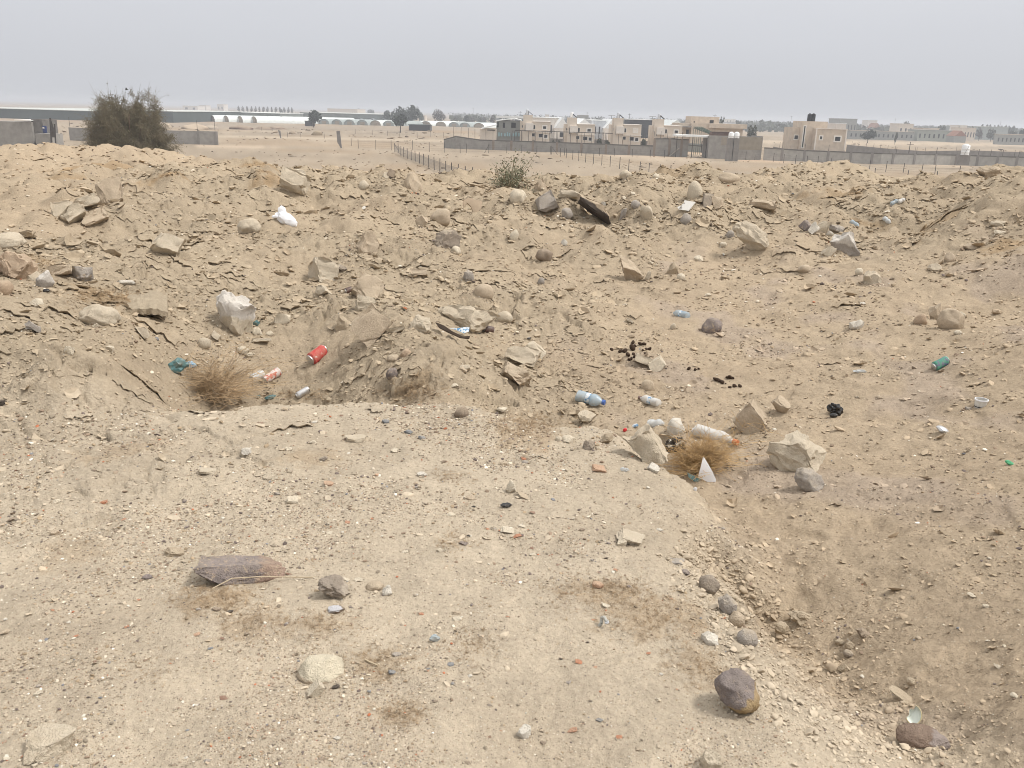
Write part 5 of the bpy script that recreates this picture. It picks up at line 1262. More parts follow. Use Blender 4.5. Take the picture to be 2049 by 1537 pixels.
SHAPEW = {'orange': ('brick_chip', 'orange brick chip'), 'redbrown': ('brick_chip', 'red-brown brick chip'), 'peach': ('potsherd', 'pinkish clay shard'), 'black': ('slag_lump', 'black glassy lump'), 'slate': ('pebble', 'blue-grey pebble'), 'grey': ('pebble', 'grey pebble'), 'purple': ('pebble', 'purple-grey pebble'),
          'brown': ('pebble', 'dark brown pebble'), 'browngrey': ('pebble', 'brown-grey pebble'), 'cream': ('stone_chip', 'cream stone chip'), 'white': ('stone_chip', 'white stone chip'), 'tan': ('pebble', 'tan pebble'), 'pale': ('pebble', 'pale pebble'), 'dark': ('pebble', 'near-black pebble'), 'soilclod': ('earth_clod', 'lumpy earth clod')}
used = {}
def where_(u, v, lx, ly):
    dx, dy = u - lx, (v - ly) * 1.25
    r_ = math.hypot(dx, dy)
    pre = 'just ' if r_ < 55 else '' if r_ < 130 else 'well '
    if abs(dx) > 2.4 * abs(dy): q_ = 'right of' if dx > 0 else 'left of'
    elif abs(dy) > 2.4 * abs(dx): q_ = 'in front of' if dy > 0 else 'behind'
    else: q_ = ('in front' if dy > 0 else 'behind') + ' and ' + ('right of' if dx > 0 else 'left of')
    return pre + q_
stones = []
for (ox, oy), txt in SM.items():
    for tok in txt.split():
        x_, y_, sz, cl = tok.split(',')
        if float(sz) > 0: stones.append((ox + float(x_) / 4.0, oy + float(y_) / 4.0, float(sz) / 4.0, cl))
LAND = [l for l in LAND if l[2]]
for i, (u, v, sz, cl) in enumerate(stones):
    nm, word = SHAPEW[cl]
    size = 'tiny ' if sz < 10.5 else 'small ' if sz < 16.5 else ''
    ranked = sorted(LAND, key=lambda l: math.hypot(l[0] - u, (l[1] - v) * 1.25))[:7]
    lab = None
    cands = [f'{size}{word} {where_(u, v, l[0], l[1])} {l[2]}' for l in ranked[:2]]
    cands += [f'{size}{word} {where_(u, v, a_[0], a_[1])} {a_[2]}, {"nearer" if k_ else "towards"} {b_[2]}' for k_, (a_, b_) in enumerate(((ranked[0], ranked[1]), (ranked[0], ranked[2]), (ranked[1], ranked[2]), (ranked[2], ranked[3])))]
    cands += [f'{size}{word} between {a_[2]} and {b_[2]}' for a_, b_ in ((ranked[0], ranked[3]), (ranked[1], ranked[3]), (ranked[0], ranked[4]), (ranked[1], ranked[4]))]
    for c_ in cands:
        if c_ not in used and len(c_.split()) <= 16: lab = c_; break
    lab = lab or cands[0]
    used[lab] = 1
    shp = 'slab' if cl in ('orange', 'redbrown', 'peach') else random.choice(['chip', 'chunk', 'slab']) if cl in ('cream', 'white') else random.choice(['round', 'chunk', 'chunk', 'chip'])
    big = sz > 17
    sz *= .74 if cl in ('orange', 'redbrown') else .86
    rock(u, v, sz, sz * random.uniform(.42, .56), random.uniform(-18, 18), shp, cl, lab, 'S', 3 if big else 2, name=nm, cat={'brick_chip': 'brick chip', 'potsherd': 'potsherd', 'slag_lump': 'lump', 'earth_clod': 'clod'}.get(nm, 'stone'), embed=.5, seed=5000 + i,
         group={'brick_chip': 'brick chips strewn on the ground', 'stone_chip': 'pale stone chips strewn on the ground', 'pebble': 'pebbles strewn on the ground'}.get(nm))
# ------------------------------------------------------------------ scatter nobody could count: grit, crust flakes, clods, dead twigs
def scatter_mat(name, tint=True, var=.2):
    mt, t, b = nodes(name)
    at2 = N(t, 'ShaderNodeAttribute', attribute_type='INSTANCER', attribute_name='tint')
    geo = N(t, 'ShaderNodeNewGeometry')
    f_ = noise(t, geo.outputs['Position'], 45, 5, .65)
    L(t, scale_c(t, at2.outputs['Color'], rampf(t, f_, .25, .75, 1 - var, 1 + var)), b.inputs['Base Color'])
    b.inputs['Roughness'].default_value = .95; b.inputs['Specular IOR Level'].default_value = .1
    bump(t, b, noise(t, geo.outputs['Position'], 120, 4), .4, .004)
    return mt
GRIT = scatter_mat('loose_grit')
def proto_coll(name, meshes):
    c = bpy.data.collections.new(name)
    for i, me in enumerate(meshes):
        c.objects.link(bpy.data.objects.new(f'{name}_{i:02d}', me))
    return c
def scatter(name, coll, nproto, pos, rot, scl, tint, label_):
    me = bpy.data.meshes.new(name); n_ = len(pos)
    me.vertices.add(n_); me.vertices.foreach_set('co', np.asarray(pos, np.float32).ravel())
    for an, tp, dat, key in (('rot', 'FLOAT_VECTOR', rot, 'vector'), ('scl', 'FLOAT_VECTOR', scl, 'vector'), ('tint', 'FLOAT_VECTOR', tint, 'vector')):
        a_ = me.attributes.new(an, tp, 'POINT'); a_.data.foreach_set(key, np.asarray(dat, np.float32).ravel())
    a_ = me.attributes.new('pick', 'INT', 'POINT'); a_.data.foreach_set('value', rng.integers(0, nproto, n_).astype(np.int32))
    o = obj(name, me)
    g = bpy.data.node_groups.new(name, 'GeometryNodeTree')
    g.interface.new_socket('Geometry', in_out='INPUT', socket_type='NodeSocketGeometry'); g.interface.new_socket('Geometry', in_out='OUTPUT', socket_type='NodeSocketGeometry')
    gi = g.nodes.new('NodeGroupInput'); go = g.nodes.new('NodeGroupOutput')
    ci_ = g.nodes.new('GeometryNodeCollectionInfo'); ci_.inputs['Collection'].default_value = coll; ci_.inputs['Separate Children'].default_value = True; ci_.inputs['Reset Children'].default_value = True
    io = g.nodes.new('GeometryNodeInstanceOnPoints'); io.inputs['Pick Instance'].default_value = True
    def att(nm, tp):
        a = g.nodes.new('GeometryNodeInputNamedAttribute'); a.data_type = tp; a.inputs['Name'].default_value = nm
        return next(s_ for s_ in a.outputs if s_.enabled and s_.name == 'Attribute')
    e2r = g.nodes.new('FunctionNodeEulerToRotation')
    g.links.new(att('rot', 'FLOAT_VECTOR'), e2r.inputs[0]); g.links.new(e2r.outputs[0], io.inputs['Rotation'])
    g.links.new(att('scl', 'FLOAT_VECTOR'), io.inputs['Scale']); g.links.new(att('pick', 'INT'), io.inputs['Instance Index'])
    g.links.new(gi.outputs[0], io.inputs['Points']); g.links.new(ci_.outputs[0], io.inputs['Instance']); g.links.new(io.outputs[0], go.inputs[0])
    md = o.modifiers.new('scatter', 'NODES'); md.node_group = g
    return tag(o, label_, None, None, 'stuff')

def bil(G, az, d):
    c = np.clip((az - fine_az[0]) / (fine_az[1] - fine_az[0]), 0, NF - 1.001); r_ = np.clip(np.interp(d, rows, np.arange(len(rows))), 0, len(rows) - 1.001)
    ic = c.astype(int); ir = r_.astype(int); fc = c - ic; fr = r_ - ir
    return (G[ir, ic] * (1 - fc) + G[ir, ic + 1] * fc) * (1 - fr) + (G[ir + 1, ic] * (1 - fc) + G[ir + 1, ic + 1] * fc) * fr
COLG = gcol[:-1, :3].reshape(nr, nc, 3)
def sample(n_, d0, d1, pw=1.0, azm=40):
    """points spread evenly over what is seen: uniform in azimuth, in log distance"""
    az = rng.uniform(R(-azm), R(azm), n_); u_ = rng.random(n_) ** pw
    d = np.exp(math.log(d0) + (math.log(d1) - math.log(d0)) * u_)
    return az, d
def place(az, d):
    z = bil(Z, az, d); return np.stack([np.sin(az) * d, np.cos(az) * d, z], 1)
def soil_at(az, d): return np.stack([bil(COLG[..., i], az, d) for i in range(3)], 1)
def slope_rot(az, d, h=.06):
    zx1 = bil(Z, az + h / d, d); zx0 = bil(Z, az - h / d, d); zy1 = bil(Z, az, d + h); zy0 = bil(Z, az, np.maximum(1.2, d - h))
    st = (zx1 - zx0) / (2 * h); sr = (zy1 - zy0) / (2 * h)         # across, away
    gx = st * np.cos(az) + sr * np.sin(az); gy = -st * np.sin(az) + sr * np.cos(az)
    return gx, gy
# grit and pebbles
pm = []
for i in range(8):
    v, f = rock_verts(300 + i, (1, .8, .6), 'chunk' if i % 2 else 'round', 1 if i < 6 else 2); pm.append(mesh_np('grit', v, f, GRIT, True, 40))
CG = proto_coll('grit_shapes', pm)
pal = np.array([(.54, .47, .37), (.62, .57, .48), (.40, .32, .235), (.24, .18, .13), (.15, .12, .105), (.66, .62, .55), (.40, .15, .08), (.19, .19, .195), (.33, .255, .17)])
def tints(n_, w_): return pal[rng.choice(len(pal), n_, p=np.array(w_) / sum(w_))] * rng.uniform(.8, 1.2, (n_, 1))
az, d = sample(330000, 1.5, 28, 1.25)
mpx = bil(MP, az, d); dens = .35 + .65 * mpx
clump = sstep(-.45, .6, fbm(np.sin(az) * d * 1.1, np.cos(az) * d * 1.1, 4, 401, .65))
kp = rng.random(len(az)) < dens * (.10 + .85 * clump ** 1.4)
az, d, mpx = az[kp], d[kp], mpx[kp]; n_ = len(az)
ga_, gd_ = [], []
for (fx, fy, fw, fd, fa) in FEET:
    k_ = int(min(60, 6 + fw * 160)); an = rng.uniform(0, 6.28, k_); rr = 1 + np.abs(rng.normal(0, .28, k_))
    lx, ly = np.cos(an) * fw * rr, np.sin(an) * fd * rr
    wx_ = fx + lx * math.cos(fa) + ly * math.sin(fa); wy_ = fy - lx * math.sin(fa) + ly * math.cos(fa)
    ga_.append(np.arctan2(wx_, wy_)); gd_.append(np.hypot(wx_, wy_))
ga_ = np.concatenate(ga_); gd_ = np.concatenate(gd_)
az = np.concatenate([az, ga_]); d = np.concatenate([d, gd_]); mpx = np.concatenate([mpx, np.zeros(len(ga_))]); n_ = len(az)
px = 1.25 * (1 - rng.random(n_) * .985) ** -.36
px = np.minimum(px, 9)
sz = np.minimum(px * d / 845.0, .075); sz = np.maximum(sz, .0035)
ps = place(az, d); ps[:, 2] += sz * .12
tn = tints(n_, (3, 1.1, 5, 4.6, 2.6, .30, .28, .35, 5)); so_ = soil_at(az, d)
own = rng.random((n_, 1)) < np.where(mpx > .5, .45, .66)[:, None]
tn = np.where(own, so_ * rng.uniform(.45, 1.08, (n_, 1)), tn)  # soil-coloured grains darkened: shade of tiny cavities put into the tint
scatter('gravel', CG, 8, ps, np.stack([rng.uniform(-.5, .5, n_), rng.uniform(-.5, .5, n_), rng.uniform(0, 6.28, n_)], 1), np.stack([sz, sz, sz * rng.uniform(.6, 1.0, n_)], 1), tn, 'loose grit and pebbles strewn over the ground')
# clods
az, d = sample(60000, 2.0, 30, .72)
crx = bil(CR, az, d); mpx = bil(MP, az, d)
bankm = ((mpx > .03) & (mpx < .9)) * 1.0
kp = rng.random(len(az)) < np.clip(.14 + .6 * crx * (1 - mpx) + .5 * bankm, 0, 1) * sstep(-.5, .4, fbm(np.sin(az) * d * 1.1, np.cos(az) * d * 1.1, 3, 411))
az, d = az[kp], d[kp]; n_ = len(az)
px = np.minimum(2.4 * (1 - rng.random(n_) * .98) ** -.38, 11); sz = np.minimum(px * d / 845.0, .16)
ps = place(az, d); ps[:, 2] += sz * .06
scatter('clods', CG, 8, ps, np.stack([rng.uniform(-.4, .4, n_), rng.uniform(-.4, .4, n_), rng.uniform(0, 6.28, n_)], 1), np.stack([sz * rng.uniform(.8, 1.4, n_), sz, sz * rng.uniform(.5, .9, n_)], 1),
        soil_at(az, d) * rng.uniform(.88, 1.12, (n_, 1)), 'crumbled earth clods lying on the slopes and banks')
# crumble heaped along the rim of the shelf and the bank below it
rim = [(1370, 1090), (1400, 1150), (1450, 1215), (1500, 1290), (1560, 1360), (1640, 1420), (1720, 1480), (1800, 1530)]
pp, ss, aa, dd_ = [], [], [], []
for i in range(2600):
    k_ = random.random() * (len(rim) - 1.001); a_, b_ = rim[int(k_)], rim[int(k_) + 1]; f_ = k_ % 1
    off = random.gauss(0, 1)
    p = hit(a_[0] + (b_[0] - a_[0]) * f_ + off * (26 + k_ * 7) + random.uniform(-10, 30), a_[1] + (b_[1] - a_[1]) * f_ - off * 10 + random.gauss(0, 14))
    s_ = pxm(p) * min(26, 4.2 * (1 - random.random() * .985) ** -.42)
    pp.append((p.x, p.y, p.z + s_ * .1)); ss.append(s_); aa.append(math.atan2(p.x, p.y)); dd_.append(math.hypot(p.x, p.y))
ss = np.array(ss); n_ = len(ss)
scatter('bank_crumble', CG, 8, np.array(pp), np.stack([rng.uniform(-.6, .6, n_), rng.uniform(-.6, .6, n_), rng.uniform(0, 6.28, n_)], 1), np.stack([ss * rng.uniform(.8, 1.3, n_), ss, ss * rng.uniform(.6, .95, n_)], 1),
        soil_at(np.array(aa), np.array(dd_)) * rng.uniform(.86, 1.1, (n_, 1)), 'crumbled earth heaped along the rim of the shelf')
# crust flakes: thin curled plates of dried mud, edges lifted clear of the ground
fm = []
for i in range(10):
    r_ = np.random.default_rng(700 + i); k_ = 9
    an = np.sort(r_.uniform(0, 2 * math.pi, k_)); an = np.linspace(0, 2 * math.pi, k_, endpoint=False) + r_.normal(0, .22, k_)
    rad = .5 * r_.uniform(.42, 1.12, k_)
    curl_a = r_.uniform(0, 6.28)
    def ringz(rr): return .16 * rr ** 2 * (1 + .9 * np.cos(an - curl_a)) + r_.normal(0, .012, k_)
    top = [np.array([[0, 0, .02]])]
    rings = []
    for fr in (.5, 1.0):
        rings.append(np.stack([rad * fr * np.cos(an), rad * fr * np.sin(an), ringz(fr * 1.0) * fr + .02], 1))
    rim = rings[1] + np.array([0, 0, -.055]); rim[:, :2] *= .95
    bot = np.array([[0, 0, -.05]])
    v = np.concatenate([top[0], rings[0], rings[1], rim, bot])
    f = []
    for j in range(k_):
        j2 = (j + 1) % k_
        f.append((0, 1 + j, 1 + j2)); f.append((1 + j, 1 + k_ + j, 1 + k_ + j2, 1 + j2)); f.append((1 + k_ + j, 1 + 2 * k_ + j, 1 + 2 * k_ + j2, 1 + k_ + j2)); f.append((1 + 2 * k_ + j, 1 + 3 * k_, 1 + 2 * k_ + j2))
    fm.append(mesh_np('flake', v, f, GRIT, True, 35))
CF = proto_coll('flake_shapes', fm)
az, d = sample(95000, 2.4, 28, .80)
crx = bil(CR, az, d); mpx = bil(MP, az, d)
xx_, yy_ = np.sin(az) * d, np.cos(az) * d
cl = sstep(-.35, .45, fbm(xx_ * .9, yy_ * .9, 3, 421))
kp = rng.random(len(az)) < np.clip(crx * .9, .10, 1) * (.10 + .80 * cl ** 1.4) * np.where(mpx > .5, .45, 1)
az, d, xx_, yy_ = az[kp], d[kp], xx_[kp], yy_[kp]; n_ = len(az)
px = np.minimum(2.0 * (1 - rng.random(n_) * .99) ** -.46, 17); sz = np.minimum(px * d / 845.0, .16)
gx, gy = slope_rot(az, d)
ps = place(az, d); ps[:, 2] += sz * rng.uniform(-.04, .06, n_)
# lean the plate with the slope, then lift the downhill side a little so it breaks free
lift = rng.normal(-.10, .16, n_)
rot = np.stack([np.arctan(gy) * .8 + rng.normal(0, .14, n_) + lift * np.cos(az) * .0, -np.arctan(gx) * .8 + rng.normal(0, .14, n_), rng.uniform(0, 6.28, n_)], 1)
# euler XYZ turns about Z last: rotate the lean into the plate's own frame by keeping the spin small-angle consistent
c_, s_ = np.cos(rot[:, 2]), np.sin(rot[:, 2]); rx, ry = rot[:, 0].copy(), rot[:, 1].copy()
rot[:, 0] = rx * c_ + ry * s_; rot[:, 1] = -rx * s_ + ry * c_
scatter('crust_flakes', CF, 10, ps, rot, np.stack([sz * rng.uniform(.8, 1.35, n_), sz, sz * rng.uniform(.6, 1.2, n_)], 1), soil_at(az, d) * rng.uniform(.93, 1.10, (n_, 1)), 'curled flakes of dried mud crust on the slopes')
# sheets of caked mud that have come loose along their lower edge: they follow the ground, with a ragged lip standing clear of it
K = 1250
az0, d0 = sample(K * 4, 3.6, 24, .9)
crx = bil(CR, az0, d0); x0, y0 = np.sin(az0) * d0, np.cos(az0) * d0
kp = rng.random(len(az0)) < np.clip(crx - .12, .05, 1) * sstep(-.35, .35, fbm(x0 * .7, y0 * .7, 3, 431))
az0, d0, x0, y0 = az0[kp][:K], d0[kp][:K], x0[kp][:K], y0[kp][:K]; K = len(az0)
NU, NV = 17, 5
wd = np.minimum(d0 * (.010 + .050 * rng.random(K) ** 2.8), .55) * np.where((az0 > .05) & (d0 < 10), .6, 1); dp = wd * rng.uniform(.35, .8, K); lf = np.clip(wd * rng.uniform(.03, .085, K), .004, .024)
ang = -az0 + rng.normal(0, .55, K)
tx_, ty_ = np.cos(ang), np.sin(ang); nx_, ny_ = -np.sin(ang), np.cos(ang)
S_ = np.linspace(-1, 1, NU)[None, :, None]; G_ = np.linspace(0, 1, NV)[None, None, :]
ksd = rng.uniform(0, 90, K)[:, None]
rag = .34 * perlin(S_[..., 0] * 2.2 + ksd, ksd * 1.3 + 0 * S_[..., 0], 433) + .22 * perlin(S_[..., 0] * 6.5 + ksd, ksd + 5 + 0 * S_[..., 0], 434)
half = wd[:, None, None] / 2
narrow = 1 - .18 * G_ ** 2
px_ = x0[:, None, None] + tx_[:, None, None] * S_ * half * narrow + nx_[:, None, None] * dp[:, None, None] * (G_ + (rag[..., None] - .25 * (1 - S_ ** 2)) * (1 - G_))
py_ = y0[:, None, None] + ty_[:, None, None] * S_ * half * narrow + ny_[:, None, None] * dp[:, None, None] * (G_ + (rag[..., None] - .25 * (1 - S_ ** 2)) * (1 - G_))
pa_, pd_ = np.arctan2(px_, py_), np.hypot(px_, py_)
gz_ = bil(Z, pa_.ravel(), pd_.ravel()).reshape(px_.shape)
endf = np.clip(1.02 - np.abs(S_) ** 3.0, 0, 1)
pz_ = gz_ + lf[:, None, None] * (1 - G_) ** 1.3 * endf * (1 + .5 * perlin(S_ * 3 + ksd[..., None], G_ * 2 + ksd[..., None], 435)) - .012 * G_ * wd[:, None, None] * 2 - .003 * (1 - endf)
topv = np.stack([px_, py_, pz_], -1).reshape(K, NU * NV, 3)
und = topv.copy(); th_ = np.clip(lf * .42, .004, .014)[:, None]; und[..., 2] -= th_
und[..., 0] += nx_[:, None] * th_ * .6; und[..., 1] += ny_[:, None] * th_ * .6
allv = np.concatenate([topv, und], 1); M_ = NU * NV
ii, jj = np.meshgrid(np.arange(NU - 1), np.arange(NV - 1), indexing='ij'); a_ = (ii * NV + jj).ravel()
fq = [np.stack([a_, a_ + NV, a_ + NV + 1, a_ + 1], 1), np.stack([M_ + a_, M_ + a_ + 1, M_ + a_ + NV + 1, M_ + a_ + NV], 1)]
fr = np.arange(NU - 1) * NV; fq.append(np.stack([fr, M_ + fr, M_ + fr + NV, fr + NV], 1))
fq = np.concatenate(fq); fq = (fq[None] + (np.arange(K) * 2 * M_)[:, None, None]).reshape(-1, 4).astype(np.int32)
me = mesh_np('crust_sheets', allv.reshape(-1, 3), fq, SOIL, True, 45)
cs = soil_at(pa_.ravel(), pd_.ravel()).reshape(K, M_, 3) * rng.uniform(.97, 1.08, (K, 1, 1)); cs = np.concatenate([cs, cs], 1).reshape(-1, 3)
ca3 = me.color_attributes.new('soil', 'FLOAT_COLOR', 'POINT'); ca3.data.foreach_set('color', np.concatenate([cs, np.ones((len(cs), 1))], 1).astype(np.float32).ravel())
tag(obj('crust_sheets', me), 'ragged sheets of caked mud peeling from the slopes', None, None, 'stuff')
# low scrub, stones and spoil dotted over the plain
az, d = sample(5200, 75, 420, 1.0, 36); n_ = len(az)
kp = rng.random(n_) < sstep(-.2, .5, fbm(np.sin(az) * d * .03, np.cos(az) * d * .03, 3, 441)); az, d = az[kp], d[kp]; n_ = len(az)
sz = np.minimum(1.6 * (1 - rng.random(n_) * .97) ** -.4, 6) * d / 845.0 * .8
ps = place(az, d); ps[:, 2] += sz * .1
scatter('plain_scrub', CG, 8, ps, np.stack([rng.uniform(-.3, .3, n_), rng.uniform(-.3, .3, n_), rng.uniform(0, 6.28, n_)], 1), np.stack([sz * 1.5, sz, sz * rng.uniform(.35, .7, n_)], 1),
        np.where(rng.random((n_, 1)) < .55, np.array([[.20, .145, .09]]), soil_at(az, d)) * rng.uniform(.7, 1.15, (n_, 1)), 'low scrub and spoil dotted over the plain')
# dead weed twigs
tm = []
for i in range(5):
    v, f = tubes(twigs(7, 810 + i, .5, 1.0, 1.0, .8, 4), .024, .012); tm.append(mesh_np('dead_twig', v, f, GRIT))
CT = proto_coll('twig_shapes', tm)
spots = [(430, 1195, 90, 34, 420), (1300, 1230, 120, 60, 460), (760, 1330, 80, 44, 240), (800, 1430, 60, 28, 200), (1060, 850, 80, 24, 380), (830, 785, 60, 22, 300), (215, 596, 85, 18, 420), (1230, 1180, 90, 30, 260), (640, 1250, 90, 30, 160), (950, 1290, 60, 40, 160), (70, 528, 60, 14, 140),
         (1400, 1330, 70, 50, 220), (900, 955, 40, 16, 80), (905, 1085, 40, 18, 90), (500, 1240, 80, 40, 200), (600, 790, 70, 10, 120), (1130, 1190, 60, 40, 120), (300, 1340, 80, 50, 80)]
pp, ss = [], []
for (u, v, rx, ry, k_) in spots:
    for i in range(int(k_ * .9)):
        a_ = random.gauss(0, .5), random.gauss(0, .5)
        p = hit(u + a_[0] * rx, v + a_[1] * ry)
        pp.append(p[:]); ss.append(max(.008, random.uniform(6, 15) * pxm(p) * .9))
pp = np.array(pp); ss = np.array(ss); n_ = len(pp)
scatter('dead_weeds', CT, 5, pp, np.stack([rng.normal(0, .25, n_), rng.normal(0, .25, n_), rng.uniform(0, 6.28, n_)], 1), np.stack([ss, ss, ss * .55], 1), np.array([.37, .27, .17]) * rng.uniform(.6, 1.4, (n_, 1)), 'low dead brown weeds in patches on the ground')
# ------------------------------------------------------------------ the thorn tree on the left
def acacia():
    Yt = 74.0
    c = at(258, 300, Yt); zb = gz(c.x, c.y)
    base_ = Vector((c.x, c.y, zb - .1))
    top = at(258, 186, Yt).z - base_.z
    W = (at(345, 260, Yt).x - at(172, 260, Yt).x) / 2
    o = empty('thorn_tree', base_, 0)
    BARK = mat_simple('grey_bark', (.16, .12, .09), .9, .25, 5, .01)
    r_ = np.random.default_rng(77)
    mb = MB()
    tips = []
    fork = Vector((.15, 0, top * .16)); mb.bar((0, 0, -.3), fork, .26, 8, .2)
    for i in range(11):
        an = 2 * math.pi * i / 11 + r_.uniform(-.2, .2); out_ = r_.uniform(.45, .8) * W
        m1 = Vector((math.cos(an) * out_ * .4, math.sin(an) * out_ * .4, top * r_.uniform(.36, .5)))
        m2 = Vector((math.cos(an) * out_, math.sin(an) * out_, top * r_.uniform(.55, .8)))
        mb.bar(fork, m1, .12, 6, .08); mb.bar(m1, m2, .08, 6, .035); tips += [m1.lerp(m2, .5), m2]
    mb.obj('trunk', BARK, o, smooth=True)
    # crown: some hundreds of twiggy puffs on a wide uneven dome that comes down nearly to the ground
    m_ = 5; t_ = np.linspace(0, 1, m_)[None, :]
    nc_ = 520
    th = r_.uniform(0, 2 * math.pi, nc_); el_ = np.arcsin(np.clip(r_.random(nc_) * 1.0, 0, 1)); sh = r_.uniform(.55, .98, nc_) * (1 + .13 * np.sin(th * 3 + 1.1) * np.cos(el_))
    cx = np.cos(th) * np.cos(el_) ** .8 * W * sh; cy = np.sin(th) * np.cos(el_) ** .8 * W * .85 * sh
    cz = top * (.08 + .84 * np.sin(el_) ** .75 * (.35 + .65 * sh / .92) * (1 + .10 * np.sin(th * 2 + .5)))
    ka = 170; th_a = r_.uniform(0, 2 * math.pi, ka); ra = np.sqrt(r_.random(ka)) * .85
    cx = np.concatenate([cx, np.cos(th_a) * ra * W]); cy = np.concatenate([cy, np.sin(th_a) * ra * W * .85]); cz = np.concatenate([cz, top * (.90 - .52 * ra ** 2.2 + .06 * np.sin(th_a * 3 + ra * 5)) * r_.uniform(.72, 1, ka)]); nc_ += ka
    prad = r_.uniform(.32, .78, nc_)
    per = 34; idx_ = np.repeat(np.arange(nc_), per); n_ = len(idx_)
    dv = r_.normal(0, 1, (n_, 3)); dv /= np.linalg.norm(dv, axis=1, keepdims=True)
    outw = np.stack([cx, cy, (cz - top * .3) * 1.2], 1)[idx_]; outw /= np.linalg.norm(outw, axis=1, keepdims=True) + 1e-6
    dv = dv + outw * .55
    st = np.stack([cx, cy, cz], 1)[idx_] + r_.normal(0, .30, (n_, 3)) * prad[idx_][:, None]
    Ln = (prad[idx_] * r_.uniform(.5, 1.5, n_))[:, None, None]
    pa = st[:, None] + dv[:, None] * Ln * t_[..., None] * .8
    pa[..., 2] -= (Ln[..., 0] * .55 * t_ ** 2)
    pa += r_.normal(0, .035, pa.shape); pa[..., 2] = np.maximum(pa[..., 2], .03)
    sp = pa[:1]
    # wisps on the outline
    nw = 900
    wi = r_.choice(nc_, nw, p=(cz ** 2) / (cz ** 2).sum())
    ow = np.stack([cx, cy, cz - top * .25], 1)[wi]; ow /= np.linalg.norm(ow, axis=1, keepdims=True)
    Lw = (.35 + r_.exponential(.32, nw))[:, None, None]
    wp = (np.stack([cx, cy, cz], 1)[wi] + ow * prad[wi][:, None] * .4)[:, None] + (ow + r_.normal(0, .3, (nw, 3)))[:, None] * Lw * t_[..., None]
    wp[..., 2] -= .2 * Lw[..., 0] * t_ ** 2
    al = np.concatenate([pa, sp, wp])
    CROWN = mat_simple('thorn_crown', (.175, .145, .095), .9, .38, 1.1)
    v, f = tubes(al, .013, .005, 3); ob = obj('crown', mesh_np('crown', v, f, CROWN), o); ob['kind'] = 'stuff'
    flat_ = al.reshape(-1, 3); pts = flat_[r_.integers(0, len(flat_), 40000)] + r_.normal(0, .06, (40000, 3))
    leafcloud('leaf', pts, .085, mat_simple('thorn_leaf', (.175, .160, .10), .9, .5, .9), o, 5)
    tag(o, 'broad drooping olive-brown thorn tree behind the left rim', 'tree')
acacia()

# ------------------------------------------------------------------ walls, fences and houses on the plain
CONC = mat_simple('grey_block_wall', (.27, .255, .235), .95, .22, .9, .0, detail=7)
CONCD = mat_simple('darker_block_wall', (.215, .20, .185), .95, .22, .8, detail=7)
PIER = mat_simple('brown_grey_pier', (.24, .195, .16), .95, .2, 1.2)
BEAMM = mat_simple('tie_beam_concrete', (.13, .122, .11), .95, .2, 1.0)
STEEL = mat_simple('rusty_post', (.055, .047, .042), .8, .2, 3)
STONEF = mat_simple('stone_facing', (.62, .545, .46), .9, .10, .7, detail=7)
STONEF2 = mat_simple('tan_stone_facing', (.53, .45, .365), .9, .16, 1.0, detail=8)
PLASTER = mat_simple('pale_plaster', (.70, .65, .59), .9, .08, 1.5)
WFRAME = mat_simple('white_surround', (.70, .67, .62), .8, .05)
DARKG = mat_simple('dark_opening', (.025, .025, .027), .4, .1)
ROOFW = mat_simple('white_sheet_roof', (.74, .75, .74), .6, .07, .4)
GREYSH = mat_simple('grey_render', (.27, .275, .26), .9, .12, .8)
BLACKT = mat_simple('black_tank', (.015, .015, .017), .5, .1)
WHITET = mat_simple('white_tank', (.74, .75, .75), .5, .06)
GALV = mat_simple('galvanised', (.55, .57, .60), .45, .1, 2, metal=.3)
PANELD = mat_simple('solar_glass', (.02, .022, .03), .15, .1, spec=.5)
GREENM = mat_simple('green_steel', (.075, .11, .085), .7, .15)
def zg(p): return gz(p.x, p.y)

def fence_line(name, posts, label_, mesh=False, hgt=2.0, r_=.06, brace=()):
    a = on_z(*posts[0], PLAIN)
    o = empty(name, Vector((a.x, a.y, PLAIN)), 0)
    pts = []
    for (u, v) in posts:
        p = on_z(u, v, PLAIN); z0 = zg(p); q_ = Vector((p.x - a.x, p.y - a.y, z0 - PLAIN)); pts.append(q_)
        lean = Vector((random.gauss(0, .04), random.gauss(0, .04), 0))
        MB().bar(q_ - Vector((0, 0, .2)), q_ + Vector((0, 0, hgt * random.uniform(.95, 1.05))) + lean, r_, 5).obj('post', STEEL, o)
    w_ = MB()
    for p0, p1 in zip(pts[:-1], pts[1:]):
        for h_ in (.35, .8, 1.25, 1.7): w_.bar(p0 + Vector((0, 0, h_)), p1 + Vector((0, 0, h_)), .006, 3)
    w_.obj('wire', STEEL, o)
    for i, dx in brace:
        MB().bar(pts[i] + Vector((0, 0, hgt * .85)), pts[i] + Vector((dx, .3, 0)), r_ * .8, 5).obj('brace', STEEL, o)
    if mesh:
        mt, t, b = nodes('chain_link'); b.inputs['Base Color'].default_value = (.20, .20, .20, 1); b.inputs['Alpha'].default_value = .42; b.inputs['Roughness'].default_value = .6
        for p0, p1 in zip(pts[:-1], pts[1:]):
            MB().add([p0 + Vector((0, .03, .05)), p1 + Vector((0, .03, .05)), p1 + Vector((0, .03, 1.55)), p0 + Vector((0, .03, 1.55))], [(0, 1, 2, 3)]).obj('netting', mt, o)
    return tag(o, label_, 'fence')
A_ = [(785, 306), (790, 305), (797, 307), (802, 311.5), (808, 314.5), (815, 317.5), (823, 321), (831, 324), (839.5, 328), (848, 332), (858, 336), (869, 340.5), (880, 344), (892, 349), (904, 354), (917, 359), (931, 362.5), (945, 366), (962, 371), (973, 375)]
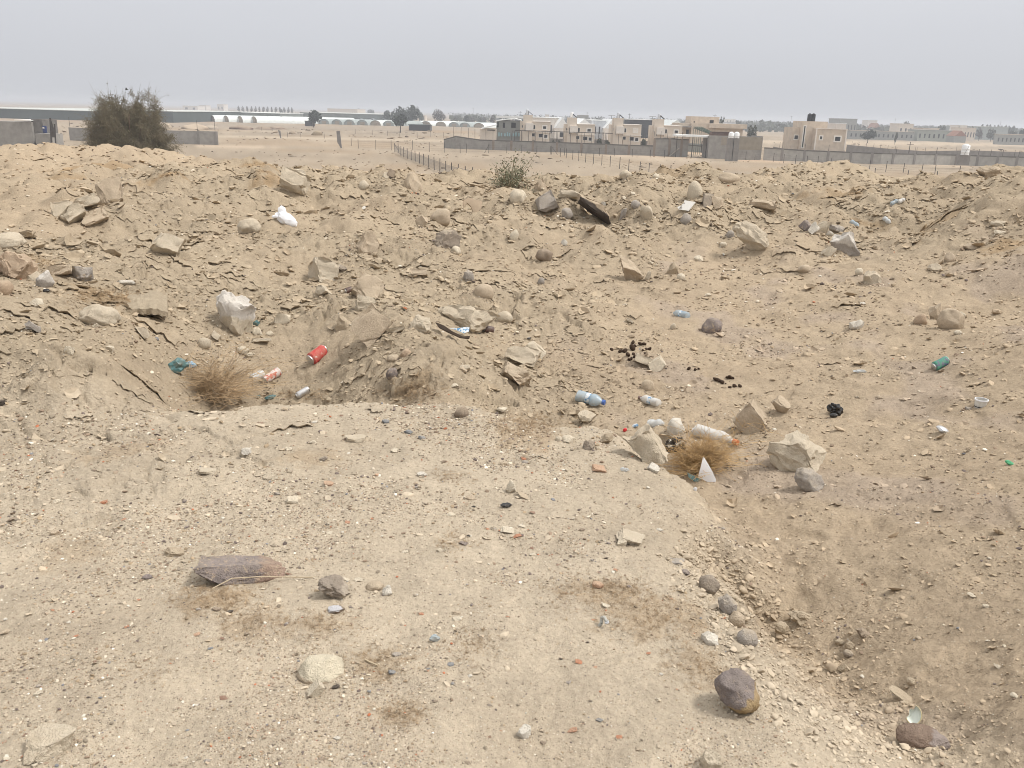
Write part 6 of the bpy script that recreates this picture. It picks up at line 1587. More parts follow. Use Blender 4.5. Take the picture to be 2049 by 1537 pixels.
fence_line('mesh_fence', A_[1:], 'fence of steel posts with grey netting running towards the green bush', True, brace=((0, 1.0), (18, .6)))
B_ = [(1104, 309), (1121, 314), (1133, 316.5), (1146, 319), (1158, 322), (1171.5, 325), (1187, 328), (1204, 331), (1220.5, 334.5), (1239.5, 339), (1257.5, 342.5), (1279.5, 347), (1298, 350), (1319, 354), (1340, 358), (1364, 363)]
fence_line('wire_fence', B_, 'thin wire fence fanning out from the long block wall towards the right rim', brace=((0, 1.4),))
fence_line('wire_fence', [(1044, 306), (1074, 307), (1101, 309), (1129, 311), (1164, 311.5), (1199, 312), (1229, 312.5), (1265, 314), (1301, 315), (1329, 316)], 'low wire fence standing close in front of the long block wall', hgt=1.8)
fence_line('wire_fence', [(717, 297), (752, 299), (783, 300), (826, 301), (859, 305), (890, 306), (921, 307), (933, 306), (978, 306), (1014, 307)], 'wire fence along the dirt track, left part of the plain', hgt=2.2, brace=((8, -1.0),))
fence_line('wire_fence', [(1459, 319), (1475, 319.5), (1492, 319.5), (1510, 320), (1529, 321), (1547, 324), (1568, 327), (1591, 329.5), (1614, 330), (1636, 332), (1661, 335), (1688, 336), (1739, 341), (1772, 345), (1807, 346), (1843, 350), (1870, 351), (1918, 354), (2011, 362), (2100, 372)], 'wire fence running in front of the right boundary wall')
fence_line('wire_fence', [(1749, 360), (1814, 363), (1872, 367.5)], 'three nearer posts standing before the right fence', hgt=1.9)
fence_line('wire_fence', [(1115, 373), (1090, 383)], 'single near post right of the green bush', hgt=1.9)
fence_line('wire_fence', [(524, 262), (545, 262.5), (576, 275), (602, 275.5), (649, 277)], 'faint short fence posts on the plain between the tree and the sign panel', hgt=1.5)
fence_line('wire_fence', [(703, 292), (711, 268), (745, 270), (775, 272), (800, 274), (835, 276), (862, 274), (888, 276)], 'far enclosure fence behind the dirt track', hgt=1.9)
# leaning boards by the track
for pts_, lb in (([(673, 262), (680, 262), (684, 296), (682, 297), (675, 285)], 'tall weathered grey panel standing by the dirt track'), ([(556, 260), (561, 262), (563, 277), (561, 277)], 'leaning dark board on the plain left of the track panel')):
    b0 = max(pts_, key=lambda q_: q_[1]); p = on_z(b0[0], b0[1], PLAIN)
    q3 = [at(u, v, p.y) for u, v in pts_]
    mb = MB(); k_ = len(q3); vs = [q_ - p for q_ in q3] + [q_ - p + Vector((0, .15, 0)) for q_ in q3]
    mb.add(vs, [tuple(range(k_)), tuple(range(2 * k_ - 1, k_ - 1, -1))] + [((i + 1) % k_, i, i + k_, (i + 1) % k_ + k_) for i in range(k_)])
    tag(mb.obj('standing_panel', CONCD, None, p), lb, 'panel')

def wall_run(name, pts, h_top, label_, mat, piers=(), posts=(), thick=.25, cap=True, capmat=BEAMM, post_h=1.5, pier_mat=PIER):
    """a wall whose foot passes through the pixels pts on the plain; h_top gives the height (m) at each corner"""
    a = on_z(*pts[0], PLAIN); o = empty(name, Vector((a.x, a.y, PLAIN)), 0)
    P3 = [Vector((on_z(u, v, PLAIN).x - a.x, on_z(u, v, PLAIN).y - a.y, 0)) for u, v in pts]
    def top_mesh(p0, p1, h0, h1, lo, t0, off):
        d = (p1 - p0); nrm = Vector((d.y, -d.x, 0)).normalized()
        if nrm.y > 0: nrm = -nrm
        f_ = nrm * off; bk = nrm * (off - t0)
        vs = [p0 + f_ + Vector((0, 0, lo[0])), p1 + f_ + Vector((0, 0, lo[1])), p1 + bk + Vector((0, 0, lo[1])), p0 + bk + Vector((0, 0, lo[0])),
              p0 + f_ + Vector((0, 0, h0)), p1 + f_ + Vector((0, 0, h1)), p1 + bk + Vector((0, 0, h1)), p0 + bk + Vector((0, 0, h0))]
        return MB().add(vs, [(0, 3, 2, 1), (4, 5, 6, 7), (0, 1, 5, 4), (1, 2, 6, 5), (2, 3, 7, 6), (3, 0, 4, 7)])
    for i in range(len(P3) - 1):
        c_ = .28 if cap else 0
        top_mesh(P3[i], P3[i + 1], h_top[i] - c_, h_top[i + 1] - c_, (-.3, -.3), thick, 0).obj('panel', mat, o)
        if cap: top_mesh(P3[i], P3[i + 1], h_top[i], h_top[i + 1], (h_top[i] - c_, h_top[i + 1] - c_), thick + .08, .04).obj('coping', capmat, o)
    def along(u):
        for i in range(len(pts) - 1):
            if min(pts[i][0], pts[i + 1][0]) <= u <= max(pts[i][0], pts[i + 1][0]):
                # project the column onto the wall line
                d = ray(u, (pts[i][1] + pts[i + 1][1]) / 2); A2 = P3[i] + Vector((a.x, a.y, 0)); B2 = P3[i + 1] + Vector((a.x, a.y, 0)); e_ = B2 - A2
                den = d.x * e_.y - d.y * e_.x
                t_ = (A2.y * d.x - A2.x * d.y) / -den if abs(den) > 1e-9 else 0
                t_ = min(max(t_, 0), 1)
                return P3[i].lerp(P3[i + 1], t_), h_top[i] + (h_top[i + 1] - h_top[i]) * t_, e_.normalized()
        return None
    for u in piers:
        r_ = along(u)
        if r_:
            p, h_, e_ = r_; nrm = Vector((e_.y, -e_.x, 0)); nrm = -nrm if nrm.y > 0 else nrm
            q0 = p - e_ * .3; q1 = p + e_ * .3
            top_mesh(q0, q1, h_ - .05, h_ - .05, (-.3, -.3), .2, .09).obj('pier', pier_mat, o)
    for u in posts:
        r_ = along(u)
        if r_:
            p, h_, e_ = r_; MB().bar(p + Vector((0, .12, h_ - .3)), p + Vector((random.gauss(0, .06), .12, h_ + post_h)), .045, 5).obj('post', STEEL, o)
    return tag(o, label_, 'wall', None, 'thing')
# left: block wall with hut, long wall behind the tree
wall_run('block_wall', [(-60, 300), (40, 303), (106, 304)], [2.8, 2.8, 2.75], 'grey block wall at the left edge in front of the block hut', CONC, cap=False)
wall_run('block_wall', [(106, 304), (113, 301)], [2.75, 2.75], 'short return of the left block wall with a broken corner', CONCD, cap=False)
wall_run('block_wall', [(140, 281), (260, 286), (437, 290.5)], [3.0, 3.05, 3.1], 'long grey block wall passing behind the thorn tree', CONC, piers=(398, 432), posts=(143, 335, 397, 432), post_h=2.4, cap=False, pier_mat=CONCD)
# middle: the long wall and its taller inner wall
wall_run('boundary_wall', [(888, 296), (912, 298), (960, 299.5), (1066, 303), (1164, 306.5), (1260, 310.5), (1306, 312)], [2.2, 3.2, 2.5, 2.5, 2.5, 2.45, 2.5], 'long grey boundary wall with brown piers in front of the four houses', CONC,
         piers=(987, 1023, 1066, 1114, 1163, 1212, 1258), posts=(907, 922, 937, 950, 972, 986, 1023, 1042, 1068, 1090, 1114, 1140, 1163, 1190, 1212, 1236, 1260, 1285), post_h=2.4)
wall_run('boundary_wall', [(1306, 312), (1340, 313), (1375, 314.5)], [4.2, 4.3, 4.2], 'taller grey end of the boundary wall beside the gate opening', CONC, piers=(1308, 1338, 1362), posts=(1306, 1319, 1333, 1347, 1363), post_h=1.6)
wall_run('boundary_wall', [(1000, 294), (1100, 296), (1210, 299), (1306, 302)], [2.6, 2.6, 2.6, 2.6], 'inner grey wall behind the long boundary wall, below the houses', CONCD, posts=(1010, 1038, 1075, 1098, 1126, 1150, 1180, 1206, 1230, 1255, 1290), post_h=2.2, cap=False)
# diagonal prop against the wall
p = on_z(1338, 313, PLAIN); p.y -= .5
tag(MB().bar((0, 0, 0), (at(1364, 293, p.y) - p), .12, 6).obj('leaning_pole', mat_simple('pale_pole', (.42, .38, .33), .9), None, p), 'pale pole leaning against the taller end of the boundary wall', 'pole')
# gate
g0 = on_z(1376, 304, PLAIN); g1 = on_z(1419, 307, PLAIN)
o = empty('metal_gate', g0, 0)
d = g1 - g0
for k_, (f0, f1) in enumerate(((0, .62), (.64, 1.0))):
    a_, b_ = d * f0, d * f1
    MB().add([a_ + Vector((0, 0, .1)), b_ + Vector((0, 0, .1)), b_ + Vector((0, 0, 2.4)), a_ + Vector((0, 0, 2.4)), a_ + Vector((0, .08, .1)), b_ + Vector((0, .08, .1)), b_ + Vector((0, .08, 2.4)), a_ + Vector((0, .08, 2.4))], [(0, 1, 2, 3), (7, 6, 5, 4), (3, 2, 6, 7), (1, 0, 4, 5), (2, 1, 5, 6), (0, 3, 7, 4)]).obj('gate_leaf', GREYSH, o)
    MB().bar(a_ + Vector((0, -.1, 1.9)), b_ + Vector((0, -.1, 1.8)), .12, 6).obj('gate_bar', STEEL, o)
MB().bar(d * .63 + Vector((0, 0, -.2)), d * .63 + Vector((0, 0, 3.2)), .14, 6).obj('gate_post', STEEL, o)
tag(o, 'grey metal gate with a dark bar between boundary wall and plastered block', 'gate')
wall_run('boundary_wall', [(1376, 302), (1420, 305)], [4.4, 4.4], 'grey wall set back behind the metal gate', CONCD, cap=False)

def px_box(mb, u0, u1, vt, Y, dep, zb=PLAIN - .2, vb=None):
    x0, x1, zt = at(u0, vt, Y).x, at(u1, vt, Y).x, at((u0 + u1) / 2, vt, Y).z
    if vb is not None: zb = at((u0 + u1) / 2, vb, Y).z
    mb.box(x0, x1, Y, Y + dep, zb, zt); return x0, x1, zb, zt
class House:
    def __init__(s, name, u, Y, label_, cat='house'):
        s.Y = Y; s.o = empty(name, Vector((at(u, 290, Y).x, Y, PLAIN)), 0); s.org = s.o.location.copy(); tag(s.o, label_, cat)
    def box(s, nm, u0, u1, vt, dep, mat, dy=0, vb=None, zb=PLAIN - .2):
        mb = MB(); r_ = px_box(mb, u0, u1, vt, s.Y + dy, dep, zb, vb); mb.v = [tuple(Vector(v_) - s.org) for v_ in mb.v]; return mb.obj(nm, mat, s.o)
    def window(s, u0, u1, v0, v1, dy=0, frame=WFRAME, pane=DARKG, fw=.22, nm='window', deep=.1):
        Y = s.Y + dy - .06
        x0, x1, z1, z0 = at(u0, (v0 + v1) / 2, Y).x, at(u1, (v0 + v1) / 2, Y).x, at((u0 + u1) / 2, v0, Y).z, at((u0 + u1) / 2, v1, Y).z
        x0 -= s.org.x; x1 -= s.org.x; z0 -= s.org.z; z1 -= s.org.z; y = Y - s.org.y
        fr = MB().box(x0 - fw, x1 + fw, y, y + .1, z1, z1 + fw).box(x0 - fw, x1 + fw, y, y + .1, z0 - fw, z0).box(x0 - fw, x0, y, y + .1, z0, z1).box(x1, x1 + fw, y, y + .1, z0, z1).obj(nm, frame, s.o)
        MB().box(x0, x1, y + .03, y + .07, z0, z1).obj('pane', pane, fr); return fr
    def bars(s, nm, segs, r_, mat):
        mb = MB()
        for a_, b_ in segs: mb.bar(Vector(a_) - s.org, Vector(b_) - s.org, r_, 5)
        return mb.obj(nm, mat, s.o)

HL = ('first stone house in the row of four, the one nearest the grey shed', 'second stone house in the row of four, with a white heater tank', 'third stone house in the row of four, with a pale shuttered right window', 'fourth stone house in the row of four, beside the steel trusses')
for i, (du, dv, Y) in enumerate(((0, 0, 234), (89, 5.5, 236), (182, 6.5, 234), (263.5, 8.5, 236))):
    h = House('stone_house', 1075 + du, Y, HL[i]); U = lambda u: u + du; V = lambda v: v + dv; h.o['group'] = 'row of four alike stone houses'
    h.box('side_wing', U(1041), U(1053), V(243), 6, STONEF, dy=1.2)
    h.box('stair_tower', U(1047.5), U(1066), V(230), 5, STONEF)
    h.box('wall', U(1066), U(1102), V(243.5), 8, STONEF, dy=.8)
    h.box('parapet', U(1065.6), U(1102.4), V(242.6), 8.3, PLASTER, dy=.65, vb=V(244.2))
    h.box('bay', U(1052), U(1067.5), V(246.5), 1.6, PLASTER, dy=-1.0, vb=V(261))
    h.window(U(1067.5), U(1071), V(250.5), V(258.5), dy=.8, fw=.12)
    h.window(U(1086.5), U(1093), V(252.8), V(258), dy=.8, pane=PLASTER if i == 2 else DARKG, fw=.3)
    h.window(U(1044.2), U(1046), V(250.5), V(255.5), dy=1.2, fw=.08)
    h.window(U(1050), U(1051.3), V(251), V(263), dy=0, fw=.04)
    h.window(U(1064), U(1070), V(267), V(273), dy=.8, fw=.1, nm='garage_door')
    h.window(U(1078), U(1086), V(268), V(275), dy=.8, fw=.1, nm='garage_door')
    h.window(U(1089), U(1095), V(270), V(276), dy=.8, fw=.25)
    h.box('ground_floor_wall', U(1068), U(1101.5), V(263.8), .35, PLASTER, dy=.36, vb=V(265.2))
    # heater: white cylinder on a stand with a dark tilted collector
    c = at(U(1055), V(230), Y + 2.5); hz = c.z - h.org.z
    t0 = Vector((c.x - h.org.x, 2.5, hz)) 
    tk = MB(); tk.lathe([(.05, 0), (.40, .02), (.42, .08), (.42, 1.28), (.38, 1.36), (.05, 1.4)], 14, 'Z'); tk.obj('heater_tank', GALV if i != 1 else WHITET, h.o, t0 + Vector((0, 0, .0)), smooth=True)
    MB().bar(t0 + Vector((.3, 0, .9)), t0 + Vector((1.4, -.1, .05)), .05, 5).bar(t0 + Vector((.3, .8, .9)), t0 + Vector((1.4, .7, .05)), .05, 5).bar(t0 + Vector((-.5, .4, 0)), t0 + Vector((-.5, .4, .5)), .05, 5).obj('heater_stand', STEEL, h.o)
    MB().add([t0 + Vector((.34, -.6, 1.0)), t0 + Vector((.34, .9, 1.0)), t0 + Vector((1.5, .9, .08)), t0 + Vector((1.5, -.6, .08)), t0 + Vector((.34, -.6, .9)), t0 + Vector((.34, .9, .9)), t0 + Vector((1.5, .9, -.0)), t0 + Vector((1.5, -.6, -.0))],
             [(3, 2, 1, 0), (4, 5, 6, 7), (0, 1, 5, 4), (1, 2, 6, 5), (2, 3, 7, 6), (3, 0, 4, 7)]).obj('collector', PANELD, h.o)
    if i >= 2:
        MB().box(t0.x - 2.6, t0.x - .9, 1.6, 3, hz + .55, hz + .65).obj('side_panel', GREYSH, h.o)
        MB().bar(t0 + Vector((-1.8, 0, 0)), t0 + Vector((-1.8, 0, .6)), .05, 5).obj('panel_stand', STEEL, h.o)
# pergola in front of the houses
o = empty('steel_pergola', Vector((at(1030, 290, 226).x, 226, PLAIN)), 0); org = o.location.copy()
for u in range(1030, 1226, 14): MB().bar(at(u, 262 + (u - 1030) * 0.03, 226) - org, Vector((at(u, 270, 226).x - org.x, 0, 0)), .05, 5).obj('post', STEEL, o)
mb = MB()
for k_ in range(2):
    mb.bar(at(1030, 261, 226 + k_ * 1.6) - org, at(1226, 267, 226 + k_ * 1.6) - org, .09, 5)
for u in range(1030, 1226, 7): mb.bar(at(u, 261.2 + (u - 1030) * 0.03, 226) - org, at(u, 261.2 + (u - 1030) * .03, 227.6) - org, .05, 4)
mb.obj('frame', STEEL, o)
tag(o, 'long dark steel pergola in front of the row of four houses', 'pergola')

def leaf_blob_mesh(seed, n_, w, h, size, mat, lob=5, name='crown'):
    """foliage of many small leaf clumps around a few lobes; base at z=0"""
    r_ = np.random.default_rng(seed); pts = []
    for i in range(lob):
        c = np.array([r_.uniform(-.28, .28) * w, r_.uniform(-.28, .28) * w, r_.uniform(.38, .66) * h]); rad = np.array([r_.uniform(.24, .36) * w, r_.uniform(.24, .36) * w, r_.uniform(.22, .34) * h])
        q_ = r_.normal(0, 1, (n_ // lob, 3)); q_ /= np.linalg.norm(q_, axis=1, keepdims=True); q_ *= r_.uniform(.45, 1.04, (len(q_), 1)) ** .6
        pts.append(c + q_ * rad)
    pts = np.concatenate(pts); pts = pts[pts[:, 2] > .02 * h]
    n_ = len(pts)
    a = r_.normal(0, 1, (n_, 3)); a /= np.linalg.norm(a, axis=1, keepdims=True); b_ = np.cross(a, r_.normal(0, 1, (n_, 3))); b_ /= np.linalg.norm(b_, axis=1, keepdims=True)
    sz = size * r_.uniform(.6, 1.5, (n_, 1))
    v = np.stack([pts - a * sz, pts + b_ * sz, pts + a * sz, pts - b_ * sz], 1).reshape(-1, 3)
    return mesh_np(name, v, (np.arange(n_)[:, None] * 4 + np.arange(4)[None]).astype(np.int32), mat, False)
TREED = mat_simple('dark_green_foliage', (.040, .050, .036), .9, .35, .5)
TREEM = mat_simple('dull_green_foliage', (.070, .076, .052), .9, .35, .5)
TREEP = mat_simple('grey_purple_foliage', (.105, .090, .085), .9, .3, .5)
TRUNK = mat_simple('tree_trunk', (.09, .07, .055), .9, .2)
crowns = {('d', i): leaf_blob_mesh(40 + i, 900, 1, 1, .045, TREED, 6) for i in range(3)}
crowns.update({('m', i): leaf_blob_mesh(50 + i, 700, 1, 1, .045, TREEM, 5) for i in range(3)})
crowns.update({('p', i): leaf_blob_mesh(60 + i, 600, 1, 1, .04, TREEP, 5) for i in range(2)})
trunk_me = MB().bar((0, 0, -.05), (.02, 0, .55), .035, 6, .02).mesh('trunk', TRUNK)
def tree(u, v, Y, wpx, hpx, kind, label_, group=None, name='tree', low=.0):
    """base pixel is where the trunk meets the plain"""
    c = at(u, v, Y); zb = max(c.z, PLAIN) if v is not None else PLAIN
    zb = PLAIN
    W = at(u + wpx / 2, v, Y).x - at(u - wpx / 2, v, Y).x; H = max(1.0, at(u, v - hpx, Y).z - zb)
    o = empty(name, Vector((c.x, Y, zb)), random.uniform(0, 6.28))
    i = random.randrange(3 if kind != 'p' else 2)
    cr = obj('crown', crowns[(kind, i)], o, (0, 0, H * low)); cr.scale = (W * 1.02, W * 1.02, H * 1.02 * (1 - low)); cr['kind'] = 'stuff'
    tr = obj('trunk', trunk_me, o); tr.scale = (W * .9, W * .9, H)
    tag(o, label_, 'tree', group); return o
def depth_for(v, u):          # depth of a plain point seen at pixel
    return on_z(u, v, PLAIN).y

# grey unfinished shed with annex
h = House('grey_shed', 1017, 240, 'grey rendered shed with dark window openings left of the stone houses', 'shed')
h.box('wall', 993.5, 1041, 241.5, 12, GREYSH)
for (u0, u1, v0, v1) in ((994.8, 997.8, 244.3, 255), (1006, 1010.5, 245.5, 256), (1023, 1032, 245.5, 256)): h.window(u0, u1, v0, v1, fw=.04, frame=GREYSH)
x0, x1 = at(992.5, 240, 239.5).x - h.org.x, at(1042, 240, 239.5).x - h.org.x; z0, z1 = at(992.5, 241.8, 239.5).z - h.org.z, at(1034, 238.6, 239.5).z - h.org.z
MB().prism([(x0, z0 - .1), (x0, z0 + .1), (x1 * .75 + x0 * .25, z1 + .25), (x1 + .3, z1 - .2), (x1 + .3, z1 - .4), (x1 * .75 + x0 * .25, z1 + .05)], -.6, 13).obj('roof', ROOFW, h.o)
h.box('back_roof', 992, 1048, 232.6, 6, ROOFW, dy=20, vb=236.5)
for k_, u in enumerate((997, 1002, 1009, 1014, 1018, 1026, 1031, 1037)):
    h.box('plastic_curtain', u, u + 3, 265 + (k_ % 3), .1, pmat('pale_turquoise', (.28, .45, .50), .6) if k_ == 0 else bpy.data.materials['pale_turquoise'], dy=-.3 - .02 * k_, vb=273)
h = House('lean_to', 980, 236, 'low beige lean-to with a sloping white roof beside the grey shed', 'lean-to')
h.box('wall', 961, 993, 258, 7, STONEF, vb=None)
h.box('opening', 975, 991, 259.6, .1, DARKG, dy=-.12, vb=261.4)
xa, xb = at(964, 256, 235).x - h.org.x, at(994, 250, 235).x - h.org.x
MB().prism([(xa, at(964, 256.5, 235).z - h.org.z - .25), (xa, at(964, 255.2, 235).z - h.org.z), (xb, at(994, 249, 235).z - h.org.z), (xb, at(994, 251, 235).z - h.org.z)], -.8, 9).obj('roof', ROOFW, h.o)

# large stone building behind the truss
h = House('stone_building', 1425, 250, 'large low tan stone building with an upper box room and a dark square window', 'building')
h.box('wall', 1384, 1488, 247.5, 12, STONEF2, dy=0)
h.box('upper_room', 1384, 1440, 233.5, 9, STONEF2, dy=3, vb=248.5)
h.box('roof_slab', 1420, 1495.5, 248.2, 11, STONEF2, dy=-1.2, vb=257)
h.box('side_block', 1357, 1386, 246.5, 10, STONEF2, dy=1.5)
h.window(1420, 1428, 240.5, 247, dy=3, fw=.05, frame=STONEF2); h.window(1388, 1390.5, 242.5, 245.5, dy=3, fw=.1, frame=STONEF2)
h.box('porch_roof', 1364, 1384, 252, 5, CONC, dy=-1.5, vb=255)
h.window(1373, 1378, 260, 270, dy=1.5, fw=.1, nm='door', frame=CONC)
# white carport, trusses, rusty tank row
h = House('carport', 1386, 212, 'white flat carport roof on thin posts beside the plastered block', 'carport')
for k_, (ua, ub) in enumerate(((1353, 1372), (1372.3, 1388), (1388.3, 1405), (1405.3, 1421))):
    h.box('roof_panel', ua, ub, 269.6 + (ua - 1353) * .03, 5, ROOFW, vb=273.0 + (ua - 1353) * .045, dy=.02 * k_)
h.bars('post', [((at(1355, 275, 212.3).x, 212.3, PLAIN), at(1355, 273, 212.3)), ((at(1387, 275, 212.3).x, 212.3, PLAIN), at(1387, 275, 212.3)), ((at(1415, 275, 212.3).x, 212.3, PLAIN), at(1415, 276, 212.3))], .09, STEEL)
h = House('steel_truss_frame', 1404, 224, 'green-grey lattice steel trusses sloping down towards the plastered block', 'steel frame')
segs = []
for k_ in range(5):
    dy = 224 + k_ * 1.3
    a0, a1, b0, b1 = at(1388 + k_ * 4, 254, dy), at(1419 + k_ * 2, 265, dy), at(1388 + k_ * 4, 256.5, dy), at(1419 + k_ * 2, 268, dy)
    segs += [(a0, a1), (b0, b1), (b0, Vector((b0.x, dy, PLAIN)))]
    for t_ in range(9): segs.append(((a0.lerp(a1, t_ / 8)), b0.lerp(b1, min(1, t_ / 8 + .06))))
for t_ in range(6): segs.append((at(1388, 254, 224).lerp(at(1419, 265, 224), t_ / 5), at(1404, 254, 229.2).lerp(at(1427, 265, 229.2), t_ / 5)))
h.bars('truss', segs, .055, GREENM)
h = House('roof_edge', 1447, 216, 'rusty brown tiled roof edge showing above the plastered block', 'roof')
h.box('roof', 1425, 1462, 264.5, 3, mat_simple('rusty_tile', (.13, .075, .055), .9, .3, 2), vb=272)
h.box('ridge_tile', 1424.6, 1462.4, 263.8, .4, mat_simple('ridge_rust', (.10, .06, .045), .9, .3, 2), vb=265.2, dy=-.1)
# plastered block
b0 = on_z(1420, 317.5, PLAIN); 
h = House('plastered_block', 1472, b0.y, 'big patchy grey plastered block wall with two white tanks behind', 'building')
h.box('wall', 1420, 1527, 272.5, .4, CONC); h.box('return_wall', 1523, 1527.2, 273, 9, CONCD, dy=.4)
h.box('patch', 1444, 1480, 275, .05, mat_simple('tan_plaster_patch', (.27, .235, .19), .95, .15, 1.2), dy=-.06, vb=291)
h.box('patch', 1480.5, 1526, 274.5, .05, mat_simple('brown_plaster_patch', (.245, .215, .17), .95, .2, .8), dy=-.05, vb=300)
h.box('side_wall', 1420, 1424, 272.5, 7, CONCD, dy=.4)
for i, u in enumerate((1464.5, 1475.5)):
    c = at(u, 273, 199.5 + 0)
    o = empty('water_tank', Vector((c.x, 200.2, c.z - .4)), 0)
    w_ = .62
    MB().lathe([(w_, 0), (w_, .45), (w_ * 1.03, .48), (w_, .52), (w_, .95), (w_ * .8, 1.2), (w_ * .35, 1.32)], 18, 'Z').obj('tank_shell', WHITET, o, smooth=True)
    MB().lathe([(w_ * .36, 1.31), (w_ * .36, 1.42)], 14, 'Z').obj('lid', WHITET, o)
    tag(o, ('left' if i == 0 else 'right') + ' one of two white water tanks above the plastered block', 'water tank', 'pair of white tanks')
    MB().box(-.7, .7, -.4, .8, -6, -.01).obj('stand', CONCD, o)
# right house with black tanks
h = House('stone_house', 1640, 212, 'lone tan stone house with black roof tanks and a tall slit window', 'house')
h.box('left_wing', 1587, 1607, 255, 7, STONEF2, dy=1.0)
h.box('tower', 1605.5, 1657, 243, 7, STONEF2)
h.box('wall', 1634, 1696, 258, 8, STONEF2, dy=-2.2)
h.box('quoin', 1633.6, 1636, 258.2, .1, PLASTER, dy=-2.28, vb=300); h.box('quoin', 1694, 1696.3, 258.2, .1, PLASTER, dy=-2.28, vb=300)
h.box('coping', 1633.8, 1696.2, 257.6, .5, PLASTER, dy=-2.35, vb=258.8)
h.window(1589.8, 1596.8, 271, 278.8, dy=1.0, fw=.18); h.window(1607, 1609.5, 252.5, 295, dy=0, fw=.22, nm='slit_window')
h.window(1640.8, 1645, 273, 278.8, dy=-2.2, fw=.25); h.window(1671, 1681.5, 274, 282.2, dy=-2.2, fw=.30)
for i, u in enumerate((1619.0, 1626.2)):
    c = at(u, 243, 213.5); o = empty('water_tank', Vector((c.x, 213.5, c.z - .05)), 0); w_ = .52
    MB().lathe([(w_, 0), (w_, 1.55), (w_ * .9, 1.68), (w_ * .45, 1.74)], 16, 'Z').obj('tank_shell', BLACKT, o, smooth=True)
    MB().lathe([(w_ * .45, 1.73), (w_ * .45, 1.88)], 12, 'Z').obj('lid', BLACKT, o)
    tag(o, ('left' if i == 0 else 'right') + ' one of two black water tanks on the lone house roof', 'water tank', 'pair of black tanks')
# right boundary wall, back wall, white tank
wall_run('boundary_wall', [(1527, 321), (1611, 323.5), (1761, 328.5), (1900, 330.5), (2120, 338)], [3.0, 2.65, 2.55, 2.5, 2.5], 'long pale-grey boundary wall with piers crossing the right side', mat_simple('pale_block_wall', (.33, .315, .29), .95, .2, .9, detail=7),
         piers=(1563, 1608, 1655, 1700, 1743, 1785, 1828, 1870, 1911, 1953, 1993, 2032), posts=(1563, 1608, 1655, 1790, 1831, 1870, 1953, 1978, 2002, 2026, 2034), post_h=1.4, pier_mat=CONCD)
wall_run('boundary_wall', [(1692, 308), (1780, 312), (1850, 314), (1935, 317), (2100, 322)], [2.7, 2.0, 1.6, 2.3, 2.2], 'darker back wall of the right yard behind the white tank', CONCD, posts=(1702, 1716, 1731, 1746, 1760, 1775, 1790, 1830, 1850, 1873, 1912), post_h=1.1, cap=False)
wall_run('boundary_wall', [(1545, 312), (1590, 314)], [2.4, 1.6], 'low broken wall left of the lone stone house', CONCD, posts=(1558, 1575), cap=False)
c = at(1933, 310, 194); o = empty('water_tank', Vector((c.x, 194.6, c.z - .05)), 0); w_ = .84
MB().lathe([(w_, 0), (w_, .6), (w_ * 1.02, .63), (w_, .66), (w_, 1.3), (w_ * 1.02, 1.33), (w_, 1.36), (w_, 2.0), (w_ * .85, 2.15), (w_ * .4, 2.25)], 22, 'Z').obj('tank_shell', WHITET, o, smooth=True)
MB().lathe([(w_ * .42, 2.24), (w_ * .42, 2.38)], 14, 'Z').obj('lid', WHITET, o)
MB().box(-1.2, 1.2, -.3, 1.0, -2.2, -.02).obj('stand', CONCD, o)
MB().bar((.2, -.86, 2.0), (-.5, -.75, .1), .03, 5).obj('pipe', STEEL, o)
tag(o, 'single tall white water tank standing over the right boundary wall', 'water tank')
# hut on the left with barrel
h = House('block_hut', 40, 158, 'flat-roofed grey block hut at the left edge with a dark side', 'hut')
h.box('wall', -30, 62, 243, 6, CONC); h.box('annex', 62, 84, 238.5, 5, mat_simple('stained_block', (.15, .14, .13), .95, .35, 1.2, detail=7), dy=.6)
h.box('roof_edge', 28, 61, 240, 5, ROOFW, dy=-.3, vb=241.2); h.box('step_wall', 70, 102, 268, 4, CONC, dy=-1.0)
c = at(90.5, 266, 156.5); o = empty('blue_barrel', Vector((c.x, 156.5, c.z)), 0)
MB().lathe([(.34, 0), (.36, .05), (.36, .38), (.38, .4), (.36, .42), (.36, .78), (.38, .8), (.36, .82), (.36, 1.15), (.33, 1.2)], 16, 'Z').obj('barrel_shell', mat_simple('blue_paint', (.02, .035, .11), .5), o, smooth=True)
MB().box(-.16, .16, -.385, -.36, .75, 1.0).obj('label_patch', WFRAME, o)
tag(o, 'dark blue barrel beside the block hut', 'barrel')
o = empty('metal_gate', Vector((at(105, 290, 146).x, 146, PLAIN)), 0); org = o.location.copy()
MB().bar(at(100.5, 236, 146) - org, Vector((at(101.5, 290, 146).x - org.x, 0, 0)), .14, 6).obj('gate_post', STEEL, o)
MB().bar(at(109, 248, 147) - org, Vector((at(110, 290, 147).x - org.x, 1, 0)), .12, 6).obj('gate_post', STEEL, o)
MB().add([at(102.5, 240, 146) - org, at(109.5, 262, 146.3) - org, at(110, 275, 146.3) - org, at(103, 275, 146) - org], [(0, 1, 2, 3)]).obj('gate_leaf', STEEL, o)
tag(o, 'dark steel gate post and leaf beside the left block wall', 'gate')
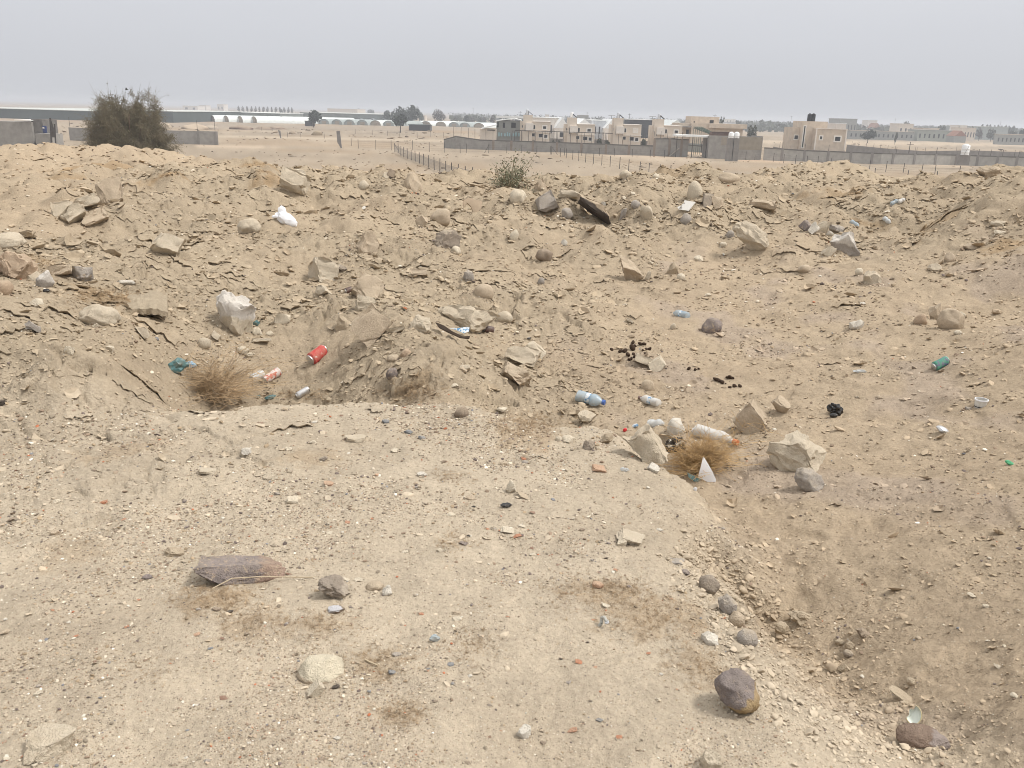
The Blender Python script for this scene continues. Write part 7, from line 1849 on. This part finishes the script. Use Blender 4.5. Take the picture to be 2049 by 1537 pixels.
# earth and sand heaps on the plain
def heap(u, v, wpx, hpx, colr, label_, seed):
    p = on_z(u, v, PLAIN); s = pxm(p)
    vv, f = rock_verts(seed, (wpx * s, wpx * s * .7, hpx * s * 2), 'round', 3)
    o = obj('earth_heap', mesh_np('earth_heap', vv, f, LIME), None, Vector((p.x, p.y + wpx * s * .3, PLAIN))); o.color = (*colr, 1)
    return tag(o, label_, 'heap')
for i, (u, v, w_, h_, c_, lb) in enumerate(((329, 258, 26, 11, (.40, .33, .25), 'pale sand heap just right of the thorn tree'), (384, 259, 56, 11, (.38, .30, .22), 'largest pale sand heap beyond the long block wall'), (418, 259, 32, 8, (.30, .25, .2), 'grey-tan heap right of the largest sand heap'),
                                            (478, 259, 50, 8, (.15, .10, .075), 'dark earth heap, longest on the left plain'), (520, 259, 40, 6, (.16, .11, .08), 'low dark earth heap right of the longest one'), (550, 259, 44, 6, (.17, .115, .085), 'low dark earth heap left of the round dark tree'), (632, 271, 24, 9, (.20, .15, .09), 'small brown scrub mound on the pale field'), (584, 268, 14, 5, (.20, .15, .10), 'smaller brown scrub mound on the pale field'))):
    heap(u, v, w_, h_, c_, lb, 60 + i)
# polytunnels
TUN = mat_simple('tunnel_film', (.62, .65, .63), .5, .12, .5); TUNG = mat_simple('tunnel_net', (.30, .33, .32), .7, .15, .5); TUND = mat_simple('tunnel_dark_net', (.13, .145, .15), .7, .2, .5); ENDM = mat_simple('tunnel_end', (.33, .28, .22), .9, .12)
def tunnel(u, vb, wpx, hpx, Ln, mat, label_, group, yaw=0.0):
    p = on_z(u, vb, PLAIN); s = pxm(p); W = wpx * s / 2; H = hpx * s
    o = empty('polytunnel', p, yaw)
    k_ = 12; ring = [(W * math.cos(math.pi * i / k_), H * math.sin(math.pi * i / k_) ** .85) for i in range(k_ + 1)]
    vs = [(x_, 0, z_) for x_, z_ in ring] + [(x_, Ln, z_) for x_, z_ in ring]
    MB().add(vs, [(i, i + 1, i + k_ + 2, i + k_ + 1) for i in range(k_)] + [tuple(range(2 * k_ + 1, k_, -1))]).obj('cover', mat, o, smooth=True)
    MB().add([(x_ * .97, .3, z_ * .97) for x_, z_ in ring], [tuple(range(k_ + 1))]).obj('end_wall', ENDM if mat is TUN else TUND if mat is TUND else TUNG, o)
    MB().box(-W * .4, W * .4, .12, .28, 0, H * .62).obj('door', ENDM, o)
    return tag(o, label_, 'polytunnel', group)
YAW = R(-48)
for i, u in enumerate((368, 397, 424, 452, 480, 508)):
    tunnel(u, 242 + (u - 368) * .028, 30, 12.5, 60, TUN, ('first', 'second', 'third', 'fourth', 'fifth', 'sixth')[i] + ' white polytunnel counted from the thorn tree', 'white polytunnels right of the tree', YAW)
for i, u in enumerate((536, 563, 590)):
    tunnel(u, 245.5 + i * .6, 29, 12.5, 40, TUN, ('left', 'middle', 'right')[i] + ' one of three white polytunnels just left of the round dark tree', 'white polytunnels beside the round tree', YAW)
for i, u in enumerate((648, 674, 699, 725, 751, 777)):
    tunnel(u, 248.5 + i * .7, 25, 10, 40, TUN if i == 4 else TUNG, ('first grey', 'second grey', 'third grey', 'fourth grey', 'lone white', 'last grey')[i] + ' polytunnel in the row between the two dark trees', 'grey polytunnels between the two trees', R(-20))
for i, u in enumerate((668, 692, 715, 739, 762)):
    tunnel(u, 243.5 + i * .7, 24, 9, 30, TUND, ('first', 'second', 'third', 'fourth', 'fifth')[i] + ' dark-netted polytunnel in the rear row between the dark trees', 'dark polytunnels, rear row', R(-20))
for i, u in enumerate((832, 852, 882, 908, 930, 958)):
    tunnel(u, 251 + i * .9, 26, 9, 45, TUN if i in (0, 1, 2, 5) else TUNG, ('first white', 'second white', 'third white', 'first grey', 'second grey', 'last white')[i] + ' polytunnel in the row right of the trunked tree', 'polytunnels right of the trunked tree', R(-30))
# shade houses and hangars
def hall(name, u0, u1, vt, vb, Y, dep, roofm, wallm, label_, cat='shed', rise=.0, wins=0):
    h = House(name, (u0 + u1) / 2, Y, label_, cat); h.o['kind'] = 'thing'
    x0, x1 = at(u0, vt, Y).x - h.org.x, at(u1, vt, Y).x - h.org.x; zt = max(1.2, at((u0 + u1) / 2, vt, Y).z - PLAIN)
    zc = zt * .55 if rise else zt - .25
    MB().box(x0, x1, .1, dep, -.2, zc).obj('wall', wallm, h.o)
    if rise: MB().prism([(x0 - .3, zc), (x0 + (x1 - x0) * .5, zt), (x1 + .3, zc)], 0, dep + .3).obj('roof', roofm, h.o)
    else: MB().box(x0 - .3, x1 + .3, -.2, dep + .3, zc, zt).obj('roof', roofm, h.o)
    for k_ in range(wins):
        xa = x0 + (x1 - x0) * (k_ + .5) / wins; ww = (x1 - x0) / wins * .16
        MB().box(xa - ww, xa + ww, .0, .09, zc * .30, zc * .68).obj('window', DARKG, h.o)
    return h
NETD = mat_simple('shade_net_side', (.055, .072, .068), .9, .25, .15); NETT = mat_simple('shade_net_top', (.47, .49, .46), .8, .1, .1)
hall('shade_house', -120, 180, 217.5, 233, 440, 160, NETT, NETD, 'long low shade house with dark sides at the left horizon', 'shade house')
hall('shade_house', 190, 345, 220.5, 233, 450, 130, NETT, NETD, 'low shade house behind the thorn tree', 'shade house')
hall('shade_house', 330, 560, 223.5, 232, 560, 60, mat_simple('white_film_top', (.66, .68, .66), .7, .1, .1), mat_simple('grey_net_side', (.17, .19, .18), .9, .25, .15), 'long pale shade house above the white polytunnels', 'shade house')
hall('shade_house', 600, 790, 227, 238, 640, 120, NETT, bpy.data.materials['grey_net_side'], 'long grey shade house behind the grey polytunnels', 'shade house')
hall('hangar', 655, 715, 217.5, 224, 1150, 60, ROOFW, STONEF, 'white-roofed hangar far off between orchard trees', 'hangar')
for i, (u0, u1, vt, vb, Y) in enumerate(((1052, 1110, 234.5, 246, 330), (1098, 1128, 235.3, 246, 345), (1112, 1140, 236, 247, 320), (1150, 1190, 237.5, 249, 330), (1188, 1213, 240.5, 248, 360), (1212, 1240, 238.5, 249, 350))):
    hall('hangar', u0, u1, vt, vb, Y, 40, ROOFW, GALV if i == 4 else PLASTER, 'white-roofed hangar ' + ('behind the first stone house', 'between the first two stone houses, long-roofed', 'between the first two stone houses, nearer gabled one', 'behind the second stone house', 'with blue-grey wall behind the second and third houses', 'small gabled one left of the third stone house')[i], 'hangar', rise=1 if i in (2, 3, 5) else 0, wins=(4, 2, 1, 4, 3, 1)[i])
hall('hangar', 1250, 1312, 238.8, 247, 400, 30, ROOFW, DARKG, 'open-fronted white-roofed hangar between the third and fourth houses', 'hangar', wins=0)
hall('polytunnel_block', 1332, 1378, 240, 249, 380, 40, TUN, TUNG, 'pale greenhouse block behind the fourth stone house', 'greenhouse', rise=1)
hall('house', 1158, 1178, 230, 237, 700, 20, ROOFW, GREYSH, 'small grey building with white roof on the skyline above the second house', 'building', wins=2)
hall('house', 1092, 1099, 229, 234, 900, 20, ROOFW, PLASTER, 'tiny white house on the skyline right of the first roof heater', 'house', wins=1)
hall('canopy', 818, 860, 249.5, 256, 420, 10, NETD, DARKG, 'low black shade canopy right of the trunked tree', 'canopy')
hall('canopy', 610, 625, 242, 247, 455, 6, NETD, DARKG, 'small black canopy under the round dark tree', 'canopy')
# far right buildings
hall('concrete_building', 1684, 1716, 237.6, 252, 620, 25, CONC, GREYSH, 'dark grey concrete building with an overhanging roof slab on the right skyline', 'building', wins=5)
hall('hangar', 1674, 1694, 246.8, 252, 560, 20, ROOFW, STONEF, 'low white-roofed shed in front of the dark concrete building', 'shed')
hall('house', 1800, 1829, 247.5, 262, 640, 16, STONEF, STONEF, 'beige house with dark windows below a skyline tree', 'house', wins=3)
hall('house', 1848, 1880, 256.5, 264, 545, 14, STONEF, STONEF, 'beige upper storey behind the long grey-green building', 'house', wins=0)
hall('long_building', 1838, 1914, 260.5, 274, 520, 14, GREYSH, mat_simple('grey_green_wall', (.30, .32, .28), .9, .1, .3), 'long grey-green building with arched dark doorways', 'building', wins=8)
hall('house', 1925, 1954, 255.5, 266, 560, 14, STONEF, STONEF, 'pale beige house with a row of small windows near the right horizon', 'house', wins=5)
hall('house', 1920, 1936, 250.5, 258, 640, 14, ROOFW, PLASTER, 'small white house behind the pale beige house', 'house', wins=2)
hall('tarp_shelter', 1913, 1936, 261.8, 269, 500, 10, mat_simple('red_brown_tarp', (.25, .12, .08), .9, .2, .4), GREYSH, 'red-brown tarpaulin shelter beside the long grey-green building', 'shelter', rise=1)
hall('greenhouse', 1963, 2019, 253.5, 263, 640, 60, mat_simple('pale_film', (.66, .70, .66), .6, .08, .1), TUNG, 'pale greenhouse with a bright film roof at the right horizon', 'greenhouse')
hall('house', 1738, 1756, 240.5, 250, 900, 16, ROOFW, PLASTER, 'white building with a little turret on the right skyline', 'building', wins=2)
hall('house', 1751, 1763, 246.6, 252, 800, 16, mat_simple('clay_roof', (.30, .15, .10), .9, .15), STONEF, 'small house with an orange hipped roof on the right skyline', 'house', rise=1)
hall('house', 365, 395, 211.5, 218, 1300, 30, ROOFW, PLASTER, 'far white building left end of the hamlet beyond the polytunnels', 'house', wins=2)
hall('house', 398, 412, 210.5, 217, 1350, 20, PLASTER, PLASTER, 'far pale building in the middle of the hamlet beyond the polytunnels', 'house', wins=2)
hall('house', 434, 447, 208.5, 217, 1350, 20, PLASTER, PLASTER, 'far pale building with a turret, right end of the hamlet beyond the polytunnels', 'house', wins=2)
hall('house', 843, 851, 231, 236, 800, 14, STONEF, STONEF, 'tiny tan house right of the big dark trees', 'house', wins=1)
hall('wall_with_openings', 1700, 1830, 262, 272, 520, 3, STONEF2, GREYSH, 'far grey wall with many openings across the right field', 'wall', wins=14)
hall('wall_with_openings', 1996, 2070, 269, 279, 480, 3, STONEF2, GREYSH, 'far pillared wall at the right picture edge', 'wall', wins=9)
wtr = House('water_tank', 1460, 300, 'cluster-top white tank row behind the stone building', 'water tank')
for u in (1452, 1457, 1462.5, 1468): wtr.box('tank_shell', u, u + 4, 238.5, 2, WHITET, vb=244)
wtr.box('stand', 1450, 1473, 244.2, 2.2, GALV, vb=None)
# trees
tree(627, 240.5, 430, 32, 21, 'd', 'round dark tree at the end of the white polytunnels', low=.08)
tree(801, 256, 372, 38, 28, 'd', 'dark tree with a bare trunk in front of the big trees', low=.22)
tree(797, 240, 560, 30, 30, 'd', 'left big dark tree on the skyline left of the houses', low=.0)
tree(820, 240, 570, 36, 33, 'd', 'right and largest of the big dark skyline trees', low=.0)
tree(773, 235, 640, 16, 16, 'd', 'smaller dark tree against the left side of the big trees')
tree(843, 236, 700, 14, 15, 'm', 'small green tree right of the big dark trees')
tree(876, 238, 620, 28, 21, 'p', 'grey-purple bare-looking tree right of the big trees')
for i, (u, v, w_, h_, k_) in enumerate(((563, 226, 6, 10, 'm'), (689, 226, 9, 8, 'd'), (706, 226, 9, 9, 'd'), (719, 226, 13, 9, 'd'), (741, 227, 14, 9, 'm'), (912, 241, 9, 11, 'm'), (933, 243, 12, 14, 'd'), (946, 243, 10, 11, 'p'), (959, 243, 10, 11, 'm'), (969, 243, 9, 10, 'p'), (987, 247, 12, 18, 'p'))):
    tree(u, v, depth_for(v + 6, u), w_, h_, k_, ('slim tree beyond the round dark tree', 'first small round tree before the far hangar', 'second small round tree right of the far hangar', 'third small tree, widest beside the far hangar', 'fourth small tree left of the big skyline trees', 'first small tree right of the grey-purple tree', 'pointed dark tree left of the grey shed', 'purple shrub-like tree behind the pointed dark tree', 'green shrub-like tree left of the grey shed', 'purple tree beside the lean-to roof', 'tall grey tree touching the left side of the grey shed')[i])
for i in range(14):
    u = 478 + i * 8.2; tree(u, 216 + i * .22, 1000, 5.5, 5.0, 'p', ('pale orchard tree in the far row beyond the polytunnels', 'pale orchard tree in the far row beyond the polytunnels')[0], 'far orchard row', low=.1)
tree(1446, 247, 330, 14, 16, 'm', 'dark tree behind the upper room of the stone building'); tree(1503, 270, 300, 20, 22, 'm', 'dull green tree right of the stone building', low=.05)
tree(1738, 271, 420, 26, 14, 'd', 'wide low dark tree alone on the edge of the right field', low=.12)
tree(1586, 268, 330, 12, 14, 'p', 'bare purple tree touching the left side of the lone stone house')
tree(1792, 275, 400, 6, 12, 'm', 'slim green tree at the edge of the right field')
tree(1814, 249, 700, 15, 12, 'm', 'tree rising behind the beige house on the skyline')
for i, (u, w_, h_, k_) in enumerate(((1883, 16, 13, 'm'), (1916, 13, 11, 'd'), (1944, 16, 15, 'm'), (1961, 14, 11, 'p'), (1985, 16, 9, 'm'), (2028, 15, 8, 'm'), (2046, 14, 11, 'd'))):
    tree(u, 262 + (u - 1883) * .03, 600 - i * 8, w_, h_, k_, ('bushy tree above the long grey-green building', 'dark tree left of the pale beige house', 'tree behind the pale beige house', 'purplish tree right of the pale beige house', 'bush before the pale greenhouse', 'low bush right of the pale greenhouse', 'dark bush at the right picture edge')[i])
for i in range(9):
    tree(1966 + i * 7.6, 254.5 + i * .3, 760, 7.5, 6.5, 'd', 'round-headed tree in the regular row above the pale greenhouse', 'row of round trees above the greenhouse', low=.2)
for i, (u, w_, h_) in enumerate(((1068, 12, 6), (1108, 8, 7), (1118, 10, 7), (1197, 14, 10), (1215, 12, 9), (1288, 9, 14))):
    tree(u, 283 + (i * .8), 227, w_, h_, 'm', ('low shrub under the first house', 'shrub right of the first house', 'second shrub between the first two houses', 'shrub hedge right of the second house', 'shrub between second and third houses', 'tall shrub right of the third house')[i], low=.1)
# the distant belt of trees that reads as one mass
r_ = np.random.default_rng(91); n_ = 5200
uu = r_.uniform(900, 2150, n_); Yb = r_.uniform(700, 2400, n_)
dens = .18 + .82 * sstep(1380, 1560, uu); kp = r_.random(n_) < dens; uu, Yb = uu[kp], Yb[kp]; n_ = len(uu)
xs = np.array([at(u_, 245, y_).x for u_, y_ in zip(uu, Yb)]); hs = r_.uniform(3.0, 8.0, n_)
pts = []; szs = []
for k_ in range(7):
    pts.append(np.stack([xs + r_.normal(0, 2.2, n_), Yb + r_.normal(0, 2, n_), PLAIN + hs * r_.uniform(.15, 1, n_)], 1)); szs.append(r_.uniform(1.2, 2.6, n_))
pts = np.concatenate(pts); szs = np.concatenate(szs)[:, None]; n_ = len(pts)
a = r_.normal(0, 1, (n_, 3)); a /= np.linalg.norm(a, axis=1, keepdims=True); b_ = np.cross(a, r_.normal(0, 1, (n_, 3))); b_ /= np.linalg.norm(b_, axis=1, keepdims=True)
v = np.stack([pts - a * szs, pts + b_ * szs, pts + a * szs, pts - b_ * szs], 1).reshape(-1, 3)
tag(obj('far_woodland', mesh_np('far_woodland', v, (np.arange(n_)[:, None] * 4 + np.arange(4)[None]).astype(np.int32), TREEM, False)), 'distant belt of trees along the horizon', None, None, 'stuff')
# power poles
for i, (u, vt, Y) in enumerate(((1041, 222, 420), (1175, 224, 500), (1260, 227, 450), (1431, 229, 420), (1584, 232, 700), (1792, 237, 800), (2003, 243, 800), (1822, 284, 230), (947, 216, 900))):
    c = at(u, vt, Y); o = empty('power_pole', Vector((c.x, Y, PLAIN)), 0); hgt = c.z - PLAIN
    MB().bar((0, 0, -.2), (0, 0, hgt), .12, 5, .08).obj('pole', STEEL, o); MB().bar((-.9, 0, hgt - .6), (.9, 0, hgt - .6), .06, 4).obj('crossarm', STEEL, o)
    tag(o, ('thin power pole left of the first stone house', 'thin power pole above the second stone house', 'thin power pole right of the third stone house', 'short mast on the stone building', 'thin pole left of the black roof tanks', 'faint pylon left of the skyline tree', 'pole above the row of round trees', 'low pole beyond the back wall of the right yard', 'faint far pole near the grey-purple tree')[i], 'pole')
# bird over the tree
p = at(253, 179, 74); o = empty('bird', p, 0)
BIRD = mat_simple('dark_feathers', (.03, .028, .028), .8)
MB().lathe([(.0, -.13), (.035, -.08), (.05, 0), (.03, .08), (.012, .16)], 8, 'X').obj('body', BIRD, o, smooth=True)
for sg in (-1, 1): MB().add([(-.05, 0, .02), (.06, 0, .02), (.0, sg * .10, .12), (-.06, sg * .08, .14)], [(0, 1, 2, 3)]).obj('wing', BIRD, o)
tag(o, 'small dark bird flying just above the thorn tree', 'bird')
# ------------------------------------------------------------------ the hazy air
HZ = bpy.data.materials.new('haze_air'); HZ.use_nodes = True
t = HZ.node_tree; t.nodes.clear(); ho = t.nodes.new('ShaderNodeOutputMaterial'); pv = t.nodes.new('ShaderNodeVolumePrincipled')
pv.inputs['Color'].default_value = (.93, .95, 1, 1); pv.inputs['Density'].default_value = .0006; pv.inputs['Anisotropy'].default_value = .2
t.links.new(pv.outputs[0], ho.inputs['Volume'])
mb = MB().box(-6500, 6500, -60, 14000, PLAIN - 1.2, 14)
tag(mb.obj('haze', HZ), 'pale hazy air over the plain', None, None, 'stuff')
